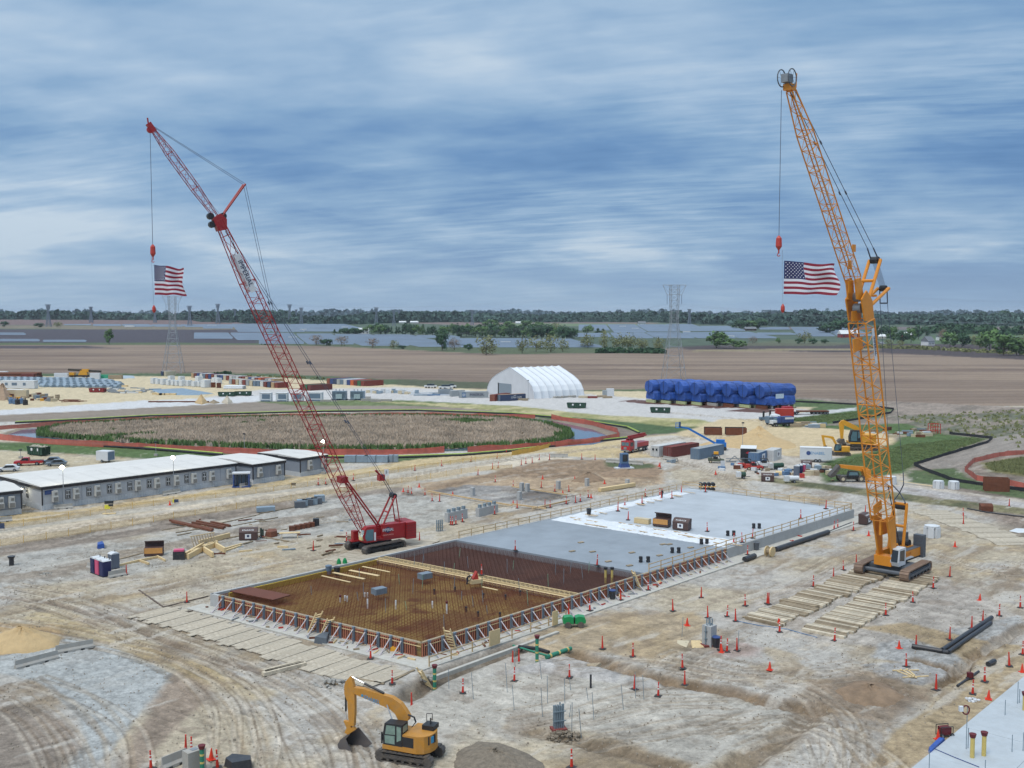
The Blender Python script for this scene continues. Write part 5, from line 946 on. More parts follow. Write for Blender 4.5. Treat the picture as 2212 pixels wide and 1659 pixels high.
mb=RM();d_=((TIP[0]-T1[0])/LJ, (TIP[1]-T1[1])/LJ);q=lerp2(T1, TIP, .94);mb.beam((q[0], 0, q[1]), (TIP[0]+d_[0]*.4, 0, TIP[1]+d_[1]*.4), .5, .7);mb.rod((TIP[0]-.0, -.2, TIP[1]-.5), (TIP[0], .2, TIP[1]-.5), .42, 12);mb.rod((TIP[0]+.2, 0, TIP[1]+.2), (TIP[0]+.3, 0, TIP[1]+1), .1, 5);mb.build('jib_head', M_cred, red)
ST=PR_.pt(528, 398);mb=RM()
for y in(-.45, .45):mb.rod((T1[0]-.4, y*.6, T1[1]+.5), (ST[0], y, ST[1]), .13, 6)
for f in(.3, .6, .98):mb.rod(tuple((lerp2(T1, ST, f)[0], -.45, lerp2(T1, ST, f)[1])), (lerp2(T1, ST, f)[0], .45, lerp2(T1, ST, f)[1]), .06, 5)
mb.build('jib_strut', M_cred, red);BK=PR_.pt(823, 1025);GT=PR_.pt(849, 1070)
mb=RM()
for y in(-.45, .45):mb.rod((ST[0], y, ST[1]), (TIP[0], y*.4, TIP[1]+.2), .03, 4);q=lerp2(foot, T1, .66);mb.rod((ST[0], y, ST[1]), (q[0]-.8, y, q[1]), .03, 4)
mb.rod((T1[0]-.6, 0, T1[1]+.3), (TIP[0], 0, TIP[1]), .02, 4);mb.build('pendant_line', M_rope, red)
mb=RM();q=lerp2(foot, T1, .97)
for y in(-.5, .5):mb.rod((q[0]-.4, y, q[1]), (BK[0], y*.9, BK[1]), .035, 4);mb.rod((BK[0], y*.9, BK[1]), (GT[0], y*.9, GT[1]), .05, 4)
for f, k in((.27, .1), (.51, .1), (.76, .1)):
 for y in(-.5, .5):p_=lerp2(q, BK, f);p2=lerp2(q, BK, f+.012);mb.rod((p_[0], y, p_[1]), (p2[0], y, p2[1]), .12, 5)
mb.rod((BK[0], -.55, BK[1]), (BK[0], .55, BK[1]), .1, 5);mb.build('boom_pendant', M_rope, red)
mb=RM();mb.box(BK[0], 0, BK[1]-.9, .9, .9, .9);mb.rod((BK[0]+.2, 0, BK[1]), (BK[0]+.9, 0, BK[1]+.7), .15, 6);mb.build('equalizer', M_cred, red)
GB_=(1.0, 3.2);mb=RM()
for y in(-.9, .9):mb.rod((GB_[0]-1.6, y, 3.1), (GT[0], y*.8, GT[1]), .15, 6);mb.rod((GT[0]-.1, y*.8, GT[1]), (GT[0]-.7, y*.9, 3.6), .09, 6)
for f in(.5, 1.0):p_=lerp2((GB_[0]-1.6, 3.1), GT, f);mb.rod((p_[0], -.85, p_[1]), (p_[0], .85, p_[1]), .12, 6)
mb.build('gantry', M_cred, red);mb=RM();mb.rod((GT[0], -.6, GT[1]), (GT[0], .6, GT[1]), .4, 12);mb.build('gantry_sheave', M_blk, red)
mb=RM();q=lerp2(foot, T1, .19)
for y in(-.7, .7):mb.rod((q[0]-.9, y, q[1]), (-.6, y, 3.3), .13, 6)
mb.box(q[0]-.5, 0, q[1]-.4, 1.1, 1.6, .9);mb.build('boom_stop', M_cred, red)
bn=Matrix.Translation(cR);q=lerp2(foot, T1, .80);a1=math.atan2(T1[1]-foot[1], T1[0]-foot[0])
def banner(root, pl, f0, f1, side, wd, s, size, m1, m2, foot, T1, off):
 a, b_=lerp2(foot, T1, f0), lerp2(foot, T1, f1);ax=Vector((b_[0]-a[0], 0, b_[1]-a[1]));L_=ax.length;ax.normalize();nr=Vector((-ax.z, 0, ax.x));mb=MB(pl.M());pts=[]
 for s1, s2 in((0, -1), (1, -1), (1, 1), (0, 1)):p_=Vector((a[0], side, a[1]))+ax*(L_*s1)+nr*(s2*wd/2+off);pts.append(p_)
 mb.add(pts+[p_-Vector((0, math.copysign(.03, side), 0))for p_ in pts], [(0, 1, 2, 3), (7, 6, 5, 4), (0, 4, 5, 1), (1, 5, 6, 2), (2, 6, 7, 3), (3, 7, 4, 0)]);bo=mb.build('banner', m1, root)
 mid=(pts[0]+pts[2])/2;c_=pl.w(mid.x, mid.z, side+math.copysign(.03, side));xa=pl.d*(-ax.x)+Vector((0, 0, -ax.z));za=pl.n*math.copysign(1, side);ya=za.cross(xa);R_=Matrix((xa, ya, za)).transposed()
 t=text(s, size, m2, bo, c_, R_.to_euler())
banner(red, PR_, .79, .90, W0/2+.06, .85, 'IMPERIAL', .95, M_wht, M_txtd, foot, T1, 0);banner(red, PR_, .79, .90, -W0/2-.06, .85, 'IMPERIAL', .95, M_wht, M_txtd, foot, T1, 0)
hook0=PR_.w(TIP[0], TIP[1]-.6);
def hoist(root, base, top, v_hook_top, v_bottom, mblock, Y, v_list):
 p0=Vector(top);mb=MB();zb=AT(CX, v_hook_top, Y).z;mb.rod(p0, (p0.x, p0.y, zb), .035, 5);mb.build('hoist_rope', M_rope, root);b_=MB();b_.lathe([(.1, zb+.3), (.32, zb), (.36, zb-.9), (.2, zb-1.15), (.1, zb-1.3)], 8, p0.x, p0.y);b_.rod((p0.x, p0.y, zb-1.2), (p0.x, p0.y, zb-1.7), .09, 5);b_.path([Vector((p0.x+.16*math.cos(t), p0.y, zb-1.85+.16*math.sin(t)))for t in np.linspace(1.6, 6, 8)], .05, 5);b_.build('hook_block', mblock, root);return p0, zb
M_hook=mat('hook_red', S(190, 62, 50), .5);M_flagl=mat('flag_line', S(170, 190, 210), .7)
Yr=(cR+PR_.w(*TIP)).y;p0, zb=hoist(red, cR, hook0, 533, 660, M_hook, Yr, None)
# ---- flags
def flag(u0, v0, u1, v1, Y, label, seed, lineu, vtop, vbot):
 k=Y/F;w, h=(u1-u0)*k, (v1-v0)*k;tl=AT(u0, v0, Y);R=random.Random(seed);nx, ny=52, 26;o=thing('american_flag', label, 'flag', AT(lineu, vtop, Y), 0)
 P0=tl-o.location;mw, mr_, mbv=mat('flag_white', S(232, 232, 240), .8, var=.03), mat('flag_red', S(150, 40, 62), .8, var=.05), mat('flag_blue', S(44, 48, 96), .8, var=.05)
 ph=R.uniform(0, 6)
 def sh(fx, fy):
  wv=.10*h*math.sin(fx*9-fy*2+ph)*fx**.7;dz=-(.12*fx+.02*math.sin(fx*8+ph)*fx)*h*(1-fy*.85);cr=.05*w*math.sin(fy*6+ph)*fx
  return P0+Vector((w*fx*.97+cr, wv*1.6, -h*fy*.93+dz-.025*h*math.sin(fx*11+fy*4)*fx))
 mb=MB()
 for s_ in range(13):
  mb.m=0 if s_%2 else 1
  for a in range(2):
   for i in range(nx):
    if s_<7 and i<nx*.4-.5:continue
    y0, y1=(s_*2+a)/26, (s_*2+a+1)/26;x0, x1=i/nx, (i+1)/nx;mb.add([sh(x0, y0), sh(x0, y1), sh(x1, y1), sh(x1, y0)], [(0, 1, 2, 3)])
 st=mb.build('stripes', [mw, mr_], o, smooth=True);mb=MB();n4_=21
 for i in range(n4_):
  for j in range(14):x0, x1, y0, y1=i*.4/n4_, (i+1)*.4/n4_, j*7/13/14, (j+1)*7/13/14;mb.add([sh(x0, y0), sh(x0, y1), sh(x1, y1), sh(x1, y0)], [(0, 1, 2, 3)])
 mb.build('canton', mbv, o, smooth=True);mb=MB();
 for r_ in range(9):
  nn=6 if r_%2==0 else 5
  for c_ in range(nn):
   fx=(.033+c_*.0667+(0 if nn==6 else.0333))*1;fy=(r_+1)*.0538;c3=sh(fx, fy);rr_=h*.021
   for off in(-.03, .03):
    pts=[c3+Vector((0, off, 0))+Vector((math.sin(t)*q_, 0, math.cos(t)*q_))for t, q_ in((i*math.pi/5, rr_*(1 if i%2==0 else.5))for i in range(10))];mb.add(pts+[c3+Vector((0, off, 0))], [(i, (i+1)%10, 10)for i in range(10)])
 mb.build('stars', mw, o)
 ln=MB();top=Vector((0, 0, 0));a=AT(lineu+(3 if lineu<1000 else 0), (v0+v1)/2, Y)-o.location;b_=AT(lineu+(6 if lineu<1000 else 1), vbot, Y)-o.location;ln.rod(top, a, .03, 4);ln.rod(a, b_, .03, 4);ln.rod(a+Vector((0, 0, h*.45)), P0, .02, 4);ln.rod(a-Vector((0, 0, h*.4)), P0-Vector((0, 0, h*.9)), .02, 4);ln.build('flag_line', M_flagl, o)
 wt=MB();wt.lathe([(.05, b_.z+.3), (.22, b_.z), (.25, b_.z-.4), (.1, b_.z-.7)], 8, b_.x, b_.y);wt.build('line_weight', M_hook, o);return o
hv=AT(326, 545, Yr)
flag(333, 572, 398, 641, Yr, 'American flag flying left, hung from the red crane above the far pylon', 3, 326.5, 548, 664)
# ---- yellow crane
cY=(G(1850.8, 1246)+G(1957, 1259.7))/2+Vector((math.cos(math.radians(49)), math.sin(math.radians(49)), 0))*4.1+Vector((0, 0, .3));hU, hL=math.radians(224), math.radians(229);PY=Plane(cY, hU);yel=thing('crawler_crane', 'orange-yellow lattice-boom crawler crane with luffing jib, standing on timber mats', 'crane', cY);LM=Matrix.Rotation(hL, 4, 'Z')
def YP(u, v):t, z=PY.pt(u, v);return(t, z-.3)
RM=lambda:MB(PY.M())
for s_ in(-1, 1):track(yel, Vector((-math.sin(hL)*3.05*s_, math.cos(hL)*3.05*s_, 0)), hL, 8.8, 1.15, 1.35, M_trackr, M_cwg, s_)
mb=MB(LM);mb.b0(-1.8, 1.8, -2.6, 2.6, .5, 1.3);mb.rod((3.1, -2.6, .7), (3.1, 2.6, .7), .28, 8);mb.rod((-3.1, -2.6, .7), (-3.1, 2.6, .7), .28, 8);mb.disc(0, 0, 1.3, 1.5, .35, 20);mb.build('car_body', M_cwg, yel)
mb=RM();mb.b0(-3.9, 2.4, -1.55, 1.55, 1.6, 1.85);mb.build('deck', M_blk, yel);mb=RM();mb.b0(-4.6, .3, .85, 1.6, 1.85, 3.0);mb.b0(-4.6, 1.9, -1.6, -.9, 1.85, 3.0);hs=mb.build('side_housing', M_cyel, yel);mb=RM();mb.b0(-4.5, .3, .2, 1.62, 3.0, 3.06);mb.build('walkway', M_cwg, hs);mb=RM();mb.prism([(-2.8, 1.87), (.2, 1.87), (.2, 2.15), (-1.8, 2.2)], 1.61, 1.63);mb.build('white_stripe', M_txtw, hs);text('LR 1160', .5, mat('gold_lettering', S(196, 120, 30), .6), hs, PY.w(-.9, 2.55, 1.64), (math.pi/2, 0, hU+math.pi))
for z in np.arange(1.5, 4.2, .44):
 mb=RM();mb.b0(-5.5, -4.65, -1.95, -.55, z, z+.41);mb.b0(-5.5, -4.65, .55, 1.95, z, z+.41);mb.build('counterweight_slab', M_cwg, yel)
mb=RM();mb.prism([(.6, 1.5), (2.5, 1.45), (2.75, 2.0), (2.45, 3.75), (.6, 3.8)], .9, 2.0);cab=mb.build('cab', M_wht, yel);mb=RM();mb.add([(2.53, 1.0, 3.6), (2.53, 1.9, 3.6), (2.79, 1.9, 2.05), (2.79, 1.0, 2.05)], [(0, 1, 2, 3)]);mb.prism([(.95, 2.0), (2.3, 2.2), (2.25, 3.5), (.95, 3.5)], 2.005, 2.02);mb.build('window', M_win, cab)
foot=(1.7, 2.0);T1=YP(1856, 652);T0=YP(1866, 720);TIP=YP(1706, 188);W0=2.3;Lb=math.dist(foot, T1)
mb=RM()
for y in(-.95, .95):mb.prism([(foot[0]-.3, foot[1]-.3), (foot[0]+.5, foot[1]-.3), (foot[0]+1.4, foot[1]+2.6), (foot[0]+2.6, foot[1]+6.1), (foot[0]+.2, foot[1]+6.1), (foot[0]-.2, foot[1]+2.6)][::1], y-.12, y+.12)
mb.beam((foot[0]+1.2, 0, foot[1]+5.6), (foot[0]+1.2, 0, foot[1]+3.6), 2.2, .3, up=(0, 1, 0));mb.b0(foot[0]-.6, foot[0]+1.0, -1.4, 1.0, 1.3, 2.6);mb.build('boom_foot', M_cyel, yel)
f0=6.0/Lb;nsec=5
for i in range(nsec):
 a, b_=lerp2(foot, T1, f0+(.93-f0)*i/nsec), lerp2(foot, T1, f0+(.93-f0)*(i+1)/nsec);boom_part(yel, PY, 'boom_section', a, b_, W0, W0, W0*(.9 if i==0 else 1), W0, 4, .11, .05, M_cyel)
 mb=RM();q=a;mb.b0(q[0]-W0*.45, q[0]+W0*.45, -W0/2, W0/2, q[1], q[1]+.12)if i in(1, )else None
 if mb.v:mb.build('section_plate', M_cyel, yel)
q0, q1=lerp2(foot, T1, .2), lerp2(foot, T1, .235);mb=RM();mb.beam((q0[0]+1.1, 0, q0[1]), (q1[0]+1.1, 0, q1[1]), 2.2, .12, up=(0, 1, 0));mb.build('front_plate', M_cyel, yel)
mb=RM();a, b_=lerp2(foot, T1, .93), lerp2(foot, T1, 1.0)
for y in(-1.05, 1.05):mb.prism([(a[0]-1.2, a[1]), (a[0]+1.2, a[1]), (T1[0]+1.5, T1[1]+.3), (T1[0]+.3, T1[1]+1.4), (T1[0]-1.2, T1[1]+.2)], y-.1, y+.1)
mb.beam((a[0]+1.25, 0, a[1]), (a[0]+1.35, 0, a[1]+1.3), 2.3, .1, up=(0, 1, 0));hd=mb.build('boom_head', M_cyel, yel)
for x, z in((.2, -.8), (.2, .6)):w=RM();w.rod((T1[0]+x, -.5, T1[1]+z), (T1[0]+x, .5, T1[1]+z), .6, 14);w.build('sheave', M_steel, hd)
JR=(T1[0]+.9, T1[1]+.7);LJ=math.dist(JR, TIP);mb=RM()
for y in(-.6, .6):mb.prism([(JR[0]-.9, JR[1]-.6), (JR[0]+.9, JR[1]-.4), (JR[0]+1.5, JR[1]+2.0), (JR[0]+.1, JR[1]+2.3)], y-.1, y+.1)
mb.beam((JR[0]+1.2, 0, JR[1]+.4), (JR[0]+1.4, 0, JR[1]+1.9), 1.3, .1, up=(0, 1, 0));mb.build('jib_foot', M_cyel, yel);q=(JR[0]+.7, JR[1]+2.0)
for f0_, f1_, w0, w1 in((0, .2, 1.4, 1.4), (.2, .4, 1.4, 1.4), (.4, .6, 1.4, 1.4), (.6, .78, 1.4, 1.4), (.78, .985, 1.4, .75)):boom_part(yel, PY, 'jib_section', lerp2(q, TIP, f0_), lerp2(q, TIP, f1_), w0, w1, w0, w1, 5, .08, .036, M_cyel)
mb=RM();mb.box(TIP[0]+.1, 0, TIP[1]-.4, 1.0, 1.0, .7);mb.rod((TIP[0]-.8, .3, TIP[1]), (TIP[0]-.9, .3, TIP[1]+1.6), .09, 5);jh=mb.build('jib_head', M_cyel, yel)
for x, y, z in((.9, -.5, .9), (.5, .6, .9)):
 w=RM();pts=[Vector((TIP[0]+x+.95*math.cos(t)*.9, y, TIP[1]+z+.95*math.sin(t)))for t in np.linspace(0, 2*math.pi, 19)];w.path(pts, .07, 5)
 for t in range(6):w.rod((TIP[0]+x, y, TIP[1]+z), (TIP[0]+x+.85*math.cos(t), y, TIP[1]+z+.9*math.sin(t)), .02, 3)
 w.build('head_sheave', M_cwg, jh)
mb=RM();mb.box(TIP[0]+.6, 0, TIP[1]+.4, 1.1, .9, .9);mb.build('sheave_block', M_steel, jh)
A1=YP(1890, 562);A2=YP(1908, 623);mb=RM()
for y in(-.75, .75):mb.rod((T1[0]-.6, y, T1[1]-.3), (A1[0], y, A1[1]), .22, 8)
for f in(.5, 1.0):p_=lerp2(T1, A1, f);mb.rod((p_[0]-.2, -.75, p_[1]), (p_[0]-.2, .75, p_[1]), .2, 6)
mb.build('luffing_strut', M_cyel, yel);mb=RM()
for y in(-.75, .75):mb.rod((T1[0]-.6, y, T1[1]-.9), (A2[0], y, A2[1]), .22, 8)
for f in(.45, .96):p_=lerp2(T1, A2, f);mb.rod((p_[0]-.2, -.75, p_[1]), (p_[0]-.2, .75, p_[1]), .15, 6)
mb.build('luffing_strut', M_cyel, yel);mb=RM();mb.rod((A1[0], -.5, A1[1]), (A1[0], .5, A1[1]), .45, 12);mb.rod((A2[0], -.4, A2[1]), (A2[0], .4, A2[1]), .4, 12);mb.build('strut_sheave', M_blk, yel)
GT=YP(1945, 1088);C1=YP(1941, 1046);mb=RM();K1=YP(1880, 536)
for y in(-.5, .5):mb.rod((TIP[0]-.2, y*.6, TIP[1]), (K1[0], y*.8, K1[1]), .045, 4);mb.rod((K1[0], y*.8, K1[1]), (A1[0], y, A1[1]), .09, 5)
for f in(.31, .62):
 for y in(-.5, .5):p_, p2=lerp2(TIP, K1, f), lerp2(TIP, K1, f+.02);mb.rod((p_[0], y*.8, p_[1]), (p2[0], y*.8, p2[1]), .11, 5)
for i in range(8):y=-.4+i*.11;mb.rod((A1[0], y, A1[1]), (A2[0], y, A2[1]), .022, 3)
mb.rod((JR[0], 0, JR[1]+3), (TIP[0], 0, TIP[1]), .025, 3)
B1=YP(1909, 655)
for y in(-.5, .5):mb.rod((A2[0], y, A2[1]), (B1[0], y, B1[1]), .08, 5)
mb.rod((B1[0], -.5, B1[1]), (B1[0], .5, B1[1]), .1, 5)
for y in(-1, 1):p_=YP(1937, 1020);mb.rod((B1[0], y*.5, B1[1]), (p_[0], y*.9, p_[1]), .035, 4);mb.rod((p_[0], y*.9, p_[1]), (p_[0]-.2, y*.9, p_[1]-1.6), .07, 5);mb.rod((p_[0]-.2, y*.9, p_[1]-1.6), (C1[0]-.4, 0, C1[1]-1.2), .08, 5);mb.rod((C1[0]-.4, 0, C1[1]-1.2), (C1[0]-.4, y*.8, C1[1]-2.4), .08, 5);mb.rod((C1[0]-.4, y*.8, C1[1]-2.4), (GT[0], y*.6, GT[1]), .1, 5)
mb.build('pendant_line', M_rope, yel)
mb=RM()
for y in(-1.0, 1.0):mb.rod((-.6, y, 3.0), (GT[0], y*.9, GT[1]-.1), .2, 8)
for f in(.52, 1.0):p_=lerp2((-.6, 3.0), GT, f);mb.rod((p_[0], -1, p_[1]), (p_[0], 1, p_[1]), .2, 8)
mb.build('gantry', M_cyel, yel);mb=RM();mb.rod((GT[0]-.3, -.7, GT[1]-.4), (GT[0]-.3, .7, GT[1]-.4), .45, 12);mb.rod((-3.2, -.7, 3.5), (-3.2, .7, 3.5), .55, 12);mb.build('winch_drum', M_blk, yel);mb=RM()
for i in range(9):y=-.6+i*.15;mb.rod((GT[0]-.3, y, GT[1]-.4), (-3.2, y, 3.7), .02, 3)
mb.build('gantry_ropes', M_rope, yel);mb=RM();mb.box(-3.2, 0, 1.9, 1.6, 1.8, 1.3);mb.build('winch_frame', M_cyel, yel)
mb=RM();q=lerp2(foot, T1, .3)
mb.rod((q[0]-.8, .8, q[1]), (-.2, .9, 2.8), .07, 5);mb.build('boom_stop', M_blk, yel)
mb=RM();a_=YP(1863, 730);mb.beam((a_[0]+1.3, 0, a_[1]), (a_[0]+1.1, 0, a_[1]-1.6), 2.3, .15, up=(0, 1, 0));mb.build('head_plate', M_cyel, yel)
for x, m in((1.9, M_ylw), (.9, M_ylw)):pass
banner(yel, PY, .77, .90, W0/2+.08, .62, 'IMPERIAL', .62, M_wht, M_txtd, foot, T1, .4);banner(yel, PY, .77, .90, -W0/2-.08, .62, 'IMPERIAL', .62, M_wht, M_txtd, foot, T1, .4)
mb=RM();
for f in(.07, .15):p_=lerp2(q, TIP, 0);
mb.box(JR[0]+1.1, -.3, JR[1]+3.3, .8, .1, 1.1);mb.box(JR[0]+1.5, .4, JR[1]+5.4, .8, .1, .9);mb.build('jib_plate', M_cyel, yel)
Yy=(cY+PY.w(*TIP)).y;tp=PY.w(TIP[0]+.9, TIP[1]-.4, -.5);p0, zb=hoist(yel, cY, tp, 521, 660, M_hook, Yy, None)
flag(1694, 563, 1810, 640, Yy, 'American flag hung from the orange-yellow crane, its tip behind the boom', 5, 1690, 540, 662)
# the foundation: pit, slabs, formwork, rails
WH=1.6
At, Bt, Ct, Dt=G(455, 1282, WH), G(910, 1389, WH), G(1844, 1100, WH), G(1488, 1053, WH)
for p in(At, Bt, Ct, Dt):p.z=0
def BL(s, t, z=0):
 p=At*(1-s)*(1-t)+Bt*(1-s)*t+Dt*s*(1-t)+Ct*s*t;return Vector((p.x, p.y, z))
def inv(u, v, z=WH):
 g=G(u, v, z);s, t=.5, .5
 for _ in range(25):
  p=BL(s, t);e=Vector((g.x-p.x, g.y-p.y));a=BL(s+.01, t)-p;b_=BL(s, t+.01)-p;d=a.x*b_.y-a.y*b_.x;s+=.01*(e.x*b_.y-e.y*b_.x)/d;t+=.01*(a.x*e.y-a.y*e.x)/d
 return s, t
sE=inv(1020, 1243)[0];sS=inv(1185, 1201)[0];sB=inv(1380, 1144)[0]
LAD, LBC, LAB=(Dt-At).length, (Ct-Bt).length, (Bt-At).length;Lm=(LAD+LBC)/2
M_slab=mat('curing_concrete', S(146, 155, 164), .55, var=.15, scale=.22, dirt=.08);M_slab2=mat('pale_slab', S(182, 189, 196), .6, var=.13, scale=.2, dirt=.08);M_foot=mat('mud_mat_concrete', S(196, 194, 186), .85, var=.1, scale=.8, dirt=.35);M_wall=mat('cast_concrete', S(182, 184, 184), .8, var=.08, scale=.8, dirt=.15)
def quadslab(name, pts, z0, z1, m, label, cat, kind=None):
 c_=pts[0].copy();c_.z=0;mb=MB();mb.prism([(p.x-c_.x, p.y-c_.y)for p in pts], z0, z1, axis='z');o=mb.build(name, m);o.location=c_;return tag(o, label, cat, kind=kind)
quadslab('concrete_slab', [BL(sS, .006), BL(sS, .994), BL(sB, .994), BL(sB, .006)], .05, WH-.03, M_slab, 'smooth blue-grey fresh concrete slab between the dark rebar and the white blankets', 'slab')
quadslab('concrete_slab', [BL(sB+.001, .006), BL(sB+.001, .994), BL(.994, .994), BL(.994, .006)], .05, WH-.035, M_slab2, 'pale far concrete slab beyond the white blankets, reaching towards the yellow crane', 'slab')
M_pit=bpy.data.materials.new('pit_floor')
def pitmat(name, c1, c2, c3):
 m=mat(name, c1, .95, var=.25, scale=1.5);nt=m.node_tree;L=nt.links.new;b=nt.nodes['Principled BSDF'];src=b.inputs['Base Color'].links[0].from_socket;tc=nt.nodes.new('ShaderNodeTexCoord')
 for c_, sc, lo in((c2, .12, .47), (c3, .35, .56)):
  n=nt.nodes.new('ShaderNodeTexNoise');n.inputs['Scale'].default_value=sc;n.inputs['Detail'].default_value=6;L(tc.outputs['Object'], n.inputs['Vector']);r=nt.nodes.new('ShaderNodeMapRange');r.inputs['From Min'].default_value=lo-.06;r.inputs['From Max'].default_value=lo+.1;L(n.outputs['Fac'], r.inputs[0]);mx=nt.nodes.new('ShaderNodeMix');mx.data_type='RGBA';L(r.outputs[0], mx.inputs[0]);L(src, mx.inputs[6]);mx.inputs[7].default_value=c_+(1, );src=mx.outputs[2]
 L(src, b.inputs['Base Color']);return m
quadslab('pit_floor', [BL(0, 0), BL(0, 1), BL(sE, 1), BL(sE, 0)], .1, .62, pitmat('pit_floor_yellow', S(134, 106, 62), S(176, 152, 84), S(102, 68, 42)), None, None, 'structure')
quadslab('pit_floor', [BL(sE, 0), BL(sE, 1), BL(sS, 1), BL(sS, 0)], .1, .55, pitmat('pit_floor_dark', S(96, 70, 62), S(112, 78, 66), S(74, 56, 54)), None, None, 'structure')
M_rebar=mat('rebar_rust', S(112, 62, 38), .85, .1, var=.25, scale=1.2);M_rebard=mat('rebar_dark', S(88, 56, 48), .85, .1, var=.2)
def rebar(s0, s1, z0, z1, step, vstep, m, label):
 o=thing('rebar_mat', label, 'rebar', BL(s0, .5));base=o.location;L_=Lm*(s1-s0)
 for z, nm in((z0, 'lower_bars'), (z1, 'upper_bars')):
  mb=MB();n=int(LAB/step)
  for i in range(n):t=.012+.976*i/(n-1);mb.rod(BL(s0+.003, t, z)-base, BL(s1-.003, t, z)-base, .018, 3, cap=False)
  n=int(L_/step)
  for i in range(n):s_=s0+.004+(s1-s0-.008)*i/(n-1);mb.rod(BL(s_, .012, z+.035)-base, BL(s_, .988, z+.035)-base, .018, 3, cap=False)
  tag(mb.build(nm, m, o), kind='stuff')
 mb=MB();R=random.Random(2)
 for i in range(int(L_/vstep)):
  for j in range(int(LAB/vstep)):p=BL(s0+(s1-s0)*(i+.5)*vstep/L_, (j+.5)*vstep/LAB)-base;h=z1+(R.uniform(.1, .5)if R.random()<.08 else.04);mb.rod((p.x, p.y, z0), (p.x, p.y, h), .016, 3, cap=False)
 tag(mb.build('standees', m, o), kind='stuff');return o
rebar(0.004, sE, .7, 1.32, .42, .84, M_rebar, 'rusty brown rebar grid over a yellowish floor in the near bay of the pit');rebar(sE+.008, sS, .7, 1.36, .36, .72, M_rebard, 'dark maroon rebar grid in the second bay, behind the plank bulkhead')
o=thing('timber_bulkhead', 'long wooden bulkhead of studs and rails dividing the two rebar bays', 'bulkhead', BL(sE, 0));b0=o.location;mb=MB()
for z, off in((1.45, 0), (.9, 0), (1.15, .012)):mb.beam(BL(sE+off*.5, .01, z)-b0, BL(sE+off*.5, .99, z)-b0, .12, .16)
mb.beam(BL(sE-.004, .01, 1.35)-b0, BL(sE-.004, .99, 1.35)-b0, .3, .05);mb.beam(BL(sE+.012, .01, 1.5)-b0, BL(sE+.012, .99, 1.5)-b0, .1, .1);mb.build('rail', M_wood, o)
sm=MB();sm.beam((0, 0, .6), (0, 0, 1.62), .07, .14);sm.beam((0, 0, 1.5), (.85, .6, 1.45), .06, .12);SM=mesh_of(sm.build('x', M_wood))
for i in range(44):put('stud', SM, parent=o, loc=BL(sE+.002, .015+i*.0222)-b0)
def outward(p, q):d=(q-p).normalized();return Vector((d.y, -d.x, 0))
nAB=outward(At, Bt);nBC=outward(Bt, Ct);
fp=[At-(Bt-At).normalized()*1.5, At-(Bt-At).normalized()*1.5+nAB*2.4, Bt+nAB*2.4+nBC*2.6, Ct+nBC*2.4+(Ct-Bt).normalized()*2, Ct+(Ct-Bt).normalized()*2-nBC*.3, Bt-nAB*.3-nBC*.3, At-nAB*.3]
quadslab('concrete_footing', fp, -.3, .14, M_foot, None, None, 'structure')
mb=MB();quadslab('concrete_curb', [Bt+nAB*2.9+nBC*4.6, Bt+nAB*2.9+nBC*5.0, BL(.16, 1)+nBC*4.9, BL(.16, 1)+nBC*4.5], -.2, .22, M_foot, 'short concrete curb across the trench from the near pit corner', 'curb')
M_ply=mat('plywood_red', S(104, 62, 50), .8, var=.2, scale=2);M_rib=mat('form_rib', S(206, 134, 104), .7, var=.15, rust=.3);M_strong=mat('strongback_grey', S(124, 138, 152), .6, var=.12);M_brace=mat('brace_white', S(206, 198, 202), .6, var=.08);
pm=MB();pm.m=0;pm.b0(0, .6, 0, .05, .14, WH-.04);pm.m=1
for x in(.02, .3):pm.b0(x, x+.07, -.10, 0, .14, WH-.03)
pm.b0(0, .6, -.06, 0, WH-.12, WH-.04);pm.b0(0, .6, -.05, 0, .14, .2);PM=mesh_of(pm.build('x', [M_ply, M_rib]))
smb=MB();smb.b0(-.13, -.04, -.28, -.1, .14, WH+.12);smb.b0(.04, .13, -.28, -.1, .14, WH+.12);smb.b0(-.16, .16, -.3, -.08, WH+.02, WH+.16);SMB=mesh_of(smb.build('x', M_strong))
brm=MB();brm.rod((0, -.3, WH-.15), (0, -1.75, .2), .06, 6);brm.b0(-.12, .12, -2.0, -1.6, .14, .2);BRM=mesh_of(brm.build('x', M_brace));brm=MB();brm.rod((0, -.32, .55), (0, -1.75, .22), .04, 5);BRM2=mesh_of(brm.build('x', M_strong))
def formwork(p, q, label, skip=(), grpn=''):
 d=q-p;L_=d.length;rz=math.atan2(d.y, d.x);o=thing('formwork_wall', label, 'formwork', p, rz)
 for i in range(int(L_/.6)):put('form_panel', PM, parent=o, loc=(i*.6, -.05, 0))
 n=int(L_/1.75)
 for i in range(n):
  x=.9+i*1.75+rr.uniform(-.12, .12);put('strongback', SMB, parent=o, loc=(x, -.05, 0));put('brace', BRM, parent=o, loc=(x, -.05, 0));put('lower_brace', BRM2, parent=o, loc=(x, -.05, 0))
 mb=MB();mb.b0(0, L_, -.12, .22, WH-.04, WH+.06);mb.build('top_plank', M_woodd, o);mb=MB();mb.b0(.3, L_, -.16, -.1, 1.22, 1.29);mb.build('waler', M_wood, o);return o
pe=BL(inv(1598, 1190)[0], 1)
formwork(At+(Bt-At).normalized()*1.6, Bt, 'reddish formwork wall with grey strongbacks along the front-left side of the pit');formwork(Bt, pe, 'reddish formwork wall with white braces along the front-right side of the pit')
def plainwall(p, q, w, m, label, h=WH):
 d=q-p;o=thing('concrete_wall', label, 'wall', p, math.atan2(d.y, d.x));mb=MB();n=max(1, int(d.length/6));
 for i in range(n):x0=d.length*i/n;MB().b0(x0+.02, x0+d.length/n-.02, -.1, w, 0, h).build('wall_panel', m, o)
 return o
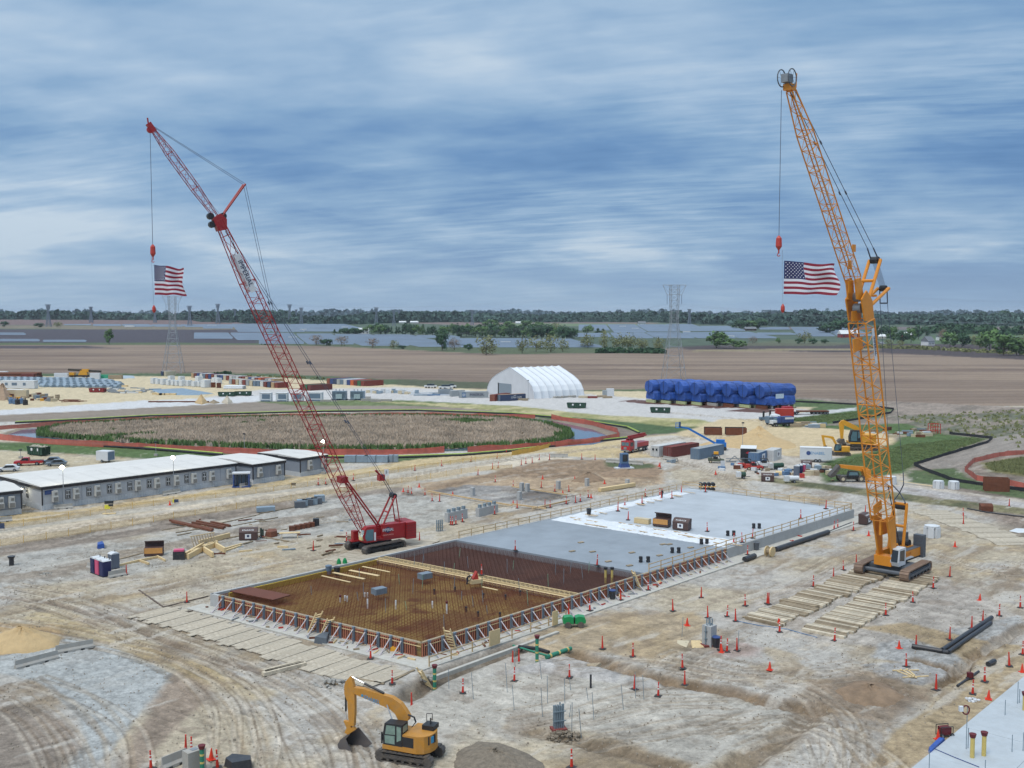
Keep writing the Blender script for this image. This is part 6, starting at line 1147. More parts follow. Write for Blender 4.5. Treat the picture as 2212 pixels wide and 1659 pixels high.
plainwall(At, At+(Bt-At).normalized()*1.55, .3, M_wall, 'short bare concrete end wall at the left corner of the pit');plainwall(pe, Ct, .3, M_wall, 'bare cast concrete wall under the railing near the yellow crane');
plainwall(Dt, At, .3, M_wall, 'low rear concrete wall behind the pit, passing the red crane');plainwall(Ct, Dt, .3, M_wall, 'far end concrete wall of the pale slab')
M_ygrn=mat('yellow_insulation', S(190, 168, 60), .8, var=.1);o=quadslab('insulation_strip', [BL(.02, .014), BL(.02, .022), BL(sE-.005, .022), BL(sE-.005, .014)], .6, 1.35, M_ygrn, 'yellow board strip along the inner rear wall of the near bay', 'board')
M_rail=mat('rail_timber', S(206, 178, 136), .8, var=.12)
pst=MB();pst.box(0, 0, 0, .1, .1, 1.2);PST=mesh_of(pst.build('x', M_rail))
def guard(p, q, z, label, step=2.6, m=None):
 d=q-p;L_=d.length;o=thing('guard_rail', label, 'railing', p+Vector((0, 0, z)), math.atan2(d.y, d.x));n=max(1, int(L_/step))
 for i in range(n+1):put('post', PST, parent=o, loc=(L_*i/n, 0, -.25), scale=(1, 1, 1.15))
 for zz in(.5, 1.05):
  for i in range(n):mb=MB();mb.beam((L_*i/n, -.07, zz+rr.uniform(-.03, .03)), (L_*(i+1)/n, -.07, zz+rr.uniform(-.03, .03)), .05, .1);mb.build('rail', M_rail, o)
 return o
sl_=inv(1375, 1231)[0]
guard(BL(sl_, .995), BL(.995, .995), WH, 'long timber guard rail along the front edge of the slabs');guard(BL(.995, .99), BL(.995, .3), WH, 'timber guard rail across the far end of the pale slab');guard(BL(inv(940, 1167)[0]+.03, .0), BL(.96, .0), WH, 'timber guard rail along the rear edge of the slabs');guard(BL(.97, .02), BL(.97, .14), WH+.6, 'short raised timber rail at the back corner of the pale slab')
p1, p2=Bt+nAB*1.4+nBC*2.5, BL(.2, 1)+nBC*2.5;guard(p1, p2, .1, 'timber guard rail at ground level on the footing right of the near corner', 2.8)
M_blank=mat('white_blanket', S(224, 229, 234), .8, var=.08, bump=1, bscale=1.5)
def blanket(s0, t0, s1, t1, ws, wt, n, label):
 for i in range(n):
  f=(i+.5)/n;s_=s0+(s1-s0)*f;t_=t0+(t1-t0)*f;mb=MB();K=8;vs=[];a, b_=BL(s_, t_), None;R=random.Random(i)
  for y in range(K+1):
   for x in range(K+1):
    e=1 if 0<x<K and 0<y<K else 0;vs.append(BL(s_+ws*(x/K-.5)+R.uniform(-.0012, .0012), t_+wt*(y/K-.5)+R.uniform(-.003, .003), WH+(.03+R.uniform(0, .22))*e-.02*(1-e))-a)
  mb.add(vs, [(y*(K+1)+x, y*(K+1)+x+1, (y+1)*(K+1)+x+1, (y+1)*(K+1)+x)for y in range(K)for x in range(K)]);o=mb.build('curing_blanket', M_blank);o.location=a;tag(o, label, 'blanket', label)
 if True:
  for i in range(n*2):f=(i+.7)/(n*2);a=BL(s0+(s1-s0)*f+(rr.uniform(-.4, .4)*ws), t0+(t1-t0)*f, WH+.16);mb=MB();mb.beam((0, 0, 0), (2.6*math.cos(-.75), 2.6*math.sin(-.75), 0), .22, .05);tag(mb.build('plank', M_rail), 'plank weighing down the white blankets', 'plank', 'planks on the blankets').location=a
blanket(sB, .03, sB, .97, .052, .115, 9, 'crumpled white blanket in the strip crossing between the two slabs');blanket(sB+.03, .07, .93, .07, .085, .08, 6, 'crumpled white blanket along the rear edge of the pale slab')
def plank(u0, v0, u1, v1, z, w, label, grp, m=None, name='plank', h=.05, cat='plank'):
 p, q=G(u0, v0, z), G(u1, v1, z);d=q-p;o=tag(MB().b0(0, d.length, -w/2, w/2, 0, h).build(name, m or M_wood), label, cat, grp);o.location=p;o.rotation_euler=(0, 0, math.atan2(d.y, d.x));return o
for a in((695, 1244, 757, 1258), (720, 1237, 787, 1251), (755, 1232, 818, 1244), (783, 1224, 842, 1236)):plank(*a, 1.42, .5 if a[0]in(720, 755)else.3, 'pale plank walkway lying on the rebar of the near bay', 'planks on the near rebar')
plank(1042, 1268, 1075, 1275, 1.42, .25, 'thin pale plank on the rebar near the bulkhead', 'planks on the near rebar')
pp_=[G(500, 1276, 1.4), G(560, 1268, 1.4), G(628, 1286, 1.4), G(590, 1297, 1.4)];pp_=[G(497, 1278, 1.4), G(540, 1269, 1.4), G(628, 1286, 1.4), G(590, 1297, 1.4)]
quadslab('steel_plate', pp_, 1.38, 1.48, mat('rust_plate', S(112, 62, 44), .8, var=.12), 'flat rust-brown steel sheet on the rebar at the left corner of the pit', 'plate')
for i, (u, v)in enumerate(((918, 1249), (819, 1282))):
 o=thing('junction_box', ('grey steel box on the rebar, '+('back' if i==0 else 'front')+' one of two in the near bay'), 'box', G(u, v, 1.38), .7);MB().box(0, 0, 0, 1.6, 1.1, .7).build('housing', M_strong, o)
 for x in np.linspace(-.7, .7, 7):MB().box(x, -.57, .05, .06, .04, .6).build('rib', M_steel, o)
M_pvc=mat('white_pvc', S(232, 234, 236), .5, var=.03);M_caprd=mat('maroon_cap', S(104, 28, 36), .6);M_yelp=mat('yellow_sleeve', S(216, 192, 112), .6, var=.06);M_grnp=mat('green_sleeve', S(44, 132, 106), .6, var=.1);M_cond=mat('grey_conduit', S(136, 152, 162), .5, .2, var=.1)
def stub(u, vt, vb, r, m, name, label, cat, grp, z=0, cap=None, lean=0):
 b_=G(u, vb, z);h=(vb-vt)*b_.y/F;o=thing(name, label, cat, b_, 0, grp);mb=MB();mb.rod((0, 0, -.1), (lean, 0, h), r, 8);mb.build('tube', m, o)
 if cap:mb=MB();mb.rod((lean, 0, h-.05), (lean, 0, h+.22), r*1.5, 8, r*1.7);mb.build('cap', cap, o)
 return o
for u, vt, vb in((735, 1289, 1299), (745, 1286, 1296), (750, 1287, 1298), (788, 1280, 1288), (794, 1280, 1288), (810, 1270, 1284), (794, 1293, 1312), (855, 1296, 1314), (934, 1298, 1312), (965, 1302, 1324)):stub(u, vt, vb, .09, M_pvc, 'pipe_stub', 'thin white pipe standing out of the near rebar bay', 'pipe stub', 'white pipe stubs in the near bay', 1.0, M_caprd if u in(735, 965)else None)
for u, vt, vb in((938, 1272, 1282), (983, 1267, 1276), (1044, 1281, 1290), (1092, 1284, 1294), (1080, 1322, 1332), (1124, 1275, 1285), (1007, 1310, 1320), (1033, 1320, 1330)):stub(u, vt, vb, .13, M_black, 'pipe_stub', 'short black capped pipe in the near rebar bay', 'pipe stub', 'black pipe stubs in the near bay', 1.0)
for i in range(34):
 s_, t_=rr.uniform(.05, sS-.02), rr.uniform(.1, .95);b_=BL(s_, t_, 1.1);o=tag(MB().rod((0, 0, 0), (rr.uniform(-.2, .2), 0, rr.uniform(1.0, 2.0)), .035, 5).build('conduit_stub', rr.choice((M_cond, M_cond, mat('pale_green_tube', S(130, 170, 140), .6)))), 'thin conduit rising from the rebar', 'conduit', 'thin conduits rising from the rebar');o.location=b_
for u, v in((1384, 1214), (1400, 1214), (1452, 1194), (1466, 1194), (1515, 1175), (1527, 1175), (1572, 1157), (1585, 1157), (1628, 1141), (1640, 1141)):
 o=thing('pipe_sleeve', 'black capped sleeve of a pair standing on the front edge of the slab', 'pipe sleeve', G(u, v, WH), 0, 'paired black sleeves on the slabs');mb=MB();mb.rod((0, 0, 0), (0, 0, .75), .26, 10);mb.build('tube', M_black, o);mb=MB();mb.rod((-.3, 0, .35), (.0, 0, .35), .1, 6);mb.build('collar', M_pvc, o)
for u, v in((1308, 1256), (1322, 1256)):stub(u, v-28, v+4, .16, M_yelp, 'sleeve_pipe', 'pale yellow pipe sleeve with black top at the front edge of the dark rebar bay', 'pipe sleeve', 'yellow sleeves at the dark bay', .6, M_black)
for u, v in((1255, 1172), (1236, 1191), (1280, 1192), (1425, 1200), (1446, 1176), (1492, 1183), (1360, 1222), (1314, 1213), (1365, 1194), (1432, 1176)):tag(MB().box(0, 0, 0, .9, .5, .1, .6).build('anchor_cover', M_woodd), 'small flat cover lying on the grey slab', 'cover', 'small covers on the slab').location=G(u, v, WH)
def ladder(u0, v0, u1, v1, z0, z1, label, w=.9, n=7, parent=None):
 a, b_=G(u0, v0, z0), G(u1, v1, z1);a.z, b_.z=z0, z1;d=b_-a;d.z=0;sd=Vector((d.y, -d.x, 0)).normalized()*w/2;o=thing('timber_ladder', label, 'ladder', Vector((a.x, a.y, 0)), 0);A=a-o.location;B=b_-o.location;mb=MB()
 for s_ in(-1, 1):mb.beam(A+sd*s_, B+sd*s_, .08, .16)
 mb.build('stringer', M_wood, o)
 for i in range(n):p=A.lerp(B, (i+.5)/(n+.6));mb=MB();mb.beam(p-sd, p+sd, .22, .06);mb.build('tread', M_wood, o)
 return o
ladder(672, 1364, 690, 1322, .14, 2.6, 'wooden access ladder, left of two against the front-left formwork');ladder(700, 1369, 715, 1335, .14, 2.2, 'shorter wooden ladder, right of two against the front-left formwork');ladder(978, 1402, 965, 1357, .14, 2.6, 'wooden ladder against the formwork just right of the near pit corner');ladder(1383, 1273, 1367, 1233, .14, 2.6, 'wooden ladder against the front-right formwork where the railing starts');ladder(928, 1484, 905, 1445, -.7, 1.3, 'wooden ladder leaning in the trench beside the green-and-yellow pipe', n=5)
plank(1424, 1261, 1419, 1232, .2, .5, "wide board leaning on the front-right formwork", None, M_wood)
plank(700, 1341, 708, 1343, 1.7, .3, 'orange strip on top of the left ladders', None, M_hook)
for u0, v0, u1, v1, lab in((1108-553+505, 1375, 1077, 1395, 'upright plywood sheet on the railing right of the near corner'), (1192, 1327, 1206, 1352, 'upright plywood sheet by the green roller')):
 p=G((u0+u1)/2, v1, .15);tag(MB().box(0, 0, .1, 1.6 if u0<1100 else.9, .08, 1.6, TH).build('plywood_sheet', M_wood), lab, 'plywood').location=p
M_bp=mat('black_pipe', S(44, 48, 56), .4, var=.1, dirt=.15)
# site offices
M_siding=mat('grey_siding', S(190, 194, 200), .75, var=.05, scale=.6);M_siding2=mat('dark_siding', S(142, 150, 162), .75, var=.05, scale=.6);M_skirt=mat('skirting', S(206, 212, 218), .7, var=.05, dirt=.15);M_fasc=mat('black_fascia', S(44, 42, 48), .6, var=.1);M_roofw=mat('membrane_roof', S(222, 220, 216), .75, var=.07, scale=.35, dirt=.10);M_frame=mat('window_frame', S(220, 222, 224), .6);M_ac=mat('air_unit', S(206, 206, 202), .6, var=.05);M_acg=mat('air_unit_grille', S(140, 138, 134), .7)
acm=MB();acm.m=0;acm.box(0, -.32, 1.0, .95, .55, 1.0);acm.box(0, -.4, .05, 1.0, .75, .95);acm.m=1;acm.box(0, -.79, .12, .8, .04, .75);acm.box(.1, -.61, 1.2, .5, .04, .5);ACM=mesh_of(acm.build('x', [M_ac, M_acg]))
wm=MB();wm.m=0;wm.box(0, -.02, 0, .95, .06, 1.65);wm.m=1;wm.box(0, -.05, .1, .75, .05, 1.45);wm.m=2
for z in(.15, .87):
 for x in(-.19, .19):wm.box(x, -.08, z, .26, .03, .58)
WM=mesh_of(wm.build('x', [M_fasc, M_frame, M_win]))
def office(u0, v0, u1, v1, dep, h, sid, label, wins=(), acs=(), side=(), nroof=1, side_win=True):
 p, rz, L_=fe(u0, v0, u1, v1);o=thing('site_office', label, 'office', p, rz);pl=Plane(p, rz);sk, wt=1.0, h-.62
 mb=MB();mb.b0(0, L_, 0, dep, sk, wt);w=mb.build('wall', sid, o)
 mb=MB();n=int(L_/.55)
 for i in range(n):mb.b0(i*L_/n, i*L_/n+L_/n*.6, -.05, 0, .02, sk)
 n=int(dep/.55)
 for i in range(n):mb.b0(-.05, 0, i*dep/n, i*dep/n+dep/n*.6, .02, sk)
 mb.b0(0, L_, 0, dep, 0, sk-.01);mb.build('skirting', M_skirt, o)
 bt=MB()
 n=max(1, int(L_/3.4))
 for i in range(n+1):x=i*L_/n;bt.b0(x-.03, x+.03, -.03, 0, sk, wt)
 bt.build('joint_strip', M_siding2 if sid is M_siding else M_siding, w);bt=MB()
 for x, y in((0, 0), (L_, 0), (0, dep)):bt.b0(x-.09, x+.09, y-.09, y+.09, sk-.1, wt)
 bt.build('corner_trim', M_fasc, w)
 mb=MB();mb.b0(-.25, L_+.25, -.25, dep+.25, wt, h-.1);mb.build('fascia', M_fasc, o)
 mb=MB();mb.b0(-.3, L_+.3, -.3, dep/2, h-.1, h);mb.add([(-.3, -.3, h), (L_+.3, -.3, h), (L_+.3, dep/2, h+.35), (-.3, dep/2, h+.35), (-.3, dep+.3, h), (L_+.3, dep+.3, h)], [(0, 1, 2, 3), (3, 2, 5, 4), (0, 3, 4), (1, 5, 2)]);rf=mb.build('roof', M_roofw, o);sm_=MB();n=int(L_/3.4)
 for i in range(1, n):x=i*L_/n;sm_.add([(x-.04, -.3, h+.012), (x+.04, -.3, h+.012), (x+.04, dep/2, h+.365), (x-.04, dep/2, h+.365)], [(0, 1, 2, 3)])
 if n>1:sm_.build('roof_seam', mat('roof_seam', S(200, 198, 194), .8), rf)
 for u in wins:t, _=pl.pt(u, 1080);put('window', WM, parent=o, loc=(t, -.02, sk+.55))
 for u in acs:t, _=pl.pt(u, 1080);put('air_unit', ACM, parent=o, loc=(t, -.02, sk+.35))
 for y in side:put('window', WM, parent=o, loc=(-.02, y, sk+.7), rot=(0, 0, -math.pi/2))
 return o
o=office(92, 1103, 510, 1045, 19, 4.35, M_siding, 'long grey modular site office with white roof and a row of windows', (147, 192.5, 237, 281, 323, 364, 404, 442), (117, 163, 209, 254, 296.5, 338, 380, 418, 457, 494), (6.2, ));MB().box(1.2, -.07, 2.75, 1.5, .05, .75).build('office_sign', CC['blue'], o);text('SITE OFFICE', .2, M_txtw, o, (1.2, -.11, 3.1), (math.pi/2, 0, 0))
bpy.data.objects.remove([c_ for c_ in o.children if c_.name.startswith('lettering')][0])
office(547, 1046, 615, 1036, 16, 4.2, M_siding2, 'dark grey site office in the middle, with two air units', (), (560, 600), (7, ));office(649, 1030, 706, 1021, 14, 4.1, M_siding2, 'rearmost dark grey site office partly behind the red boom', (), (668, 698), (5.5, ));office(-50, 1121, 47, 1110, 12, 4.3, M_siding2, 'dark grey site office cut off by the left edge', (), (24, 0), ())
M_lamp=mat('lamp_glow', (1, .93, .75), .5, emit=((1.0, .9, .62), 26));M_lens=mat('lamp_off', S(210, 214, 220), .4)
def lamp_post(u, vt, vb, on, label, r=.07, gr=.42):
 b_=G(u, vb);h=(vb-vt)*b_.y/F;o=thing('light_pole', label, 'light pole', b_);mb=MB();mb.rod((0, 0, 0), (0, 0, h), r, 7, r*.7);mb.build('pole', M_galv, o);hd=MB();hd.box(0, -.1, h-.1, .9 if on else.6, .5, .3);hd.build('lamp_head', M_blk if not on else M_steel, o)
 if on:g=MB();blob(g, 0, -.25, h-.12, gr, gr*.7, gr*.8, 10, 6, 0, False);g.build('lamp_glass', M_lamp, o)
 mb=MB();mb.box(0, 0, 0, .8, .8, .5);mb.build('base', M_conc, o);return o
lamp_post(138, 1006, 1098, True, 'lit light pole in front of the left end of the long office', gr=.42);lamp_post(376, 985, 1066, True, 'lit light pole in front of the middle of the long office', gr=.42);lamp_post(699, 951, 1024, True, 'lit light pole at the rearmost office, seen through the red boom', gr=.4);lamp_post(49, 1054, 1096, True, 'small lit lamp in the gap between the two leftmost offices', .05, .28)
lamp_post(337, 955, 985, False, 'slim unlit pole behind the long office roof');lamp_post(528, 937, 972, False, 'unlit light pole at the pond fence behind the middle office');lamp_post(1604, 913, 968, False, 'unlit light pole at the sand heaps');lamp_post(1141, 822, 862, False, 'unlit light pole at the corner of the white tent');lamp_post(45, 972, 990, False, 'slim pole beside the heaped dumpster')
def barrier(u0, v0, u1, v1, label, h=.85, z=0, m=None):
 p, rz, L_=fe(u0, v0, u1, v1, z);o=thing('concrete_barrier', label, 'barrier', p, rz);mb=MB();mb.prism([(0, 0), (.6, 0), (.58, .2), (.38, .4), (.34, h), (.26, h), (.22, .4), (.02, .2)], 0, L_, axis='x');mb.build('body', m or M_conc, o)
 mb=MB()
 for x in(L_*.25, L_*.7):mb.box(x, -.0, 0, .35, .12, .13)
 mb.build('lifting_slot', M_blk, o);return o
barrier(116, 1101, 157, 1098, 'concrete barrier at the foot of the left lit pole');barrier(354, 1071, 391, 1065, 'concrete barrier at the foot of the middle lit pole');barrier(-10, 1130, 27, 1126, 'concrete barrier at the left picture edge below the offices');barrier(679, 1023, 706, 1017, 'concrete barrier at the foot of the third lit pole');barrier(520, 1054, 545, 1050, 'white-grey barrier beside the blue booth')
barrier(36, 1447, 128, 1423, 'long concrete barrier on the gravel, nearer of two');barrier(122, 1414, 203, 1399, 'long concrete barrier beside the sand heap, farther of two');barrier(237, 1250, 274, 1243, 'low grey concrete barrier beside the portable toilets', .9);barrier(185, 1228, 202, 1232, 'small pale block behind the toilets', .8)
barrier(355, 1666, 408, 1644, 'concrete block barrier at the bottom edge left of the green pipe', 1.0);barrier(1189, 988, 1227, 988, 'concrete barrier at the back of the dug area, left');barrier(1308, 999, 1388, 1005, 'long concrete barriers behind the blue booth on the mound');barrier(1431, 992, 1462, 997, 'pale barrier in front of the white container')
o=thing('concrete_block', 'upright concrete block next to the green pipe at the bottom edge', 'block', G(420, 1665), TH);MB().box(0, 0, 0, 1.5, .9, 1.7).build('body', M_conc, o);MB().box(0, 0, 1.7, .5, .4, .03).build('recess', M_steel, o)
def booth(u, v, label, s_=1.0):
 o=thing('access_booth', label, 'booth', G(u, v), .15);MB().box(0, 0, 0, 3.6*s_, 1.9*s_, .25).build('base', CC['blue'], o)
 for x in(-1.5, 1.5):MB().box(x*s_, 0, .25, .25, 1.5*s_, 2.6).build('end_frame', CC['blue'], o)
 for x in(-.8, 0, .8):MB().box(x*s_, 0, .3, .14, .14, 2.2).build('turnstile_post', M_win, o)
 MB().box(0, 0, 2.75, 3.5*s_, 1.6*s_, .3).build('roof', M_wht, o);MB().box(0, .6*s_, .25, 2.6*s_, .1, 2.3).build('panel', CC['slate'], o)
booth(522, 1052, 'blue framed access booth in front of the middle office');
o=thing('control_booth', 'narrow blue booth on a white base on the small mound', 'booth', G(1348, 1012), .3);MB().box(0, 0, 0, 4.2, 2, .3).build('base', M_wht, o);MB().box(0, 0, .3, 2.4, 1.4, .9, taper=.8).build('plinth', CC['blue'], o);MB().box(0, 0, 1.2, 1.7, 1.2, 2.3).build('cabin', CC['azure'], o);MB().box(0, -.63, 1.7, 1.2, .05, 1.5).build('window', M_win, o)
def board(u, v, w, h, z, label, m=None, posts=True, rz=.2, name='site_sign'):
 o=thing(name, label, 'sign', G(u, v), rz);MB().box(0, 0, z, w, .06, h).build('panel', m or CC['navy'], o)
 if posts:
  for x in(-w*.4, w*.4):MB().box(x, .06, 0, .07, .07, z+h).build('post', M_wood, o)
 return o
o=board(236, 1110, 1.5, .5, 1.8, 'notice frame with three dark boards and yellow panels beside the haul road', M_win);MB().box(-.3, -.02, .9, .9, .05, .7).build('yellow_panel', mat('sign_yellow', S(236, 226, 70), .6), o);MB().box(.3, -.03, 1.35, .8, .05, .35).build('dark_panel', M_win, o);MB().box(0, 0, 0, 2.2, .9, .12).build('foot', M_wood, o)
board(381, 1089, .8, .6, .3, 'small dark sign low on the mesh fence by the middle pole');o=board(376, 1089, .5, .6, .3, 'small yellow sign next to the dark one on the mesh fence', mat('sign_yellow', S(236, 226, 70)));board(634, 1053, .9, .55, .4, 'small dark sign on the fence below the rearmost office');board(3, 1146, 1.0, .9, .3, 'small dark sign at the left edge of the haul road');o=board(835, 1047, .9, 1.3, 1.9, 'white speed sign on a pole beside the haul road behind the red crane', M_wht);text('5', .8, M_blk, o, (0, -.05, 2.6), (math.pi/2, 0, 0));board(1561, 1012, 1, 1.6, .2, 'white A-board sign right of the road curve', M_wht, False)
def person(u, v, z, rz, label, top, pants, hat, pose='stand'):
 o=thing('person', label, 'person', G(u, v, z), rz);me_=bpy.data.meshes.new('body')
 if pose=='stand':V=[(0, 0, .95), (.1, 0, .9), (.11, .02, .5), (.11, .04, .08), (.12, -.1, .03), (-.1, 0, .9), (-.11, -.03, .5), (-.12, .0, .08), (-.13, -.14, .03), (0, -.01, 1.2), (0, 0, 1.42), (.2, 0, 1.4), (.26, -.05, 1.12), (.2, -.22, .98), (-.2, 0, 1.4), (-.27, .0, 1.12), (-.22, -.14, .9), (0, -.02, 1.52), (0, -.03, 1.66)]
 else:V=[(0, 0, .8), (.1, 0, .76), (.13, -.1, .42), (.12, .05, .08), (.13, -.1, .03), (-.1, 0, .76), (-.13, -.1, .42), (-.13, .05, .08), (-.14, -.1, .03), (0, -.16, 1.0), (0, -.36, 1.12), (.2, -.36, 1.1), (.22, -.5, .82), (.12, -.6, .62), (-.2, -.36, 1.1), (-.22, -.5, .82), (-.12, -.6, .62), (0, -.46, 1.14), (0, -.58, 1.16)]
 E=[(0, 1), (1, 2), (2, 3), (3, 4), (0, 5), (5, 6), (6, 7), (7, 8), (0, 9), (9, 10), (10, 11), (11, 12), (12, 13), (10, 14), (14, 15), (15, 16), (10, 17), (17, 18)]
 R_=[.15, .11, .075, .055, .05, .11, .075, .055, .05, .15, .16, .075, .05, .045, .075, .05, .045, .055, .1]
 me_.from_pydata(V, E, []);b_=bpy.data.objects.new('body', me_);C.objects.link(b_);b_.parent=o;md=b_.modifiers.new('skin', 'SKIN');
 for i, r in enumerate(R_):me_.skin_vertices[0].data[i].radius=(r, r)
 me_.skin_vertices[0].data[0].use_root=True;b_.modifiers.new('s', 'SUBSURF').levels=1;bpy.context.view_layer.update();dg=bpy.context.evaluated_depsgraph_get();nm=bpy.data.meshes.new_from_object(b_.evaluated_get(dg));b_.modifiers.clear();b_.data=nm
 nm.materials.clear();[nm.materials.append(m)for m in(pants, top, mat('skin', S(196, 150, 122), .6))]
 for p_ in nm.polygons:z_=p_.center.z;d_=abs(p_.center.x)>.2 and z_<(1.02 if pose=='stand' else.72);head=z_>1.5 if pose=='stand' else p_.center.y<-.5 and z_>1.0;p_.material_index=2 if head or d_ else(0 if z_<(.98 if pose=='stand' else.86)else 1);p_.use_smooth=True
 hx=V[18];mb=MB();blob(mb, hx[0], hx[1], hx[2]+.04, .125, .14, .12, 10, 4, 0);mb.disc(hx[0], hx[1]-.03, hx[2]+.03, .16, .02, 12);mb.build('hard_hat', hat, o);return o
M_hiv=mat('hi_vis', S(200, 240, 60), .7, emit=(S(200, 240, 60), .08));M_jean=mat('dark_trousers', S(52, 56, 72), .8);M_drk=mat('dark_jacket', S(48, 44, 52), .8)
person(122, 1097, 0, .4, 'person in hi-vis yellow jacket standing before the long office', M_hiv, M_jean, M_drk);person(1009, 1262, 1.36, 1.2, 'person in dark jacket and white hard hat bending over the rebar', M_drk, M_jean, M_wht, 'bend');person(1430, 1077, WH, .5, 'person in dark clothes at the rear edge of the pale slab', M_drk, M_jean, M_hook)
# vehicles
def wheel(parent, x, y, r, w, m_rim=None, z=None):
 z=r if z is None else z;mb=MB();mb.rod((x, y-w/2, z), (x, y+w/2, z), r, 16);t=mb.build('wheel', M_dark, parent);mb=MB()
 for s_ in(-1, 1):mb.rod((x, y+s_*w/2, z), (x, y+s_*(w/2+.03), z), r*.55, 10)
 mb.build('rim', m_rim or M_steel, t);return t
def vehicle(name, label, cat, loc, rz, body, mb_, cabin, mc, W_, wheels, extra=(), lights=True):
 o=thing(name, label, cat, loc, rz);mb=MB();mb.prism(body, -W_/2, W_/2);mb.build('body', mb_, o)
 if cabin:
  mb=MB();n=len(cabin);cx_=sum(p[0]for p in cabin)/n;mb.prism(cabin, -W_/2+.08, W_/2-.08);mb.build('cabin', mb_, o);mb=MB();z0=min(p[1]for p in cabin);g=[(cx_+(x-cx_)*.86, z0+(z-z0)*.86+.03)for x, z in cabin];mb.prism(g, -W_/2+.06, W_/2-.06);xf=max(cabin, key=lambda p:p[0]+p[1]*.01);mb.build('window', M_win, o);
  mb=MB();g2=sorted([p for p in cabin], key=lambda p:-p[0])[:2];(xa, za), (xb, zb)=g2;mb.add([(xa+.02, -W_/2+.2, za+.06), (xa+.02, W_/2-.2, za+.06), (xb+.03, W_/2-.25, zb-.05), (xb+.03, -W_/2+.25, zb-.05)], [(0, 1, 2, 3)]);mb.build('windscreen', M_gls, o)
 for x, r in wheels:
  for s_ in(-1, 1):wheel(o, x, s_*(W_/2-.1), r, .26)
 xs=max(p[0]for p in body);zs=[p[1]for p in body];zl=min(zs)+(max(zs)-min(zs))*.5
 if lights:
  for s_ in(-1, 1):MB().box(xs+.01, s_*W_*.36, zl-.08, .05, .32, .18).build('headlight', M_txtw, o)
 return o
M_pred=mat('truck_red', S(188, 34, 48), .3, var=.04, dirt=.12, spec=.6);M_silver=mat('car_silver', S(120, 134, 148), .3, .2, var=.04)
vehicle('pickup_truck', 'red pickup truck parked beside the offices at the left edge', 'pickup', G(62, 1005), math.radians(195), [(-3.1, .55), (-3.1, 1.15), (.2, 1.15), (.3, 1.2), (1.9, 1.2), (2.95, 1.1), (3.05, .85), (3.05, .5)], M_pred, [(-.3, 1.15), (-.1, 1.85), (1.1, 1.85), (1.75, 1.18)], None, 1.95, [(-1.9, .42), (1.95, .42)])
MB().b0(-3.0, -.4, -.8, .8, 1.12, 1.17).build('truck_bed', M_blk, bpy.data.objects['pickup_truck'])
for u, v, m, lb in((112, 1001, M_silver, 'dark grey car, rear one of two behind the long office'), (122, 1006, M_silver, 'silver-blue car, front one of two behind the long office')):vehicle('parked_car', lb, 'car', G(u, v), math.radians(195), [(-2.2, .35), (-2.3, .95), (2.2, .8), (2.3, .4)], m, [(-1.9, .93), (-1.3, 1.5), (.5, 1.5), (1.2, .85)], None, 1.8, [(-1.4, .33), (1.4, .33)])
vehicle('parked_car', 'pale car partly hidden at the left edge behind the office', 'car', G(18, 1018), math.radians(195), [(-2.2, .35), (-2.3, .95), (2.2, .8), (2.3, .4)], M_wht, [(-1.9, .93), (-1.3, 1.5), (.5, 1.5), (1.2, .85)], None, 1.8, [(-1.4, .33), (1.4, .33)])
o=thing('cargo_trailer', 'white enclosed cargo trailer behind the roof of the long office', 'trailer', G(228, 998), math.radians(-20));MB().box(0, 0, .5, 3.4, 2.4, 2.2).build('body', M_wht, o);MB().box(1.72, 0, .6, .04, 2.1, 1.9).build('door', CC['slate'], o);wheel(o, 0, -1.15, .35, .2);wheel(o, 0, 1.15, .35, .2)
o=vehicle('boom_truck', 'red truck with a folded red boom beside the containers', 'truck', G(1371, 975), math.radians(-127), [(-5, .9), (-5, 1.25), (4.4, 1.25), (4.4, .7)], M_blk, None, None, 2.4, [(-3.9, .52), (-2.6, .52), (3.0, .52)], lights=False)
MB().b0(2.3, 4.7, -1.22, 1.22, .6, 3.1).build('cab', M_pred, o);MB().b0(4.69, 4.75, -1.05, -.05, 1.9, 2.8).build('windscreen', M_gls, o);MB().b0(4.69, 4.75, .05, 1.05, 1.9, 2.8).build('windscreen', M_gls, o);MB().b0(2.7, 4.2, 1.21, 1.25, 1.8, 2.7).build('side_window', M_win, o);MB().b0(4.69, 4.85, -1.2, 1.2, .55, .85).build('bumper', M_steel, o);MB().b0(4.7, 4.77, -.4, .4, 1.0, 1.6).build('grille', M_steel, o);MB().b0(1.0, 2.2, -1.25, 1.3, .9, 3.0).build('white_cabinet', M_wht, o);MB().b0(-5, .9, -1.2, 1.2, 1.25, 2.3).build('equipment_body', M_pred, o)
for y, z in((-.4, 3.3), (.3, 3.7), (.0, 4.1)):mb=MB();mb.beam((3.4, y, z), (-5.2, y, z+.1), .35, .4);mb.build('folded_boom', M_cred, o)
mb=MB();mb.beam((1.5, 0, 2.9), (1.5, 0, 4.0), .6, .6);mb.build('turret', M_cred, o)
container(G(1423, 987), math.radians(48), 12.19, 'white', 'white-topped container with dark windows in its doors, left of the red one', roof='white');container(G(1450.5, 989), math.radians(47), 12.19, 'maroon', 'dark red container with white marks beside the boom truck', roof='red');container(G(1510.5, 993), math.radians(50), 12.19, 'slate', 'grey-blue container behind the green and yellow utility vehicle', roof='grey');container(G(1638, 1003), math.radians(58), 6.06, 'azure', 'short azure container with a white sign on its side', roof='grey');container(G(1671, 997), math.radians(58), 8.2 if False else 6.06, 'white', 'pale container with a white sign behind the azure one', roof='white')
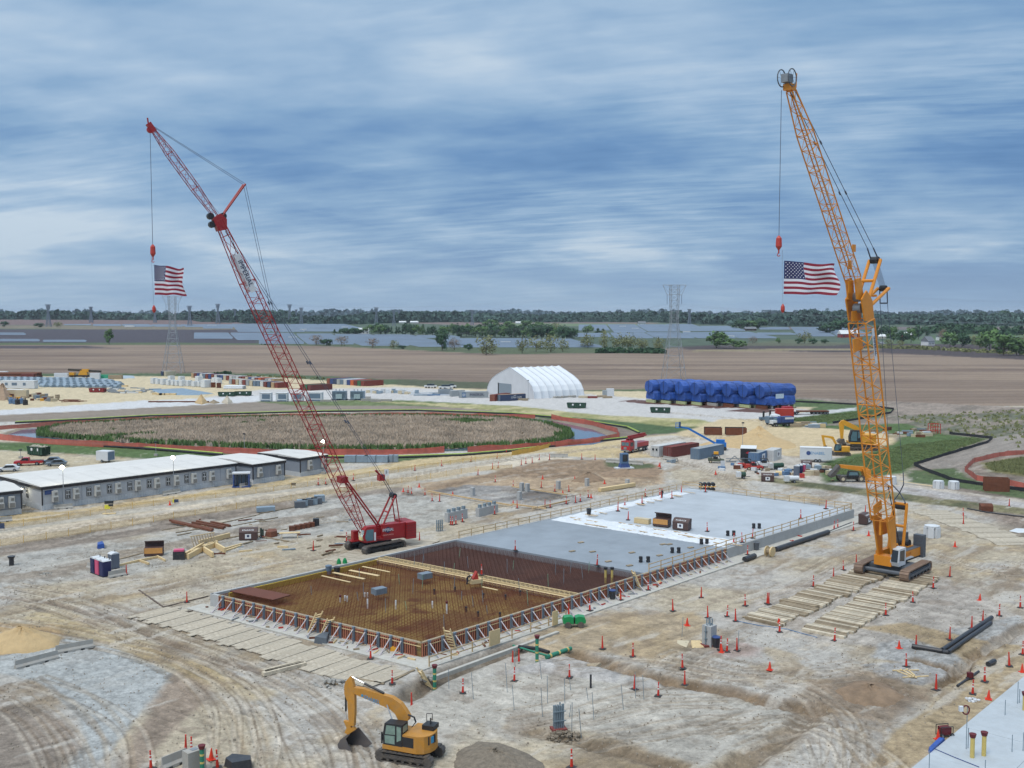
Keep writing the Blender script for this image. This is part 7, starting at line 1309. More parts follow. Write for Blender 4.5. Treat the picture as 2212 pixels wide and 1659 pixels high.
for u, v in((1437, 965), (1430, 965)):MB().box(0, 0, 0, .5, .05, .5).build('door_window', M_win, bpy.data.objects['shipping_container']if False else[x for x in C.objects if x.get('label', '').startswith('white-topped')][0]).location=(-.1+0*u, .6 if u>1433 else 1.6, 1.5);bpy.data.objects[-1]
for x in[x for x in C.objects if x.get('label', '').startswith('white-topped')][0].children:
 if x.name.startswith('door_window'):x.rotation_euler=(0, 0, math.pi/2)
for key in('short azure', 'pale container with'):
 p_=[x for x in C.objects if x.get('label', '').startswith(key)][0];sg=MB().b0(2.6, 4.6, -.07, -.03, .7, 2.1).build('sign_panel', M_txtw, p_);mb=MB();mb.prism([(3.1, 1.4), (3.6, 1.9), (4.1, 1.4), (3.6, .9)], -.09, -.08);mb.build('diamond_logo', M_txtd, p_)
def trailer(u, v, rz, L_, H_, W_, m, label, roof=None, dark_side=None):
 o=thing('box_trailer', label, 'trailer', G(u, v), rz);MB().b0(0, L_, 0, W_, .7, H_).build('body', m, o);MB().b0(-.03, L_+.03, -.04, W_+.04, H_, H_+.12).build('roof', roof or M_wroof, o)
 for x in(L_*.5, L_*.62):wheel(o, x, .1, .42, .25);wheel(o, x, W_-.1, .42, .25)
 return o
o=trailer(1599, 999, math.radians(-8), 2.6*1.4, 3.3, 6, M_blk, 'black enclosed trailer with pale roof and an open rear', M_wroof);o.rotation_euler=(0, 0, math.radians(-14));mb=MB();mb.prism([(1.2, 2.3), (1.8, 2.7), (2.4, 2.3), (1.8, 2.1)], -.04, -.01);mb.build('red_logo', M_pred, o)
o=trailer(1728, 998, math.radians(-14), 7.2, 3.4, 2.5, M_wht, 'white box trailer with blue round logo and lettering beside the toilets');text('ENABEL', .95, mat('sky_blue_print', S(110, 168, 214), .6), o, (4.0, -.03, 2.2), (math.pi/2, 0, 0));mb=MB();mb.rod((1.9, -.03, 2.2), (1.9, -.01, 2.2), .5, 16);mb.build('round_logo', CC['blue'], o);MB().b0(7.2, 7.26, .15, 2.35, .9, 3.2).build('rear_door', CC['azure'], o)
def utv(u, v, rz, m, label, sign=False):
 o=thing('utility_vehicle', label, 'utility vehicle', G(u, v), rz);mb=MB();mb.prism([(-1.9, .55), (-1.9, 1.0), (.9, 1.0), (1.7, .95), (1.9, .7), (1.8, .45), (-1.7, .45)], -.75, .75);mb.build('body', m, o);mb=MB()
 for y in(-.68, .68):mb.path([Vector(p)for p in((-1.0, y, 1.0), (-.9, y, 2.0), (.5, y, 2.0), (1.0, y, 1.0))], .045, 5);mb.rod((-.2, y, 1.0), (-.2, y, 2.0), .04, 5)
 mb.b0(-.95, .55, -.72, .72, 2.0, 2.06);mb.build('roll_cage', M_blk, o);MB().b0(-.7, .4, -.6, .6, 1.0, 1.45).build('seats', M_dark, o);MB().b0(-1.9, -1.0, -.7, .7, 1.0, 1.25).build('cargo_bed', m, o)
 for x in(-1.3, 1.3):
  for s_ in(-1, 1):wheel(o, x, s_*.7, .36, .26, M_tanm)
 if sign:MB().b0(-.6, .5, -.5, .5, 2.1, 2.65).build('roof_sign', M_ylw, o)
 return o
utv(1547, 1000, -.18, mat('olive_body', S(92, 100, 84)), 'dark olive utility vehicle with yellow roof sign before the grey-blue container', True);utv(1612, 1010, math.pi-.1, M_hook, 'red utility vehicle, rear one of two beside the azure container');utv(1630, 1015, -.14, M_hook, 'red utility vehicle, front one of two beside the azure container');utv(1652, 1018-9, -.14, M_wht, 'white-nosed utility vehicle half hidden behind the red ones')
o=thing('attachment_rack', 'grey metal attachment frame lying right of the olive utility vehicle', 'metal frame', G(1582, 1000), -.2);mb=MB()
for a, b_ in(((-1.5, 0, .3), (2.6, 0, .3)), ((-1.5, 1, .3), (2.6, 1, .3)), ((-1, 0, .3), (.5, .5, 1.6)), ((2, 0, .3), (.5, .5, 1.6)), ((-1.5, .5, .9), (2.8, .5, 1.1))):mb.beam(a, b_, .12, .16)
mb.build('frame', M_steel, o)
def tanktrailer(u, v, rz, label, m, m2, L_=2.6):
 o=thing('air_compressor', label, 'compressor', G(u, v), rz);mb=MB();mb.rod((-L_/2, 0, .95), (L_/2, 0, .95), .55, 12);mb.build('tank', m, o);MB().box(-L_/2-.5, 0, .4, .9, 1.0, 1.1).build('engine_cover', m2, o);wheel(o, 0, -.55, .3, .18);wheel(o, 0, .55, .3, .18);MB().box(L_/2+.5, 0, .4, 1.1, .1, .1).build('drawbar', M_blk, o);return o
tanktrailer(1680, 1014, .3, 'dark green tank with a pale compressor beside the azure container', M_grn, M_ac);tanktrailer(1714, 1043, .1, 'white rounded compressor trailer in the grass by the road', M_wht, M_wht, 2.0);tanktrailer(1605, 1034, .1, 'small green and white pump in the ditch', M_grn, M_wht, 1.0)
def toilet(loc, rz, m, label, grp):
 o=thing('portable_toilet', label, 'portable toilet', loc, rz, grp);MB().box(0, 0, .1, 1.12, 1.12, 1.98).build('cabin', m, o);mb=MB();mb.prism([(-.6, 2.08), (.6, 2.08), (.48, 2.22), (0, 2.32), (-.48, 2.22)], -.6, .6);mb.build('roof', M_wht, o);MB().box(0, -.57, .2, .8, .03, 1.75).build('door', m, o);MB().box(0, 0, 0, 1.2, 1.2, .1).build('base', M_dark, o);mb=MB();mb.rod((.4, .4, 2.2), (.4, .4, 2.5), .06, 6);mb.build('vent_pipe', M_blk, o)
M_navy=mat('toilet_navy', S(38, 44, 92), .5, var=.06);M_pink=mat('toilet_pink', S(218, 88, 128), .5, var=.05);M_gry=mat('toilet_grey', S(104, 114, 130), .5, var=.06)
p0=G(208, 1237);dd=Vector((math.cos(TH-math.pi/2), math.sin(TH-math.pi/2), 0))
for i, (m, lb)in enumerate(((M_navy, 'leftmost navy portable toilet at the lumber yard'), (M_pink, 'pink portable toilet between two navy ones at left'), (M_navy, 'navy portable toilet with grey side right of the pink one'))):toilet(p0+dd*(i*1.35), TH-math.pi/2, m, lb, 'portable toilets at the lumber yard')
toilet(G(246, 1228), TH, M_gry, 'grey portable toilet behind the three in front', 'portable toilets at the lumber yard')
p0=G(1721, 1027)
for i, (m, lb)in enumerate(((M_gry, 'grey portable toilet at the road, right group'), (M_navy, 'navy portable toilet at the road, middle of right group'), (M_pink, 'pink portable toilet at the far end of the right group'))):toilet(p0+Vector((i*.95, i*1.1, 0)), math.radians(-30), m, lb, 'portable toilets at the road')
def excav(c_, h, label, size, boom, stick, bucket, body=None, m=M_ylw):
 pl=Plane(c_, h);o=thing('excavator', label, 'excavator', Vector((c_[0], c_[1], 0)), 0);M_=pl.M();k=size
 for s_ in(-1, 1):track(o, Vector((-math.sin(h)*1.15*s_*k, math.cos(h)*1.15*s_*k, 0)), h, 4.6*k, .6*k, .85*k, M_track, M_track, s_)
 mb=MB(M_);mb.b0(-1.2*k, 1.2*k, -.8*k, .8*k, .35*k, .95*k);mb.build('undercarriage', M_blk, o);mb=MB(M_);mb.prism([(-2.1*k, -1.0*k), (-2.3*k, 0), (-2.1*k, 1.2*k), (1.7*k, 1.3*k), (1.7*k, -1.2*k), (-1.7*k, -1.3*k)], .98*k, 1.25*k, axis='z');mb.prism([(-2.1*k, -.9*k), (-2.3*k, 0), (-2.1*k, 1.1*k), (-1.6*k, 1.3*k), (0, 1.3*k), (0, -1.25*k), (-1.6*k, -1.25*k)], 1.25*k, 2.3*k, axis='z');mb.build('body', m, o)
 mb=MB(M_);mb.prism([(.05*k, 1.25*k), (1.75*k, 1.25*k), (1.8*k, 2.0*k), (1.5*k, 2.95*k), (.05*k, 2.95*k)], .35*k, 1.3*k);cab=mb.build('cab', M_blk, o);mb=MB(M_);mb.prism([(.75*k, 1.4*k), (1.62*k, 1.4*k), (1.65*k, 2.0*k), (1.4*k, 2.8*k), (.75*k, 2.8*k)], 1.305*k, 1.32*k);mb.prism([(.15*k, 2.0*k), (.62*k, 1.8*k), (.62*k, 2.8*k), (.15*k, 2.8*k)], 1.305*k, 1.32*k);mb.build('window', M_gls, cab)
 bp_=[pl.pt(*p)for p in boom];sp=[pl.pt(*p)for p in stick];mb=MB(M_);mb.prism(bp_, -.22*k, .22*k);mb.build('boom', m, o);mb=MB(M_);mb.prism(sp, -.17*k, .17*k);mb.build('stick', m, o);bk=[pl.pt(*p)for p in bucket];mb=MB(M_);mb.prism(bk, -.6*k, .6*k);mb.build('bucket', M_track, o);return o, pl
def scaleV(pts, ox, oy, s_):return[(ox+x*s_, oy+y*s_)for x, y in pts]
excav((G(1857, 971).x, G(1857, 971).y), math.radians(176), 'large orange-yellow excavator behind the orange-yellow crane boom', 1.75, V_(1816, 909, 1823, 907, 1850, 920, 1868, 935, 1862, 942, 1845, 928, 1820, 917), V_(1812, 914, 1818, 908, 1823, 915, 1821, 948, 1816, 948), V_(1813, 948, 1822, 947, 1824, 958, 1812, 958, 1808, 953))
excav((G(1816, 983).x, G(1816, 983).y), math.radians(172), 'small yellow excavator in front of the sand beside the orange crane', .95, V_(1776, 940, 1787, 941, 1800, 943, 1808, 958, 1805, 962, 1797, 948, 1786, 945, 1777, 945), V_(1774, 940, 1779, 940, 1784, 962, 1780, 968), V_(1779, 964, 1785, 962, 1788, 971, 1780, 972))
ct=G(1836, 1040);pl=Plane((ct.x, ct.y), math.radians(183));o=thing('telehandler', 'orange telehandler with fork attachment parked behind the crane boom', 'telehandler', Vector((ct.x, ct.y, 0)), 0);M_=pl.M();Z=lambda pts:[pl.pt(*p)for p in pts]
mb=MB(M_);mb.prism(Z(V_(1806, 1026, 1866, 1028, 1870, 1016, 1872, 1036, 1810, 1034)), -.7, .7);mb.build('chassis', M_track, o);mb=MB(M_);mb.prism(Z(V_(1813, 1003, 1815, 1010, 1868, 1019, 1876, 1012, 1866, 1008)), -.25, .35);mb.build('boom', M_cyel, o);mb=MB(M_);mb.prism(Z(V_(1830, 1016, 1850, 1017, 1852, 1030, 1826, 1030)), .35, 1.15);cb_=mb.build('cab', M_blk, o);mb=MB(M_);mb.prism(Z(V_(1831, 1018, 1848, 1018.5, 1849, 1025, 1829, 1025)), 1.16, 1.18);mb.build('window', M_gls, cb_)
mb=MB(M_);mb.prism(Z(V_(1860, 1012, 1878, 1014, 1878, 1034, 1866, 1032)), -.9, .9);mb.build('engine_hood', M_cyel, o);mb=MB(M_);mb.prism(Z(V_(1790, 1026, 1810, 1004, 1812, 1010, 1800, 1028, 1792, 1031)), -.9, .9);mb.build('fork_carriage', M_track, o)
for u in(1817, 1856):
 t_=pl.pt(u, 1033)[0]
 for s_ in(-1, 1):mb=MB(M_);mb.rod((t_, s_*.95-.22, .68), (t_, s_*.95+.22, .68), .68, 16);w=mb.build('wheel', M_track, o);mb=MB(M_);mb.rod((t_, s_*1.18, .68), (t_, s_*1.2, .68), .35, 12);mb.build('rim', M_tanm, w)
cb2=G(1555, 972);pl=Plane((cb2.x, cb2.y), math.radians(170));o=thing('boom_lift', 'blue boom lift with raised basket behind the containers', 'boom lift', Vector((cb2.x, cb2.y, 0)), 0);M_=pl.M();M_blu=mat('lift_blue', S(30, 116, 196), .5, var=.06)
a, b_, c2_=pl.pt(1546, 958), pl.pt(1486, 925), pl.pt(1468, 922);mb=MB(M_);mb.beam((a[0], 0, a[1]), (b_[0], 0, b_[1]), .45, .5);mb.beam((b_[0], 0, b_[1]), (c2_[0], 0, c2_[1]), .35, .4);mb.build('boom', M_blu, o);mb=MB(M_);mb.b0(-1.6, 1.6, -1.1, 1.1, .6, 1.9);mb.b0(-1.2, 1.0, -.8, .8, 1.9, 2.7);mb.build('chassis', M_blu, o)
for x in(-1.2, 1.2):
 for y in(-1.1, 1.1):mb=MB(M_);mb.rod((x, y-.2, .5), (x, y+.2, .5), .5, 12);mb.build('wheel', M_dark, o)
mb=MB(M_);bx_c=c2_;
for zz in(-.2, .4, 1.0):mb.path([Vector((bx_c[0]+x, y, bx_c[1]+zz))for x, y in((0, -.9), (1.0, -.9), (1.0, .9), (0, .9), (0, -.9))], .05, 4)
for x, y in((0, -.9), (1.0, -.9), (1.0, .9), (0, .9)):mb.rod((bx_c[0]+x, y, bx_c[1]-.2), (bx_c[0]+x, y, bx_c[1]+1.0), .05, 4)
mb.b0(bx_c[0], bx_c[0]+1, -.9, .9, bx_c[1]-.25, bx_c[1]-.2);mb.build('basket', M_blu, o);mb=MB(M_);mb.b0(bx_c[0]-.3, bx_c[0]+.2, -.6, .6, bx_c[1]-.1, bx_c[1]+1.3);mb.build('control_panel', CC['navy'], o)
o=vehicle('blue_truck', 'blue truck with white bonnet below the red box truck', 'truck', G(1688, 921), math.radians(196), [(-3.6, .7), (-3.6, 1.3), (3.4, 1.3), (3.4, .7)], M_blk, None, None, 2.3, [(-2.6, .5), (-1.4, .5), (2.4, .5)], lights=False);MB().b0(-3.6, .6, -1.2, 1.2, 1.3, 3.1).build('box_body', CC['blue'], o);MB().b0(.7, 2.1, -1.15, 1.15, 1.0, 2.9).build('cab', CC['blue'], o);MB().b0(2.1, 3.6, -1.0, 1.0, .9, 2.0).build('bonnet', M_wht, o);MB().b0(2.08, 2.14, -.9, .9, 2.0, 2.7).build('windscreen', M_gls, o);MB().b0(-3.65, -.5, 1.2, 1.24, 2.3, 2.9).build('white_panel', M_wht, o)
o=vehicle('box_truck', 'faded red box truck body behind the blue truck', 'truck', G(1692, 907), math.radians(175), [(-3, .6), (-3, 1.1), (3, 1.1), (3, .6)], M_blk, None, None, 2.3, [(-2, .5), (2, .5)], lights=False);MB().b0(-3.2, 2.6, -1.3, 1.3, 1.1, 3.8).build('box_body', M_hook, o)
o=vehicle('semi_tractor', 'red tractor unit at the right end of the blue machines', 'truck', G(1706, 896), math.radians(190), [(-3, .6), (-3, 1.0), (3, 1.0), (3, .6)], M_blk, None, None, 2.3, [(-2, .5), (2, .5)], lights=False);MB().b0(-.5, 2.6, -1.2, 1.2, 1.0, 3.0).build('cab', M_pred, o)
o=thing('lowbed_trailer', 'long low rusty lowbed trailer right of the red tractor unit', 'trailer', G(1722, 895), math.radians(4));MB().b0(0, 11, -1.3, 1.3, .9, 1.3).build('deck', M_rust, o)
for x in(5.5, 6.8, 8.1, 9.4, 10.4):wheel(o, x, -1.2, .48, .25);wheel(o, x, 1.2, .48, .25)
for i, (u, v)in enumerate(((1648, 908), (1662, 906))):o=thing('scissor_lift', ('left' if i==0 else 'right')+' of two small lifts with dark masts left of the blue truck', 'lift', G(u, v), .2);MB().box(0, 0, .2, 2.4, 1.2, .9).build('chassis', CC['slate'], o);MB().box(.2, 0, 1.1, .5, .5, 1.9).build('mast', M_blk, o);wheel(o, -.8, -.6, .3, .15);wheel(o, .8, -.6, .3, .15)
o=thing('concrete_mixer', 'white and pale grey mixer truck left of the blue truck', 'truck', G(1672, 917), math.radians(200));mb=MB();mb.lathe([(.5, -2), (1.1, -1), (1.1, .6), (.5, 2)], 12, M=Matrix.Translation((-.6, 0, 2.3))@Matrix.Rotation(math.radians(75), 4, 'Y'));mb.build('drum', M_wht, o);MB().box(1.8, 0, .6, 1.6, 2.2, 1.9).build('cab', CC['slate'], o);MB().box(-.2, 0, .6, 5, 2, .4).build('chassis', M_blk, o)
for x in(-1.6, -.6, 1.8):wheel(o, x, -1.0, .45, .25);wheel(o, x, 1.0, .45, .25)
heap(V_(1500, 962, 1560, 945, 1600, 940, 1640, 932, 1690, 948, 1720, 958, 1725, 968, 1690, 972, 1600, 970), 2.0, M_sand, 'long sand heap behind the containers', seed=8);heap(V_(1590, 948, 1630, 930, 1660, 934, 1685, 952, 1640, 958), 2.9, M_sand, 'highest orange-brown sand peak behind the black trailer', seed=9);heap(V_(-60, 1395, 0, 1370, 60, 1362, 135, 1376, 128, 1398, 60, 1412, 0, 1414), 1.7, M_sand, 'brown sand heap at the left edge beside the barriers', seed=10, )
heap(V_(1440, 1015, 1420, 1030, 1300, 1032, 1290, 1022, 1340, 1012), .8, M_soil, 'low brown soil bank around the mound booth', seed=11);heap(V_(1230, 1040, 1260, 1026, 1290, 1026, 1310, 1038, 1270, 1044), 1.4, M_soil, 'small brown soil heap in the dug area', seed=12);heap(V_(975, 1655, 985, 1620, 1030, 1600, 1080, 1604, 1150, 1630, 1190, 1655, 1180, 1700, 980, 1700), .9, mat('clods', S(140, 128, 112), .95, var=.35, scale=2.2, bump=1.2, bscale=6), 'heap of grey-brown clods right of the foreground excavator', seed=13);heap(V_(1800, 1490, 1850, 1470, 1910, 1475, 1960, 1505, 1920, 1530, 1830, 1520), .8, M_soil, 'low dark dirt mound left of the sand strip', seed=14)
o=thing('trench_box', 'dark rusty trench boxes lying beyond the boom lift', 'trench box', G(1522, 940), -.1)
for x, w_ in((0, 5), (6, 6)):MB().b0(x, x+w_, 0, .2, .1, 2.2).build('side_panel', M_rust, o);MB().b0(x, x+w_, 2.4, 2.6, .1, 2.2).build('side_panel', M_blk, o);mb=MB();mb.rod((x+.5, .2, 1), (x+.5, 2.4, 1), .12, 6);mb.rod((x+w_-.5, .2, 1), (x+w_-.5, 2.4, 1), .12, 6);mb.build('strut', M_rust, o)
o=thing('trench_box', 'rusty brown steel trench box standing at the road by the right edge', 'trench box', G(2126, 1061), math.radians(-16));MB().b0(0, 4.6, 0, .15, 0, 2.6).build('side_panel', M_rust, o);MB().b0(0, 4.6, 1.6, 1.75, 0, 2.7).build('side_panel', M_rust, o);MB().b0(4.5, 4.6, .15, 1.6, 0, 2.6).build('end_panel', M_rust, o)
def manhole(u, v, s_, label, r=.95):
 o=thing('manhole_form', label, 'manhole', G(u, v), 0);mb=MB()
 for i in range(6):a=i*math.pi/3;mb.box(math.cos(a)*r*s_, math.sin(a)*r*s_, 0, .5*s_, .85*s_, 1.6*s_, a)
 mb.build('wall', M_wht, o);mb=MB();mb.lathe([(r*1.18*s_, 1.6*s_), (r*1.22*s_, 1.85*s_), (r*.9*s_, 1.85*s_), (.3, 1.95*s_)], 14);mb.build('rim', M_wht, o);MB().disc(0, 0, .05, r*.7*s_, 1.8*s_, 10).build('liner', M_dark, o)
manhole(2013, 1160, 1.0, 'white round concrete structure right of the orange crane');manhole(2027, 1055, .85, 'white concrete structure, left of two by the road');manhole(2060, 1056, .85, 'white concrete structure, right of two by the road');manhole(1924, 1046, .9, 'white concrete structure seen through the crane boom foot')
plank(1945, 1040, 2015, 1050, .3, .4, 'long yellow timber at the edge of the right road', 'timbers at the right road')
# crane mats
tmb=MB();tmb.b0(0, 4.6, -.17, .17, 0, .3);TM=mesh_of(tmb.build('x', M_woodd));M_wd2=mat('grey_timber', S(206, 194, 172), .9, var=.3, scale=2, dirt=.3);M_wd3=mat('dark_timber', S(150, 134, 110), .9, var=.3, scale=2, dirt=.3)
def matrow(u0, v0, u1, v1, w, lab):
 p, q=G(u0, v0), G(u1, v1);d=(q-p);n=int(d.length/.41);d.normalize();a=math.atan2(d.y, d.x)-math.pi/2;off=0
 for i in range(n):
  if i%3==0:off=rr.uniform(-.4, .4)
  if i%3==0 and i and rr.random()<.8:p=p+d*.12
  o=put('crane_mat_timber', TM, loc=p+d*(i*.41)+Vector((math.cos(a), math.sin(a), 0))*(off+rr.uniform(-.05, .05))+Vector((0, 0, rr.uniform(-.04, .05))), rot=(0, 0, a+rr.uniform(-.015, .015)), scale=(w, 1, 1));setm(o, rr.choice((M_woodd, M_wd2, M_wd2, M_wd3)));tag(o, lab, 'timber', lab)
matrow(1608, 1337, 1850, 1232, 1.0, 'weathered squared timber in the left row of crane mats');matrow(1728, 1362, 1942, 1243, 1.04, 'weathered squared timber in the right row of crane mats')
def matfield(pts, n, label, m, L_=5.0, w=.9, rz=TH-math.pi/2):
 q=scatter_in(pts, n, n)
 for i in range(n):o=put('ground_mat', GM, loc=(q[i, 0], q[i, 1], .03+.02*(i%3)), rot=(0, 0, rz+rr.uniform(-.05, .05)), scale=(L_/5, w, 1));setm(o, m[i%len(m)]);tag(o, label, 'mat', label)
gmb=MB();gmb.b0(-2.5, 2.5, -.6, .6, 0, .07);GM=mesh_of(gmb.build('x', M_woodd));M_lime_m=mat('dusty_mat', S(192, 182, 164), .95, var=.2, scale=1.6, dirt=.5)
def matline(u0, v0, u1, v1, label, m, L_=4.8, w=1.2, gap=.06, flip=0):
 p, q=G(u0, v0), G(u1, v1);d=q-p;n=int(d.length/(w+gap));d.normalize();a=math.atan2(d.y, d.x)-math.pi/2+flip
 for i in range(n):o=put('ground_mat', GM, loc=p+d*(i*(w+gap))+Vector((math.cos(a), math.sin(a), 0))*rr.uniform(-.45, .45)+Vector((0, 0, .01+.02*(i%3))), rot=(0, 0, a+rr.uniform(-.02, .02)), scale=(L_/5, w/1.2, 1));setm(o, rr.choice(m));tag(o, label, 'mat', label)
matline(330, 1322, 860, 1478, 'dusty timber mat in the strip along the front-left footing', (M_lime_m, ), 5.4, .8);matline(770, 1215, 900, 1160, 'dusty timber mat under the red crane', (M_lime_m, ), 9, 1.2);matline(2010, 1105, 2212, 1180, 'pale timber mat in the track right of the orange crane', (M_lime_m, ), 6.5, 1.2);matline(1990, 1190, 2212, 1250, 'pale timber mat on the lower track at the right edge', (M_lime_m, ), 4, 1.2)if False else None
for a in((410, 1298, 400, 1302), ):pass
M_beamd=mat('dark_beam', S(104, 90, 80), .85, var=.2)
for i, a in enumerate(((352, 1312, 450, 1288), (395, 1325, 480, 1303), (300, 1275, 352, 1311))):plank(*a, .02, .18, 'thin dark timber laid flat on the ground left of the pit', 'dark timbers left of the pit', M_beamd, 'ground_timber', .08, 'timber')
for a in((367, 1126, 460, 1146), (372, 1129, 458, 1148)):plank(*a, .05, .35, 'long rusty steel beam lying on the gravel', 'rusty beams on the gravel', M_rust, 'steel_beam', .35, 'beam')
for a in((415, 1131, 483, 1143), (425, 1128, 486, 1141), (456, 1130, 497, 1138)):plank(*a, .05, .35, 'shorter rusty beam right of the long pair', 'shorter rusty beams', M_rust, 'steel_beam', .35, 'beam')
for a in((350, 1146, 420, 1134), (380, 1151, 430, 1143), (383, 1157, 413, 1151), (470, 1132, 560, 1112), (495, 1138, 600, 1118), (560, 1110, 640, 1095)):plank(*a, .02, .2, 'thin timber bearer lying on the gravel left of the red crane', 'timber bearers on the gravel', M_wd3, 'ground_timber', .12, 'timber')
for a in((568, 1460, 660, 1437), (570, 1455, 650, 1434), (572, 1457, 655, 1436)):plank(*a, .02, .5, 'grey timber in the low stack left of the foreground excavator', 'timbers in the low stack', M_wd2, 'stacked_timber', .35, 'timber')
for a in((700, 1475, 740, 1480), (850, 1470, 895, 1448), (760, 1465, 830, 1478)):plank(*a, .02, .25, 'loose grey plank near the pit corner', 'loose planks near the pit corner', M_wd3, 'loose_plank', .1, 'plank')
for a in((256, 1224, 300, 1213), (300, 1213, 340, 1205), (302, 1213, 322, 1220), (340, 1204, 357, 1213)):plank(*a, .02, .18, 'new lumber frame piece lying near the toilets', 'new lumber frame near the toilets', M_wood, 'lumber_piece', .3, 'lumber')
for a in((400, 1205, 440, 1182), (406, 1208, 446, 1186), (438, 1190, 460, 1204), (440, 1187, 470, 1178), (462, 1180, 486, 1194), (412, 1200, 470, 1180), (480, 1188, 522, 1176), (484, 1192, 520, 1180), (430, 1178, 496, 1161)):plank(*a, .02, .3, 'pale new lumber in the yard behind the toilets', 'pale lumber in the yard', M_wood, 'lumber_piece', .75 if a[0]<470 else.2, 'lumber')
for a in((560, 1128, 700, 1117), (553, 1158, 623, 1170), (480, 1165, 560, 1150), (255, 1209, 310, 1195)):plank(*a, .02, .4, 'long weathered board on the ground in the work yard', 'weathered boards in the work yard', M_wd3, 'loose_plank', .12, 'plank')
def gangbox(u, v, z, rz, label, open_=False, s_=1.0, m=None, txt=True):
 o=thing('gang_box', label, 'tool box', G(u, v, z), rz);m=m or mat('gangbox_brown', S(84, 62, 58), .6, var=.08);MB().b0(-1.3*s_, 1.3*s_, -.7*s_, .7*s_, .12, 1.25*s_).build('body', m, o);MB().b0(-1.2*s_, 1.2*s_, -.6*s_, .6*s_, 0, .12).build('skid', M_blk, o)
 mb=MB()
 if not open_:mb.prism([(-.72*s_, 1.25*s_), (.72*s_, 1.25*s_), (.72*s_, 1.75*s_), (0, 1.75*s_)], -1.32*s_, 1.32*s_, axis='x');mb.build('lid', m, o)
 else:mb.prism([(.62*s_, 1.25*s_), (.74*s_, 1.25*s_), (.74*s_, 1.95*s_), (.1*s_, 2.15*s_), (.1*s_, 2.0*s_), (.62*s_, 1.85*s_)], -1.32*s_, 1.32*s_, axis='x');mb.build('lid', m, o);MB().b0(-1.25*s_, 1.25*s_, -.73*s_, -.7*s_, .45, 1.25).build('fold_down_front', mat('box_inside', S(212, 154, 86), .7), o)
 if txt and not open_:text('KNAACK', .42*s_, M_txtw, o, (0, -.40*s_, 1.51*s_), (math.radians(36), 0, 0));MB().b0(-.45, .45, -.73*s_, -.70*s_, .35, 1.05).build('sign_panel', M_txtw, o);mb=MB();mb.rod((0, -.75*s_, .75), (0, -.735*s_, .75), .2, 12);mb.build('round_logo', M_txtd, o)
 return o
gangbox(1473, 1144, WH, -.55, 'closed brown gang box with white KNAACK lettering on the slab');gangbox(1430, 1137, WH, -.55, 'open orange-lined gang box in the middle on the slab', True);o=thing('lumber_crate', 'long plywood crate leftmost of the boxes on the slab', 'crate', G(1388, 1130, WH), -.6);MB().box(0, 0, 0, 2.6, 1.0, .75).build('body', M_wood, o);MB().box(0, 0, .75, 2.6, 1.0, .06).build('lid', M_tanm, o)
gangbox(537, 1166, 0, .15, 'closed dark gang box left of the red crane', s_=1.05);gangbox(333, 1200, 0, .2, 'open gang box with orange lining near the toilets', True);gangbox(1658, 1040, 0, -.2, 'brown gang box in the grass strip by the road');gangbox(1869, 1131, 0, .9, 'dark gang box behind the foot of the orange crane');gangbox(1712-30, 1024+2, 0, -.3, 'small tan box on the road in front of the compressor', False, .5, M_wood, False);gangbox(2130, 1105, 0, -.1, 'low rusty box at the right road bank', False, .8, M_rust, False);gangbox(1742, 1010, 0, -.2, 'white and brown tool box before the logo trailer', s_=.9)
for i in range(30):m=rr.choice((M_woodd, M_rust, M_gal2, M_tanm, M_wd3, M_steel, M_wht));tag(MB().box(0, 0, 0, rr.uniform(1, 4), rr.uniform(.4, 1.2), rr.uniform(.3, 1.0), rr.uniform(-.3, .6)).build('material_bundle', m), 'bundle of material in the clutter right of the orange crane boom', 'bundle', 'clutter behind the orange crane').location=G(rr.uniform(1885, 2020), rr.uniform(928, 945))
for i in range(16):m=rr.choice((M_woodd, M_wood, M_gal2, M_wht));tag(MB().box(0, 0, 0, rr.uniform(2, 5), rr.uniform(.6, 1.4), rr.uniform(.4, 1.3), rr.uniform(-.2, .2)).build('material_bundle', m), 'bundle of lumber or pipe in the line right of the blue truck', 'bundle', 'bundles right of the blue truck').location=G(rr.uniform(1716, 1800), rr.uniform(915, 925))
for i in range(14):m=rr.choice((M_wht, M_gal2, M_tanm, M_woodd));tag(MB().box(0, 0, 0, rr.uniform(.8, 1.8), 1.1, rr.uniform(.5, 1.2), rr.uniform(-.3, .3)).build('pallet_load', m), 'small pallet load between the toilets and the telehandler', 'pallet load', 'pallet loads near the toilets').location=G(rr.uniform(1742, 1795), rr.uniform(1012, 1028))
o=thing('trestle_scaffold', 'red scaffold frames standing in the clutter at right', 'scaffold', G(2010, 938), .1);mb=MB()
for x in(0, 1.5, 3):mb.beam((x, 0, 0), (x, 0, 3), .15, .15);mb.beam((x, 1.5, 0), (x, 1.5, 3), .15, .15)
for z in(1, 2, 3):mb.beam((0, 0, z), (3, 0, z), .12, .12);mb.beam((0, 1.5, z), (3, 1.5, z), .12, .12)
mb.build('frame', M_hook, o)
for i, (u, v)in enumerate(((574, 1104), (648, 1096), (653, 1092), (664, 1091), (674, 1089), (684, 1088), (690, 1082))):mb=MB();mb.box(0, 0, 0, 1.9 if i else 3.2, 1.4, 1.1 if i else.8, .3);tag(mb.build('pipe_pallet', M_cwg if i%2 else M_gal2), 'pallet of grey pipe fittings on the gravel left of the red boom', 'pallet load', 'pipe pallets left of the red boom').location=G(u, v)
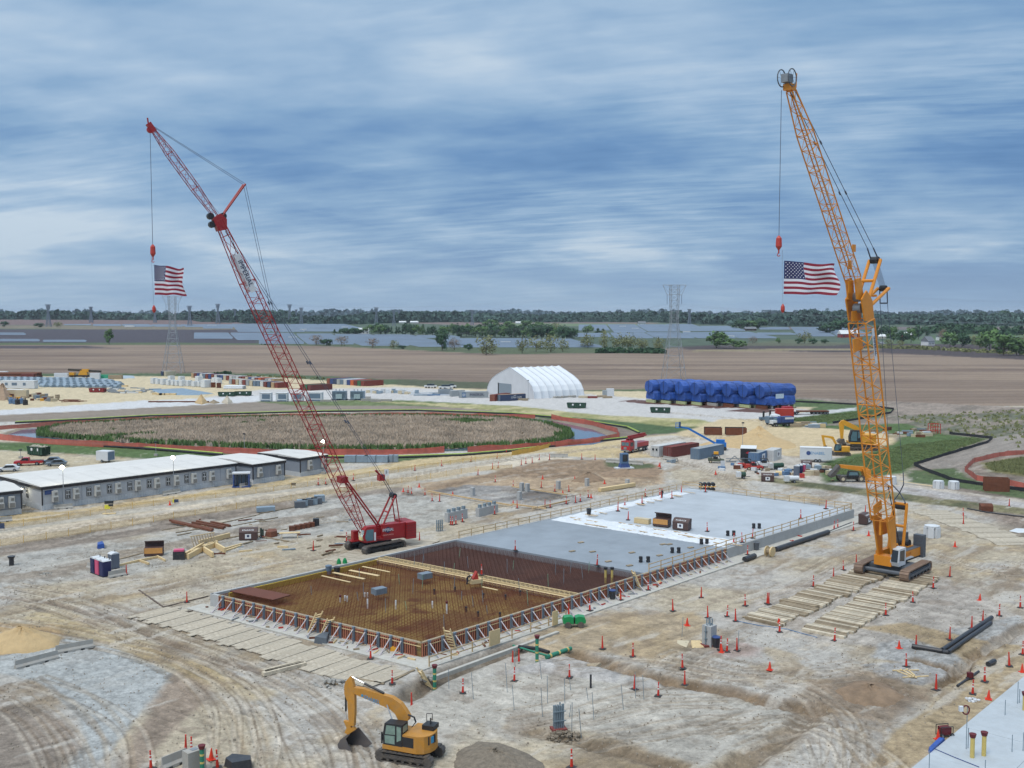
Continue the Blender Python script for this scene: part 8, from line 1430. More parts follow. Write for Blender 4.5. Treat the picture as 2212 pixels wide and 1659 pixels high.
for i, u in enumerate((770, 813, 850)):o=thing('duct_bundle', ['left', 'middle', 'small right'][i]+' bundle of silver ducts before the pond sock', 'bundle', G(u, 999-(i==2)), -.02);MB().box(0, 0, .1, 5.5 if i<2 else 2.2, 1.6, 1.6).build('ducts', M_gal2, o);MB().box(0, 0, 0, 5.2 if i<2 else 2, 1.4, .12).build('bearer', M_wood, o);MB().box(0, 0, .1, .12, 1.7, 1.65).build('strap', M_blk, o)
o=thing('trailer_cabin', 'grey-white control cabin by the red boom foot', 'cabin', G(708, 1000), .2)if False else None
for i in range(46):
 u=rr.choice((rr.uniform(1425, 1800), rr.uniform(1560, 1800), rr.uniform(1590, 1720)));v=998+(u-1425)*.085+rr.uniform(-8, 9);m=rr.choice((M_woodd, M_rust, M_gal2, M_wood, M_wht, M_bp, M_tanm, CC['azure'], M_hook));tag(MB().box(0, 0, 0, rr.uniform(.4, 1.8), rr.uniform(.3, 1.0), rr.uniform(.2, .9), rr.uniform(-.8, .8)).build('site_clutter', m), 'small crate, bucket or pallet in the clutter before the containers', 'crate', 'clutter before the containers').location=G(u, v)
for i in range(60):
 u, v=rr.uniform(430, 760), rr.uniform(1120, 1205);m=rr.choice((M_woodd, M_wood, M_rust, M_wd3, M_gal2));tag(MB().box(0, 0, 0, rr.uniform(.3, 2.6), rr.uniform(.1, .3), rr.uniform(.05, .25), rr.uniform(-.2, 1.2)).build('wood_offcut', m), 'loose offcut or bar scattered in the work yard left of the red crane', 'offcut', 'offcuts in the work yard').location=G(u, v)
for i in range(70):
 s_, t_=rr.uniform(-.01, .8), 1.0;b_=BL(s_, 1, .14)+nBC*rr.uniform(.4, 2.4)if i%2 else At.lerp(Bt, rr.random())+nAB*rr.uniform(.4, 2.2)+Vector((0, 0, .14));tag(MB().box(0, 0, 0, rr.uniform(.2, 1.4), rr.uniform(.08, .25), rr.uniform(.05, .2), rr.uniform(0, 3)).build('wood_offcut', rr.choice((M_wood, M_woodd, M_rust, M_hook, M_steel))), 'small offcut or tool lying on the pit footing', 'offcut', 'offcuts on the footing').location=b_
def pedestal(u, v, w, h, label, cond=True, z=0):
 o=thing('concrete_pedestal', label, 'pedestal', G(u, v, z), TH);MB().box(0, 0, 0, w, w, h).build('base', M_wall, o)
 if cond:
  for x, y in((-.2, -.2), (.2, -.2), (.2, .2), (-.2, .2)):mb=MB();mb.rod((x, y, h), (x, y, h+.7), .07, 6);mb.build('conduit', M_cond, o)
pedestal(1532, 1394, 1.1, 2.2, 'tall concrete pedestal with grey conduits in the sandy ground');
for i, (u, v)in enumerate(((1021, 1071), (1127, 1060), (1139, 1062), (1206, 1056), (1268, 1050), (1355, 1052), (1122, 1080))):pedestal(u, v, .7, 1.6, 'thin pale pedestal standing in the dug area', False);bpy.data.objects[-1]
def pedwall(u0, v0, u1, v1, h, n, label):
 p, rz, L_=fe(u0, v0, u1, v1);o=thing('pedestal_wall', label, 'wall', p, rz);MB().b0(0, L_, 0, .8, 0, h).build('body', M_wall, o)
 for i in range(n):MB().box(L_*(i+.5)/n, .4, h, .5, .5, .55).build('conduit_cluster', M_cond, o)
pedwall(968, 1129, 1010, 1119, 1.6, 4, 'concrete wall with four conduit clusters, left of two');pedwall(1035, 1117, 1076, 1107, 1.5, 4, 'concrete wall with conduit clusters, right of two')
def bundle(u, vt, vb, n, label, w=.9, red=False, grp=None):
 b_=G(u, vb);h=(vb-vt)*b_.y/F;o=thing('conduit_bundle', label, 'conduits', b_, .3, grp)
 for i in range(n):x=-w/2+w*(i%(n//2))/(n//2-1);y=.0 if i<n//2 else.35;mb=MB();mb.rod((x, y, 0), (x, y, h*rr.uniform(.9, 1)), .065, 7);mb.build('conduit', M_cond, o)
 if red:MB().box(0, .15, 0, w+.5, 1.0, .2).build('red_collar', mat('dull_red', S(136, 66, 60), .8), o)
 for z in(.35, .7):MB().box(0, -.1, h*z, w+.4, .06, .08).build('clamp', M_cond, o)
bundle(1208, 1517, 1578, 10, 'cluster of tall grey conduits in a red collar in the foreground', .75, True);bundle(1531, 1347, 1396, 8, 'cluster of tall grey conduits beside the blue-lidded bin', .8, True);bundle(950, 1122, 1148, 8, 'cluster of grey conduits left of the cones by the concrete walls', .9)
for u, vt, vb, z_ in((1111, 1477, 1534, 0), (1172, 1483, 1548, 0), (1183, 1457, 1519, 0), (1170, 1424, 1468, 0), (1220, 1462, 1519, 0), (1233, 1462, 1492, 0), (1271, 1484, 1514, 0), (1283, 1492, 1554, 0), (1347, 1477, 1533, 0), (1391, 1457, 1510, 0), (1373, 1449, 1507, 0), (1235, 1514, 1581, 0), (1256, 1528, 1592, 0), (1230, 1520, 1547, 0), (1473, 1331, 1375, 0), (1594, 1360, 1404, 0), (970, 1444, 1494, 0), (1023, 1449, 1510, 0), (1096, 1430, 1497, 0), (1113, 1400, 1440, 0)):stub(u, vt, vb, .028, M_cond, 'survey_rod', 'thin grey rod standing in the packed pad of the foreground', 'rod', 'thin rods in the foreground pad', 0, None, rr.uniform(-.25, .2))
stub(1276, 1456, 1487, .1, M_black, 'pipe_stub', 'black pipe stub standing among the thin rods', 'pipe stub', None)
def gpipe(u, vt, vb, label, r=.17, m=M_grnp, bands=True, cap=M_caprd, z=0):
 b_=G(u, vb, z);h=(vb-vt)*b_.y/F;o=thing('standing_pipe', label, 'pipe', b_, 0);mb=MB();mb.rod((0, 0, -.1), (0, 0, h), r, 12);mb.build('tube', m, o)
 if bands:
  for f in(.12, .42, .72):mb=MB();mb.rod((0, 0, h*f), (0, 0, h*f+.16), r*1.03, 12);mb.build('yellow_band', M_yelp, o)
 mb=MB();mb.rod((0, 0, h-.02), (0, 0, h+.28), r*1.25, 10, r*1.7);mb.build('cap', cap, o);return o
gpipe(1160, 1376, 1434, 'upright green pipe with yellow bands behind the trench');gpipe(939, 1440, 1494, 'upright green pipe with maroon cap beside the trench ladder', z=-.5);gpipe(437, 1614, 1672, 'upright green pipe with maroon cap at the bottom edge');gpipe(2100, 1590, 1636, 'yellow pipe with maroon cap on the corner slab, left of two', .17, M_yelp, False, z=.16);gpipe(2125, 1586, 1632, 'yellow pipe with maroon cap on the corner slab, right of two', .17, M_yelp, False, z=.16);gpipe(2213, 1500, 1534, 'yellow pipe cut by the right picture edge', .17, M_yelp, False, z=.16)
def lying(pts, r, m, label, name='pipe', cat='pipe', z=None, bands=False):
 w=[G(u, v)for u, v in pts];z=r if z is None else z;o=thing(name, label, cat, w[0]);mb=MB();mb.path([p-w[0]+Vector((0, 0, z))for p in w], r, 10);mb.build('tube', m, o)
 if bands:
  for f in(.15, .5, .85):a=(w[-1]-w[0])*f+Vector((0, 0, z));d=(w[-1]-w[0]).normalized()*.12;mb=MB();mb.rod(a-d, a+d, r*1.04, 10);mb.build('yellow_band', M_yelp, o)
 return o
lying([(1180, 1424), (1233, 1405)], .22, M_grnp, 'green pipe with yellow bands lying in the trench', bands=True);lying([(1108, 1396), (1140, 1406), (1188, 1420)], .1, M_grnp, 'thin green pipe running into the trench corner');lying([(1120, 1400), (1160, 1404), (1186, 1412)], .17, M_black, 'black pipe lying beside the thin green one')
lying([(1970, 1400), (2035, 1411)], .24, M_bp, 'short arm of the black pipe assembly');lying([(2035, 1409), (2142, 1338)], .24, M_bp, 'long upper black pipe of the assembly');lying([(2035, 1412), (2048, 1413), (2140, 1349)], .22, M_bp, 'long lower black pipe of the assembly');lying([(1676, 1192), (1789, 1154)], .38, M_bp, 'long thick black pipe lying along the front footing');lying([(1608, 1214), (1630, 1206)], .38, M_bp, 'short black pipe at the footing near the spool');lying([(2068, 1484), (2114, 1453)], .12, M_bp, 'black pipe sloping into the small trench');lying([(2134, 1440), (2148, 1433)], .25, M_bp, 'short black pipe end sticking from the sand');lying([(2090, 1100), (2130, 1108), (2212, 1118), (2300, 1130)], .14, M_bp, 'thin black pipe along the right road bank');lying([(1790, 1150), (1840, 1130)], .12, M_bp, 'thin dark pipe by the end of the wall')
o=thing('cable_spool', 'round wooden cable spool beside the front footing', 'spool', G(1668, 1203), TH);mb=MB();mb.rod((0, -.12, .75), (0, .12, .75), .75, 16);mb.build('flange', M_wood, o);mb=MB();mb.rod((0, .1, .75), (0, .8, .75), .4, 12);mb.build('hub', M_woodd, o);mb=MB();mb.rod((0, .8, .75), (0, .92, .75), .75, 16);mb.build('flange', M_wood, o)
o=thing('trench_roller', 'green articulated trench roller beside the footing', 'roller', G(1240, 1354), .05);Mg=mat('roller_green', S(20, 148, 84), .4, var=.05)
for s_ in(-1, 1):
 mb=MB();mb.prism([(s_*.1, .45), (s_*.1, 1.15), (s_*.5, 1.3), (s_*1.15, 1.2), (s_*1.3, .8), (s_*1.25, .5)], -.5, .5);mb.build('hood', Mg, o)
 for y in(-.42, .42):mb=MB();mb.rod((s_*.72, y-.2, .35), (s_*.72, y+.2, .35), .36, 14);mb.build('drum', M_track, o)
MB().box(0, 0, .4, .35, .5, .7).build('joint', M_blk, o)
def bin_(u, v, label, m, lid=None, z=.14):o=thing('waste_bin', label, 'bin', G(u, v, z), .2);mb=MB();mb.lathe([(.32, 0), (.42, 1.0), (.44, 1.05)], 12);mb.build('body', m, o);mb=MB();mb.lathe([(.46, 1.05), (.46, 1.12), (.3, 1.2)], 12);mb.build('lid', lid or m, o)
bin_(1323, 1296-2, 'dark bin with blue lid between the formwork braces', M_bp, CC['blue']);bin_(1634, 1188, 'dark grey bin at the bare concrete wall', M_cwg);bin_(1547, 1398, 'black bin with blue lid beside the conduit cluster', M_bp, CC['blue'], 0);bin_(1272, 1113, 'dark bin on the blankets at the back', M_bp, None, WH)
tag(flat('tarp_pallet', 'covered pallet', V_(678, 1390, 700, 1376, 712, 1380, 706, 1394), mat('dark_tarp', S(92, 100, 108), .7), 'dark grey covered pallet at the footing below the ladders', .9));flat('tarpaulin', 'tarpaulin', V_(2005, 1622, 2030, 1598, 2042, 1600, 2020, 1622, 2008, 1632), M_btarp, 'crumpled blue tarpaulin at the corner slab edge', .3);flat('tarpaulin', 'tarpaulin', V_(210, 1180, 222, 1176, 226, 1184, 210, 1186), M_btarp, 'small bright blue tarpaulin on the gravel left', .8);flat('yellow_bag', 'bag', V_(842, 1410, 850, 1398, 866, 1400, 866, 1410), M_ylw, 'yellow bag lying on the footing among braces', .7);flat('sheet', 'sheet', V_(2179, 1147, 2195, 1141, 2230, 1143, 2230, 1150, 2200, 1151), M_wht, 'white oval sheet on the ground at the right edge', .06)
def rubble(u, v, n, r, label, m, s_=.25):
 o=thing('rubble_pile', label, 'rubble', G(u, v));
 for i in range(n):a, d=rr.uniform(0, 6.28), rr.uniform(0, 1)**.5*r;mb=MB();q_=s_*rr.uniform(.5, 1.3);blob(mb, math.cos(a)*d, math.sin(a)*d*.7, (1-d/r)*.45*r*.6-q_*.2, q_, q_*.8, q_*.8, 5, 3, .3, False);mb.build('stone', m, o)
rubble(100, 1243, 34, 1.3, 'pile of pale rubble stones left of the toilets', M_conc);rubble(718, 1478, 46, 1.8, 'pile of white stones left of the excavator bucket', M_conc, .22);rubble(2098, 1512, 10, .7, 'few broken stones and cartons on the sand strip', M_wht, .2);rubble(926, 1465, 24, 1.0, 'white boulders in the trench corner', M_conc, .25);rubble(1215, 1592, 60, 1.6, 'dark clods at the foot of the red-collared conduits', mat('clods', S(140, 128, 112)), .2)
q=scatter_in(V_(0, 1200, 500, 1150, 900, 1500, 1600, 1350, 2212, 1200, 2212, 1400, 1900, 1659, 0, 1659), 5200, 12);R=np.random.default_rng(1);mb=MB()
for x, y, _ in q:
 s_=R.uniform(.04, .14);mb.box(x, y, -.02, s_, s_*R.uniform(.6, 1.2), s_*.8, R.uniform(0, 3), taper=.6)
tag(mb.build('loose_stones', mat('loose_stone', S(168, 156, 140), .95, var=.4, scale=.7)), kind='stuff')
o=thing('generator', 'black-framed red generator on the sand strip beside the corner slab', 'generator', G(2040, 1590), .2);MB().box(0, 0, .2, .9, .6, .6).build('engine', M_caprd, o);mb=MB()
for y in(-.35, .35):mb.path([Vector(p)for p in((-.55, y, .1), (-.55, y, .9), (.55, y, .9), (.55, y, .1), (-.55, y, .1))], .035, 5)
mb.build('frame', M_blk, o);wheel(o, -.45, -.4, .18, .1);wheel(o, .45, -.4, .18, .1)
o=thing('plate_compactor', 'small red machine standing in the little trench', 'compactor', G(1659+1745/4, 1244.25+890/4), .2);MB().box(0, 0, 0, .6, .5, .15).build('plate', M_blk, o);MB().box(0, 0, .15, .45, .4, .5).build('engine', M_caprd, o);mb=MB();mb.rod((0, 0, .6), (.1, 0, 1.1), .03, 5);mb.build('handle', M_blk, o)
for u0, v0, u1, v1 in((1938, 1450, 1970, 1463), (1945, 1446, 1980, 1465), (1928, 1449, 1985, 1448), (1950, 1464, 2006, 1461), (1958, 1445, 1976, 1460)):plank(u0, v0, u1, v1, .03, .14, 'loose lumber stick crossing others on the gravel apron', 'loose lumber on the gravel apron', M_wood, 'lumber_stick', .08, 'lumber')
flat('plywood_sheet', 'plywood', V_(1463, 1383, 1490, 1384, 1483, 1399, 1462, 1390), M_tanm, 'pale sheet on the ground left of the conduit cluster', .05);flat('plywood_sheet', 'plywood', V_(1492, 1384, 1512, 1384, 1528, 1398, 1495, 1400), M_wood, 'tan plywood sheet leaning at the conduit cluster', .12);flat('plywood_sheet', 'plywood', V_(1266, 1439, 1300, 1436, 1288, 1446, 1268, 1443), M_woodd, 'brown board on the pale bank behind the rods', .35)
tag(plank(1605, 1332, 1680, 1348, .02, .5, 'dark timber at the near left end of the crane mats', None, M_wd3), None)
o=thing('work_trestle', 'plywood-topped work trestle left of the red crane', 'trestle', G(626, 1162), .2);MB().b0(-1.6, 1.6, -.5, .5, .8, .86).build('top', M_wood, o);mb=MB()
for x in(-1.2, 1.2):
 for y in(-.45, .45):mb.beam((x, 0, .8), (x, y, 0), .07, .07)
mb.build('legs', M_wood, o)
for i, u in enumerate((631, 642, 653, 663, 673, 683)):tag(MB().box(0, 0, 0, 1.0, .9, .75 if i<5 else 1.2, .2).build('steel_bin', M_rust if i<5 else M_blk), ('rusty steel bin' if i<5 else 'black steel box')+' in the row left of the red crane', 'bin', 'row of bins left of the red crane').location=G(u, 1146-i*2.1)
o=thing('gas_bottle_cart', 'dark gas bottle cart beside the closed gang box', 'bottle cart', G(564, 1161), 0);mb=MB();mb.rod((0, 0, .1), (0, 0, 1.5), .14, 8);mb.rod((.3, 0, .1), (.3, 0, 1.3), .14, 8);mb.build('bottles', mat('bottle_green', S(36, 66, 56), .5), o);wheel(o, 0, -.3, .2, .08);MB().box(.15, .1, .1, .7, .5, .1).build('frame', M_hook, o)
tag(flat('scrap_pile', 'scrap', V_(572, 1160, 580, 1152, 598, 1152, 600, 1158, 586, 1161), M_rust, 'low pile of rusty scrap right of the bottle cart', .8));o=thing('caged_bundle', 'dark netted bundle left of the new lumber', 'bundle', G(387, 1208), .2);MB().box(0, 0, 0, 1.6, 1.1, 1.2).build('bundle', M_bp, o);MB().box(0, 0, 1.2, 1.4, 1.0, .25).build('top_bag', M_pink, o)
o=thing('timber_pallet_rack', 'tilted slatted wooden form standing among the new lumber', 'form', G(420, 1188), TH);
for i in range(9):mb=MB();mb.beam((i*.45, 0, .3), (i*.45, .9, 1.9), .12, .1);mb.build('slat', M_woodd, o)
mb=MB();mb.beam((-.2, .9, 1.9), (3.9, .9, 1.9), .12, .12);mb.beam((-.2, 0, .25), (3.9, 0, .25), .12, .12);mb.build('frame', M_wood, o)
gpipe(25, 1205, 1221, 'short thick black pipe stub leaning at the left edge', .32, M_bp, False, M_bp)
for i, (u, v)in enumerate(((734, 1213+12), (746, 1214+12))):pass
for u, v, m, lb in((726, 1224, Mg, 'left bright green cover on the rear wall of the pit'), (739, 1223, Mg, 'right bright green cover on the rear wall of the pit')):o=thing('plastic_cover', lb, 'cover', G(u+6, v-6, 1.6), 0);mb=MB();blob(mb, 0, 0, 0, .32, .2, .75, 8, 4, .05);mb.build('cover', m, o)
for u, v, lb in((710, 1240, 'left open barrel on the rear wall of the near bay'), (728, 1243, 'right dark open barrel on the rear wall of the near bay')):bin_(u, v, lb, CC['slate']if u<720 else M_bp, None, .9)
for a in((925, 1062, 1000, 1075), (1000, 1075, 1106, 1093), (1106, 1052, 1225, 1070), (1106, 1090, 1180, 1100), (1150, 1100, 1230, 1082)):plank(*a, .3, .25, 'long orange-tan form board framing the shallow slab in the dug area', 'form boards in the dug area', M_rail, 'form_board', .25, 'board')
plank(1295, 1062, 1370, 1050, .1, .8, 'stack of long tan boards in the dug area', None, M_wood, 'lumber_stack', .7, 'lumber');o=thing('drum_rack', 'rack of dark barrels behind the far corner of the slab', 'barrel rack', G(1528, 1063), 0)
for z in(.5, 1.5):
 for x in(-1.2, -.4, .4, 1.2):mb=MB();mb.rod((x, 0, z), (x, 1.0, z), .38, 10);mb.build('barrel', M_bp, o)
MB().b0(-1.7, 1.7, -.2, -.1, .1, .3).build('frame', M_ylw, o);MB().b0(-1.7, 1.7, -.2, -.1, 1.0, 1.15).build('frame', M_ylw, o)
sp=[G(1969, 1659+0, .15), G(2212, 1461, .15)];dS=(sp[1]-sp[0]).normalized();pr_=Vector((dS.y, -dS.x, 0));a0=sp[0]-dS*12;a1=sp[1]+dS*14
n_=7;Ls=(a1-a0).length
o=thing('corner_slab', 'pale concrete slab filling the bottom right corner', 'slab', a0*1.0);o.location.z=0
for i in range(n_):
 for j in range(4):
  x0, x1=Ls*i/n_, Ls*(i+1)/n_-.03;y0, y1=j*6, j*6+5.97;mb=MB(Matrix(((dS.x, pr_.x, 0, 0), (dS.y, pr_.y, 0, 0), (0, 0, 1, 0), (0, 0, 0, 1))));mb.b0(x0, x1, y0, y1, -.1, .15+.004*((i+j)%2));mb.build('slab_panel', mat('corner_concrete', S(188, 196, 202), .7, var=.09, scale=.5, dirt=.12), o)
for u, vt, vb in((2087, 1520, 1618), (2091, 1570, 1616), (2198, 1470, 1520), (2202, 1487, 1518), (2171, 1510, 1545), (2186, 1585, 1624), (2210, 1580, 1622), (2007, 1620, 1665), (2128, 1640, 1670)):stub(u, vt, vb, .03, M_cond, 'steel_rod', 'thin grey rod standing on the corner slab', 'rod', 'rods on the corner slab', .15)
o=thing('hose_reel', 'coil of maroon hose hanging on the tall rod over the corner slab', 'hose', AT(2086, 1533, G(2087, 1618, .15).y));mb=MB();mb.path([Vector((.28*math.cos(t), -.06, .36*math.sin(t)))for t in np.linspace(0, 6.28, 15)], .06, 5);mb.build('hose', M_caprd, o);MB().box(-.4, -.05, -.1, .3, .25, .4).build('bucket', M_wht, o)
lying([(2016, 1621), (2060, 1640), (2115, 1662)], .03, CC['blue'], 'thin blue hose crossing the corner slab', 'hose', 'hose', .19);lying([(1590, 1342), (1640, 1352), (1700, 1360), (1765, 1378)], .05, CC['azure'], 'blue hose lying along the crane mats', 'hose', 'hose')
# foreground excavator
_e=(G(811, 1640)+G(936, 1658))/2+Vector((.34, .94, 0))*1.15;cE=(_e.x, _e.y);hE=math.radians(158);pl=Plane(cE, hE);M_=pl.M();ex=thing('excavator', 'yellow excavator with lowered bucket in the foreground', 'excavator', Vector((cE[0], cE[1], 0)), 0);M_exy=mat('excavator_yellow', S(206, 144, 52), .55, var=.12, dirt=.35)
def EV(*a, off=0):return[pl.pt(702+x*.14648, 1436.5+y*.14648, off)for x, y in V_(*a)]
for s_ in(-1, 1):track(ex, Vector((-math.sin(math.radians(160))*1.12*s_, math.cos(math.radians(160))*1.12*s_, 0)), math.radians(160), 4.75, .6, .85, M_track, M_track, s_)
mb=MB(M_);mb.b0(-1.2, 1.2, -.8, .8, .35, .9);mb.disc(0, 0, .85, .8, .2, 16);mb.build('undercarriage', M_blk, ex)
mb=MB(M_);deck=[(-1.2, 1.38), (1.75, 1.38), (1.75, -1.3), (-1.2, -1.3), (-1.9, -1.05), (-2.15, -.5), (-2.22, .1), (-2.1, .7), (-1.8, 1.15)];mb.prism(deck, 1.0, 1.35, axis='z');mb.prism([(-1.2, 1.36), (-.02, 1.36), (-.02, -1.28), (-1.2, -1.28), (-1.88, -1.03), (-2.12, -.5), (-2.2, .1), (-2.08, .68), (-1.78, 1.12)], 1.35, 2.35, axis='z');mb.b0(.0, 1.7, -1.28, -.45, 1.35, 2.0);eb=mb.build('body', M_exy, ex)
mb=MB(M_);mb.b0(-.98, -.03, 1.362, 1.375, 1.42, 2.2);mb.build('side_grille', M_blk, eb);mb=MB(M_);mb.add([(-1.9, .98, 1.6), (-2.215, .12, 1.6), (-2.215, .12, 2.28), (-1.9, .98, 2.28)], [(0, 1, 2, 3)])if False else mb.box(-2.08, .42, 1.62, .1, .85, .66, rz=-.25);rp=mb.build('rear_panel', M_blk, eb)
mb=MB(M_);mb.box(-2.15, .44, 1.7, .06, .3, .5, rz=-.25);mb.build('blue_logo', mat('sky_blue_paint', S(60, 160, 210), .5), rp)
mb=MB(M_);mb.b0(-1.95, -.95, -1.15, -.15, 2.36, 2.72);mb.build('air_cleaner_box', M_blk, ex);mb=MB(M_);mb.path([Vector(p)for p in((-.9, -1.1, 2.4), (-.9, -1.1, 3.3), (-1.4, -1.1, 3.35), (-1.4, -1.1, 2.8))], .03, 5);mb.rod((-1.5, -.6, 2.7), (-1.5, -.6, 3.2), .06, 6);mb.build('handrail', M_blk, ex)
mb=MB(M_);mb.prism([(.0, 1.36), (1.68, 1.36), (1.74, 2.0), (1.55, 3.05), (.0, 3.1)], .38, 1.36);cab=mb.build('cab', M_blk, ex);mb=MB(M_);mb.prism([(.62, 2.25), (1.5, 2.2), (1.38, 2.92), (.62, 2.95)], 1.362, 1.378);mb.prism([(.66, 1.48), (1.52, 1.48), (1.55, 2.1), (.66, 2.15)], 1.362, 1.378);mb.prism([(.1, 1.9), (.48, 1.7), (.48, 2.94), (.1, 2.9)], 1.362, 1.378);mb.add([(1.715, .5, 1.6), (1.715, 1.25, 1.6), (1.58, 1.25, 2.95), (1.58, .5, 2.95)], [(0, 1, 2, 3)]);mb.add([(-.012, .5, 2.45), (-.012, 1.25, 2.45), (-.012, 1.25, 2.95), (-.012, .5, 2.95)], [(3, 2, 1, 0)]);mb.build('window', mat('green_glass', S(132, 158, 148), .12, var=.25, scale=2, spec=.8), cab);mb=MB(M_);mb.b0(1.75, 1.85, 1.3, 1.4, 1.4, 2.3);mb.build('mirror_bar', M_blk, cab)
bo=EV(440, 322, 600, 345, 850, 425, 1000, 465, 1130, 555, 1200, 655, 1255, 745, 1240, 810, 1100, 795, 1050, 705, 980, 640, 800, 560, 620, 485, 480, 425, 430, 395);mb=MB(M_);mb.prism(bo, -.23, .23);bm_=mb.build('boom', M_exy, ex)
st=EV(385, 160, 318, 235, 300, 300, 300, 420, 345, 530, 365, 830, 360, 880, 440, 895, 452, 700, 450, 440, 438, 310, 412, 210);mb=MB(M_);mb.prism(st, -.17, .17);sk_=mb.build('stick', M_exy, ex)
def cyl(a, b_, r, m, nm, par, y=0):(t0, z0), (t1, z1)=EV(*a)[0], EV(*b_)[0];mb=MB(M_);mb.rod((t0, y, z0), (t1, y, z1), r, 10);return mb.build(nm, m, par)
M_chr=mat('chrome_rod', S(224, 228, 234), .25, .6);cyl((395, 172), (585, 275), .055, M_chr, 'piston_rod', sk_);cyl((580, 272), (870, 415), .1, M_blk, 'hydraulic_cylinder', bm_);cyl((308, 420), (308, 680), .08, M_blk, 'hydraulic_cylinder', sk_);cyl((308, 680), (312, 800), .045, M_chr, 'piston_rod', sk_)
for y in(-.4, .4):cyl((950, 560), (1030, 790), .055, M_chr, 'piston_rod', bm_, y);cyl((1030, 780), (1090, 900), .09, M_blk, 'hydraulic_cylinder', bm_, y)
mb=MB(M_)
for k_ in(0, .07, .14):(a, b_, c_, d_)=EV(1240, 720, 1330, 760, 1355, 830, 1300, 900);mb.path([Vector((p[0], .1+k_, p[1]))for p in(a, b_, c_, d_)], .028, 5)
mb.build('hydraulic_hose', M_blk, ex);(lk)=EV(290, 820, 380, 815, 400, 860, 350, 905, 300, 960, 400, 1000, 440, 920, 440, 870);mb=MB(M_);mb.prism(EV(285, 815, 375, 830, 395, 920, 430, 905, 455, 950, 350, 1020, 300, 990, 330, 920), -.14, .14);mb.build('bucket_linkage', M_exy, ex)
bk_o=EV(310, 985, 265, 1060, 240, 1130, 262, 1195, 330, 1230, 440, 1268, 600, 1215, 540, 1130, 490, 1040, 450, 950, 395, 960);M_bkt=mat('bucket_steel', S(112, 108, 110), .5, .4, var=.15, dirt=.3)
mb=MB(M_);out=EV(350, 1010, 285, 1060, 245, 1130, 262, 1195, 340, 1240, 500, 1285);n=len(out)
for y0 in(-.62, .62):mb.prism(EV(440, 960, 350, 1010, 285, 1060, 245, 1130, 262, 1195, 340, 1240, 500, 1285, 640, 1205), y0-.03, y0+.03)if y0<0 else mb.prism(EV(430, 975, 350, 1010, 285, 1060, 245, 1130, 262, 1195, 340, 1240, 470, 1275, 400, 1130, 365, 1050), y0-.03, y0+.03)
for(a, b_)in zip(out, out[1:]):mb.beam((a[0], 0, a[1]), (b_[0], 0, b_[1]), 1.24, .05, up=(0, 1, 0))if False else mb.add([(a[0], -.62, a[1]), (a[0], .62, a[1]), (b_[0], .62, b_[1]), (b_[0], -.62, b_[1])], [(0, 1, 2, 3), (3, 2, 1, 0)])
bu=mb.build('bucket', M_bkt, ex);mb=MB(M_)
e0=out[-1]
for i in range(6):y=-.55+i*.22;mb.beam((e0[0], y, e0[1]), (e0[0]-.22, y, e0[1]+.02), .09, .06)
mb.build('bucket_teeth', M_steel, bu)
a, b_=EV(600, 455)[0], EV(830, 545)[0];ang=math.atan2(b_[1]-a[1], b_[0]-a[0]);xa=pl.d*(b_[0]-a[0])+Vector((0, 0, b_[1]-a[1]));xa.normalize();za=pl.n.copy();ya=za.cross(xa);text('ENABEL', .42, mat('sky_blue_paint', S(60, 160, 210), .5), bm_, pl.w((a[0]+b_[0])/2, (a[1]+b_[1])/2, .245), Matrix((xa, ya, za)).transposed().to_euler());mb=MB(M_);q=EV(572, 435)[0];mb.rod((q[0], .235, q[1]), (q[0], .25, q[1]), .11, 12);mb.build('round_logo', mat('sky_blue_paint', S(60, 160, 210), .5), bm_)
tag(flat('equipment_cover', 'cover', V_(484, 1655, 500, 1645, 545, 1650, 545, 1662, 500, 1668), M_bp, 'black covered machine cut by the bottom edge left of the excavator', .7))
# cones and tube markers
M_cone=mat('cone_orange', S(232, 66, 40), .5, var=.06, spec=.4);M_tube=mat('tube_orange', S(214, 54, 38), .5, var=.08, spec=.4);M_band=mat('reflective_band', S(236, 232, 232), .4, var=.03);M_cbase=mat('rubber_base', S(70, 68, 68), .8)
def mk_tube(bands):
 a=MB();a.lathe([(.11, .04), (.075, .6), (.05, 1.15), (.045, 1.28), (.07, 1.36), (.03, 1.4)], 8);b_=MB();b_.box(0, 0, 0, .55, .55, .05);b_.disc(0, 0, .05, .2, .04, 8);c_=MB()
 for z in bands:c_.lathe([(.108-z*.05, z), (.098-z*.05, z+.16)], 8)
 return[mesh_of(x.build('x', m))if x.v else None for x, m in((a, M_tube), (b_, M_cbase), (c_, M_band))]
TB={'b':mk_tube((.35, .68, .98)), 'p':mk_tube(()), 't':mk_tube((.85, 1.08))}
a=MB();a.lathe([(.17, .04), (.04, .82), (.035, .86)], 10);b_=MB();b_.box(0, 0, 0, .5, .5, .05);c_=MB();c_.lathe([(.112, .36), (.08, .52)], 10);c_.lathe([(.068, .6), (.05, .7)], 10);CN=[mesh_of(x.build('x', m))for x, m in((a, M_cone), (b_, M_cone), (c_, M_band))]
KL={'b':'orange marker tube with white bands', 'p':'plain orange marker tube', 't':'orange marker tube with bands near its top', 'c':'orange traffic cone'}
def C4(x, y):return(1659+x/4, 1244.25+y/4)
def C3(x, y):return(1106+x/4, 1244.25+y/4)
def C2(x, y):return(553+x/4, 1244.25+y/4)
def C1(x, y):return(x/4, 1244.25+y/4)
def B4(x, y):return(1659+x/4, 945+y/4)
def B3(x, y):return(1106+x/4, 945+y/4)
def B2(x, y):return(553+x/4, 945+y/4)
def B1(x, y):return(x/4, 945+y/4)
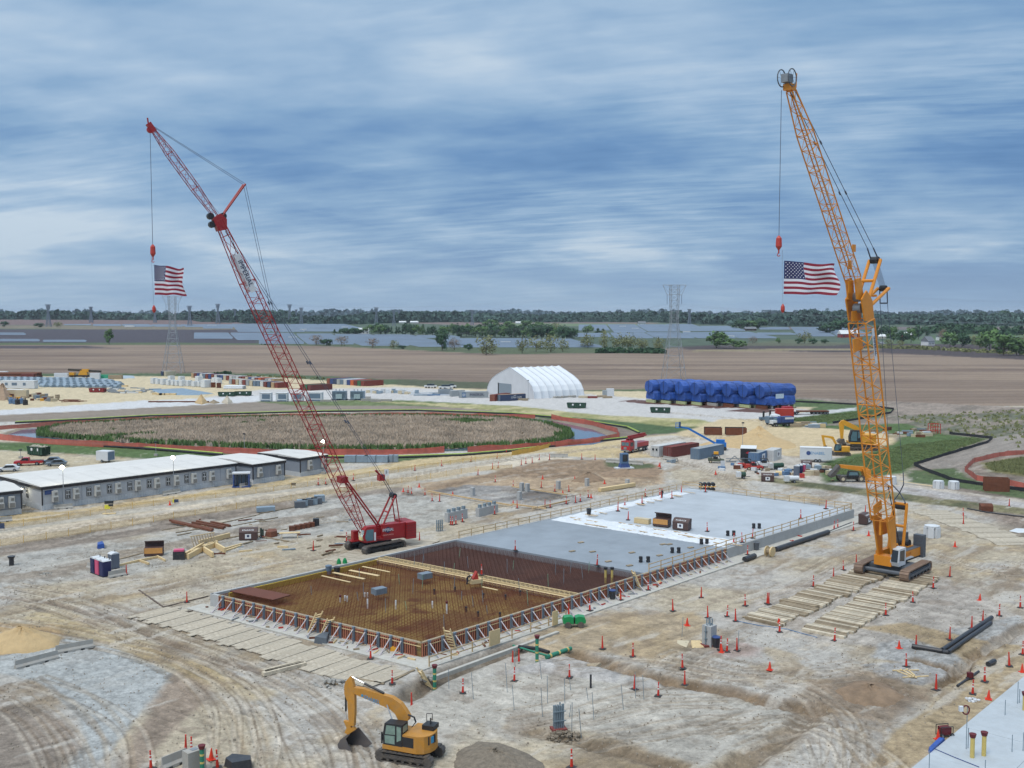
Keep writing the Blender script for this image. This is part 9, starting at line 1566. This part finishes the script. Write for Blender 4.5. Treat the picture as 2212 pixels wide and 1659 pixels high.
CO=[(C4, 0, 'along the crane mats', 'b 392 92 b 100 485 c 90 430 b 575 562 b 1018 340 b 1252 228 b 1427 105'), (C4, 0, 'around the black pipe assembly', 'p 1570 550 p 1760 455 p 1855 400 b 1998 345 b 2180 275 p 1278 625 t 1195 783 c 1830 212 c 1133 625'), (C4, 0, 'on the sand strip by the corner slab', 'p 1452 985 b 1768 1022 b 1872 915 p 2085 780 b 2200 680 c 1470 1410 c 1905 1065 c 2197 830'), (C4, 0, 'left of the gravel apron', 'c 15 812'), (B4, 1, 'on the pale slab', 'p 500 615 b 283 700'), (B4, 0, 'near the foot of the orange crane', 'b 603 780 b 570 795 b 738 805 c 870 850 p 763 1095 b 652 1145 p 565 1212 p 1570 1205 c 1615 945 p 840 650 p 5 1440'), (B4, 0, 'at the right-hand track', 'b 1688 680 p 1688 750 p 2083 595'), (C3, 0, 'in the foreground rod field', 'b 20 908 p 60 748 p 5 760 t 497 878 t 1045 700 p 782 630 t 1473 797 p 1492 942 p 1058 980 b 1263 1038 b 515 1655'), (C3, 0, 'by the blue-lidded bin and conduits', 'c 1812 660 b 1803 640 b 1857 655 p 1943 645'), (C3, 0, 'on the sandy ground below the wall', 'p 1932 392 b 1858 350 p 1692 362 c 1513 428 p 1390 303 p 1635 188 b 2015 258 p 2205 240'), (C3, .14, 'on the front footing', 'b 1177 122 p 940 208 b 672 300 p 490 345'), (B3, 0, 'along the top of the dug area', 'p 80 240 b 120 228 p 175 222 b 235 195 p 325 195 p 603 188 p 718 195 p 1280 268 c 1272 250 c 1760 318'), (B3, 0, 'in the dug area', 'b 10 430 c 265 360 p 253 435 b 370 470 p 492 470 c 440 490 b 660 520 c 683 522 p 550 565 b 590 555 b 468 575 b 330 605 p 285 605 p 45 612 c 10 580 c 800 400 c 543 370'), (B3, 1, 'along the rear edge of the pale slab', 'p 1465 480 p 1382 525 b 1152 510 b 1278 500 p 1290 530 p 1123 570 b 975 588 p 915 635 p 1003 712 p 1672 470'), (B3, 1, 'at the front edge of the slabs', 'b 1687 810 b 1915 910 b 1988 905 b 2077 868'), (B3, 1, 'between the dark rebar and the grey slab', 'b 28 975 t 735 1105'), (B3, .14, 'at the foot of the bare wall', 'b 2035 1012'), (B2, 0, 'around the red crane', 'p 495 978 p 1413 892 b 783 900'), (B2, 0, 'at the head of the dug area', 'c 1410 430 b 1313 480 b 1345 490 c 1272 470 b 1460 500 b 1523 550 p 1586 555 c 1700 505'), (B2, 0, 'before the concrete walls', 'b 1683 755 b 1697 757 b 1727 750 b 1785 730 b 2063 665'), (B2, 0, 'along the haul road behind the red crane', 'b 537 412 b 603 405 b 840 370 p 1373 288 b 1605 250 b 1857 210 b 2083 180 b 2163 130 p 2043 275 b 2092 265 p 1918 325 b 2067 385 c 1123 300'), (B1, 0, 'beside the portable toilets', 'p 1093 1188'), (B1, 0, 'left of the pit corner', 'p 1615 1428'), (B1, 0, 'below the middle light pole', 'c 1468 585'), (C1, 0, 'at the bottom edge left', 'b 1655 1540 p 1605 1520 b 1305 1665 c 1825 1585 b 1880 1660'), (C2, .02, 'on the mats before the front-left footing', 't 990 715 b 1177 932'), (C2, 0, 'just behind the foreground excavator', 'p 1345 1135 b 1787 1012'), (C2, 1, 'on the bulkhead', 'b 1950 -10')]
for fn, lvl, wh, s_ in CO:
 tk=s_.split();z=WH+.02 if lvl==1 else lvl
 for i in range(0, len(tk), 3):
  k, x, y=tk[i], float(tk[i+1]), float(tk[i+2]);u, v=fn(x, y);loc=G(u, v, z);lb=KL[k]+' '+wh;grp='markers '+wh;o=thing('traffic_cone' if k=='c' else 'marker_tube', lb, 'cone' if k=='c' else 'marker tube', loc, rr.uniform(0, 3), grp);ms=CN if k=='c' else TB[k]
  sc_=rr.uniform(.95, 1.08);o.scale=(sc_*1.15, )*2+(sc_, );lean=rr.uniform(-.06, .06)if k!='c' else 0;o.rotation_euler=(lean, rr.uniform(-.05, .05), rr.uniform(0, 3))
  for nm, me_ in zip(('tube' if k!='c' else 'cone', 'base', 'white_band'), ms):
   if me_:put(nm, me_, parent=o)
for u, v, lb in((1020, 1258, 'red slanting bag on the wooden box in the near bay'), ):o=thing('tool_crate', 'wooden crate with a red bag on the near rebar beside the bulkhead', 'crate', G(1027, 1259, 1.4), .5);MB().box(0, 0, 0, 1.6, 1.0, .5).build('crate', M_wood, o);mb=MB();mb.prism([(-.5, .5), (.3, .5), (.1, 1.5)], -.3, .3);mb.build('red_bag', M_hook, o)
# labels: tell alike neighbours apart by their place in the row
ORD=['leftmost', 'second from left', 'third from left', 'fourth from left', 'fifth from left', 'sixth from left', 'seventh from left', 'eighth from left', 'ninth from left', 'tenth from left', 'eleventh from left', 'twelfth from left', 'thirteenth from left', 'fourteenth from left', 'fifteenth from left', 'sixteenth from left', 'seventeenth from left', 'eighteenth from left']
by={}
for o in C.objects:
 if o.parent is None and o.get('label')and o.get('category'):by.setdefault(o['label'], []).append(o)
SHORT={'standing ':'', 'the ':'', ' which':''}
for lb, os_ in by.items():
 if len(os_)<2:continue
 if len(os_)>len(ORD):
  g_=os_[0].get('group')or lb
  for o in os_:o['group']=g_
  continue
 def uu(o):return o.location.x/max(1, o.location.y)
 os_.sort(key=uu)
 for i, o in enumerate(os_):
  w=lb if len(lb.split())<=12 else ' '.join(lb.replace(' the ', ' ').split()[:12]);o['label']=w+', '+(ORD[i]if i<len(os_)-1 or len(os_)==1 else 'rightmost');o['group']=o.get('group')or lb
for o in C.objects:
 if o.get('label')and len(o['label'].split())>16:o['label']=' '.join(o['label'].split()[:16])
# the air over the plain
hb=MB();hb.b0(-26000, 26000, -500, 43000, -3, 75);hz_=hb.build('haze', M_wht);hm=bpy.data.materials.new('haze_air');hm.use_nodes=True;nt=hm.node_tree;nt.nodes.clear();o_=nt.nodes.new('ShaderNodeOutputMaterial');pv=nt.nodes.new('ShaderNodeVolumePrincipled');pv.inputs['Color'].default_value=(.80, .89, 1.0, 1);pv.inputs['Density'].default_value=4.6e-5;nt.links.new(pv.outputs[0], o_.inputs['Volume'])
hz_.data.materials.clear();hz_.data.materials.append(hm);hm.cycles.homogeneous_volume=True;tag(hz_, kind='stuff')
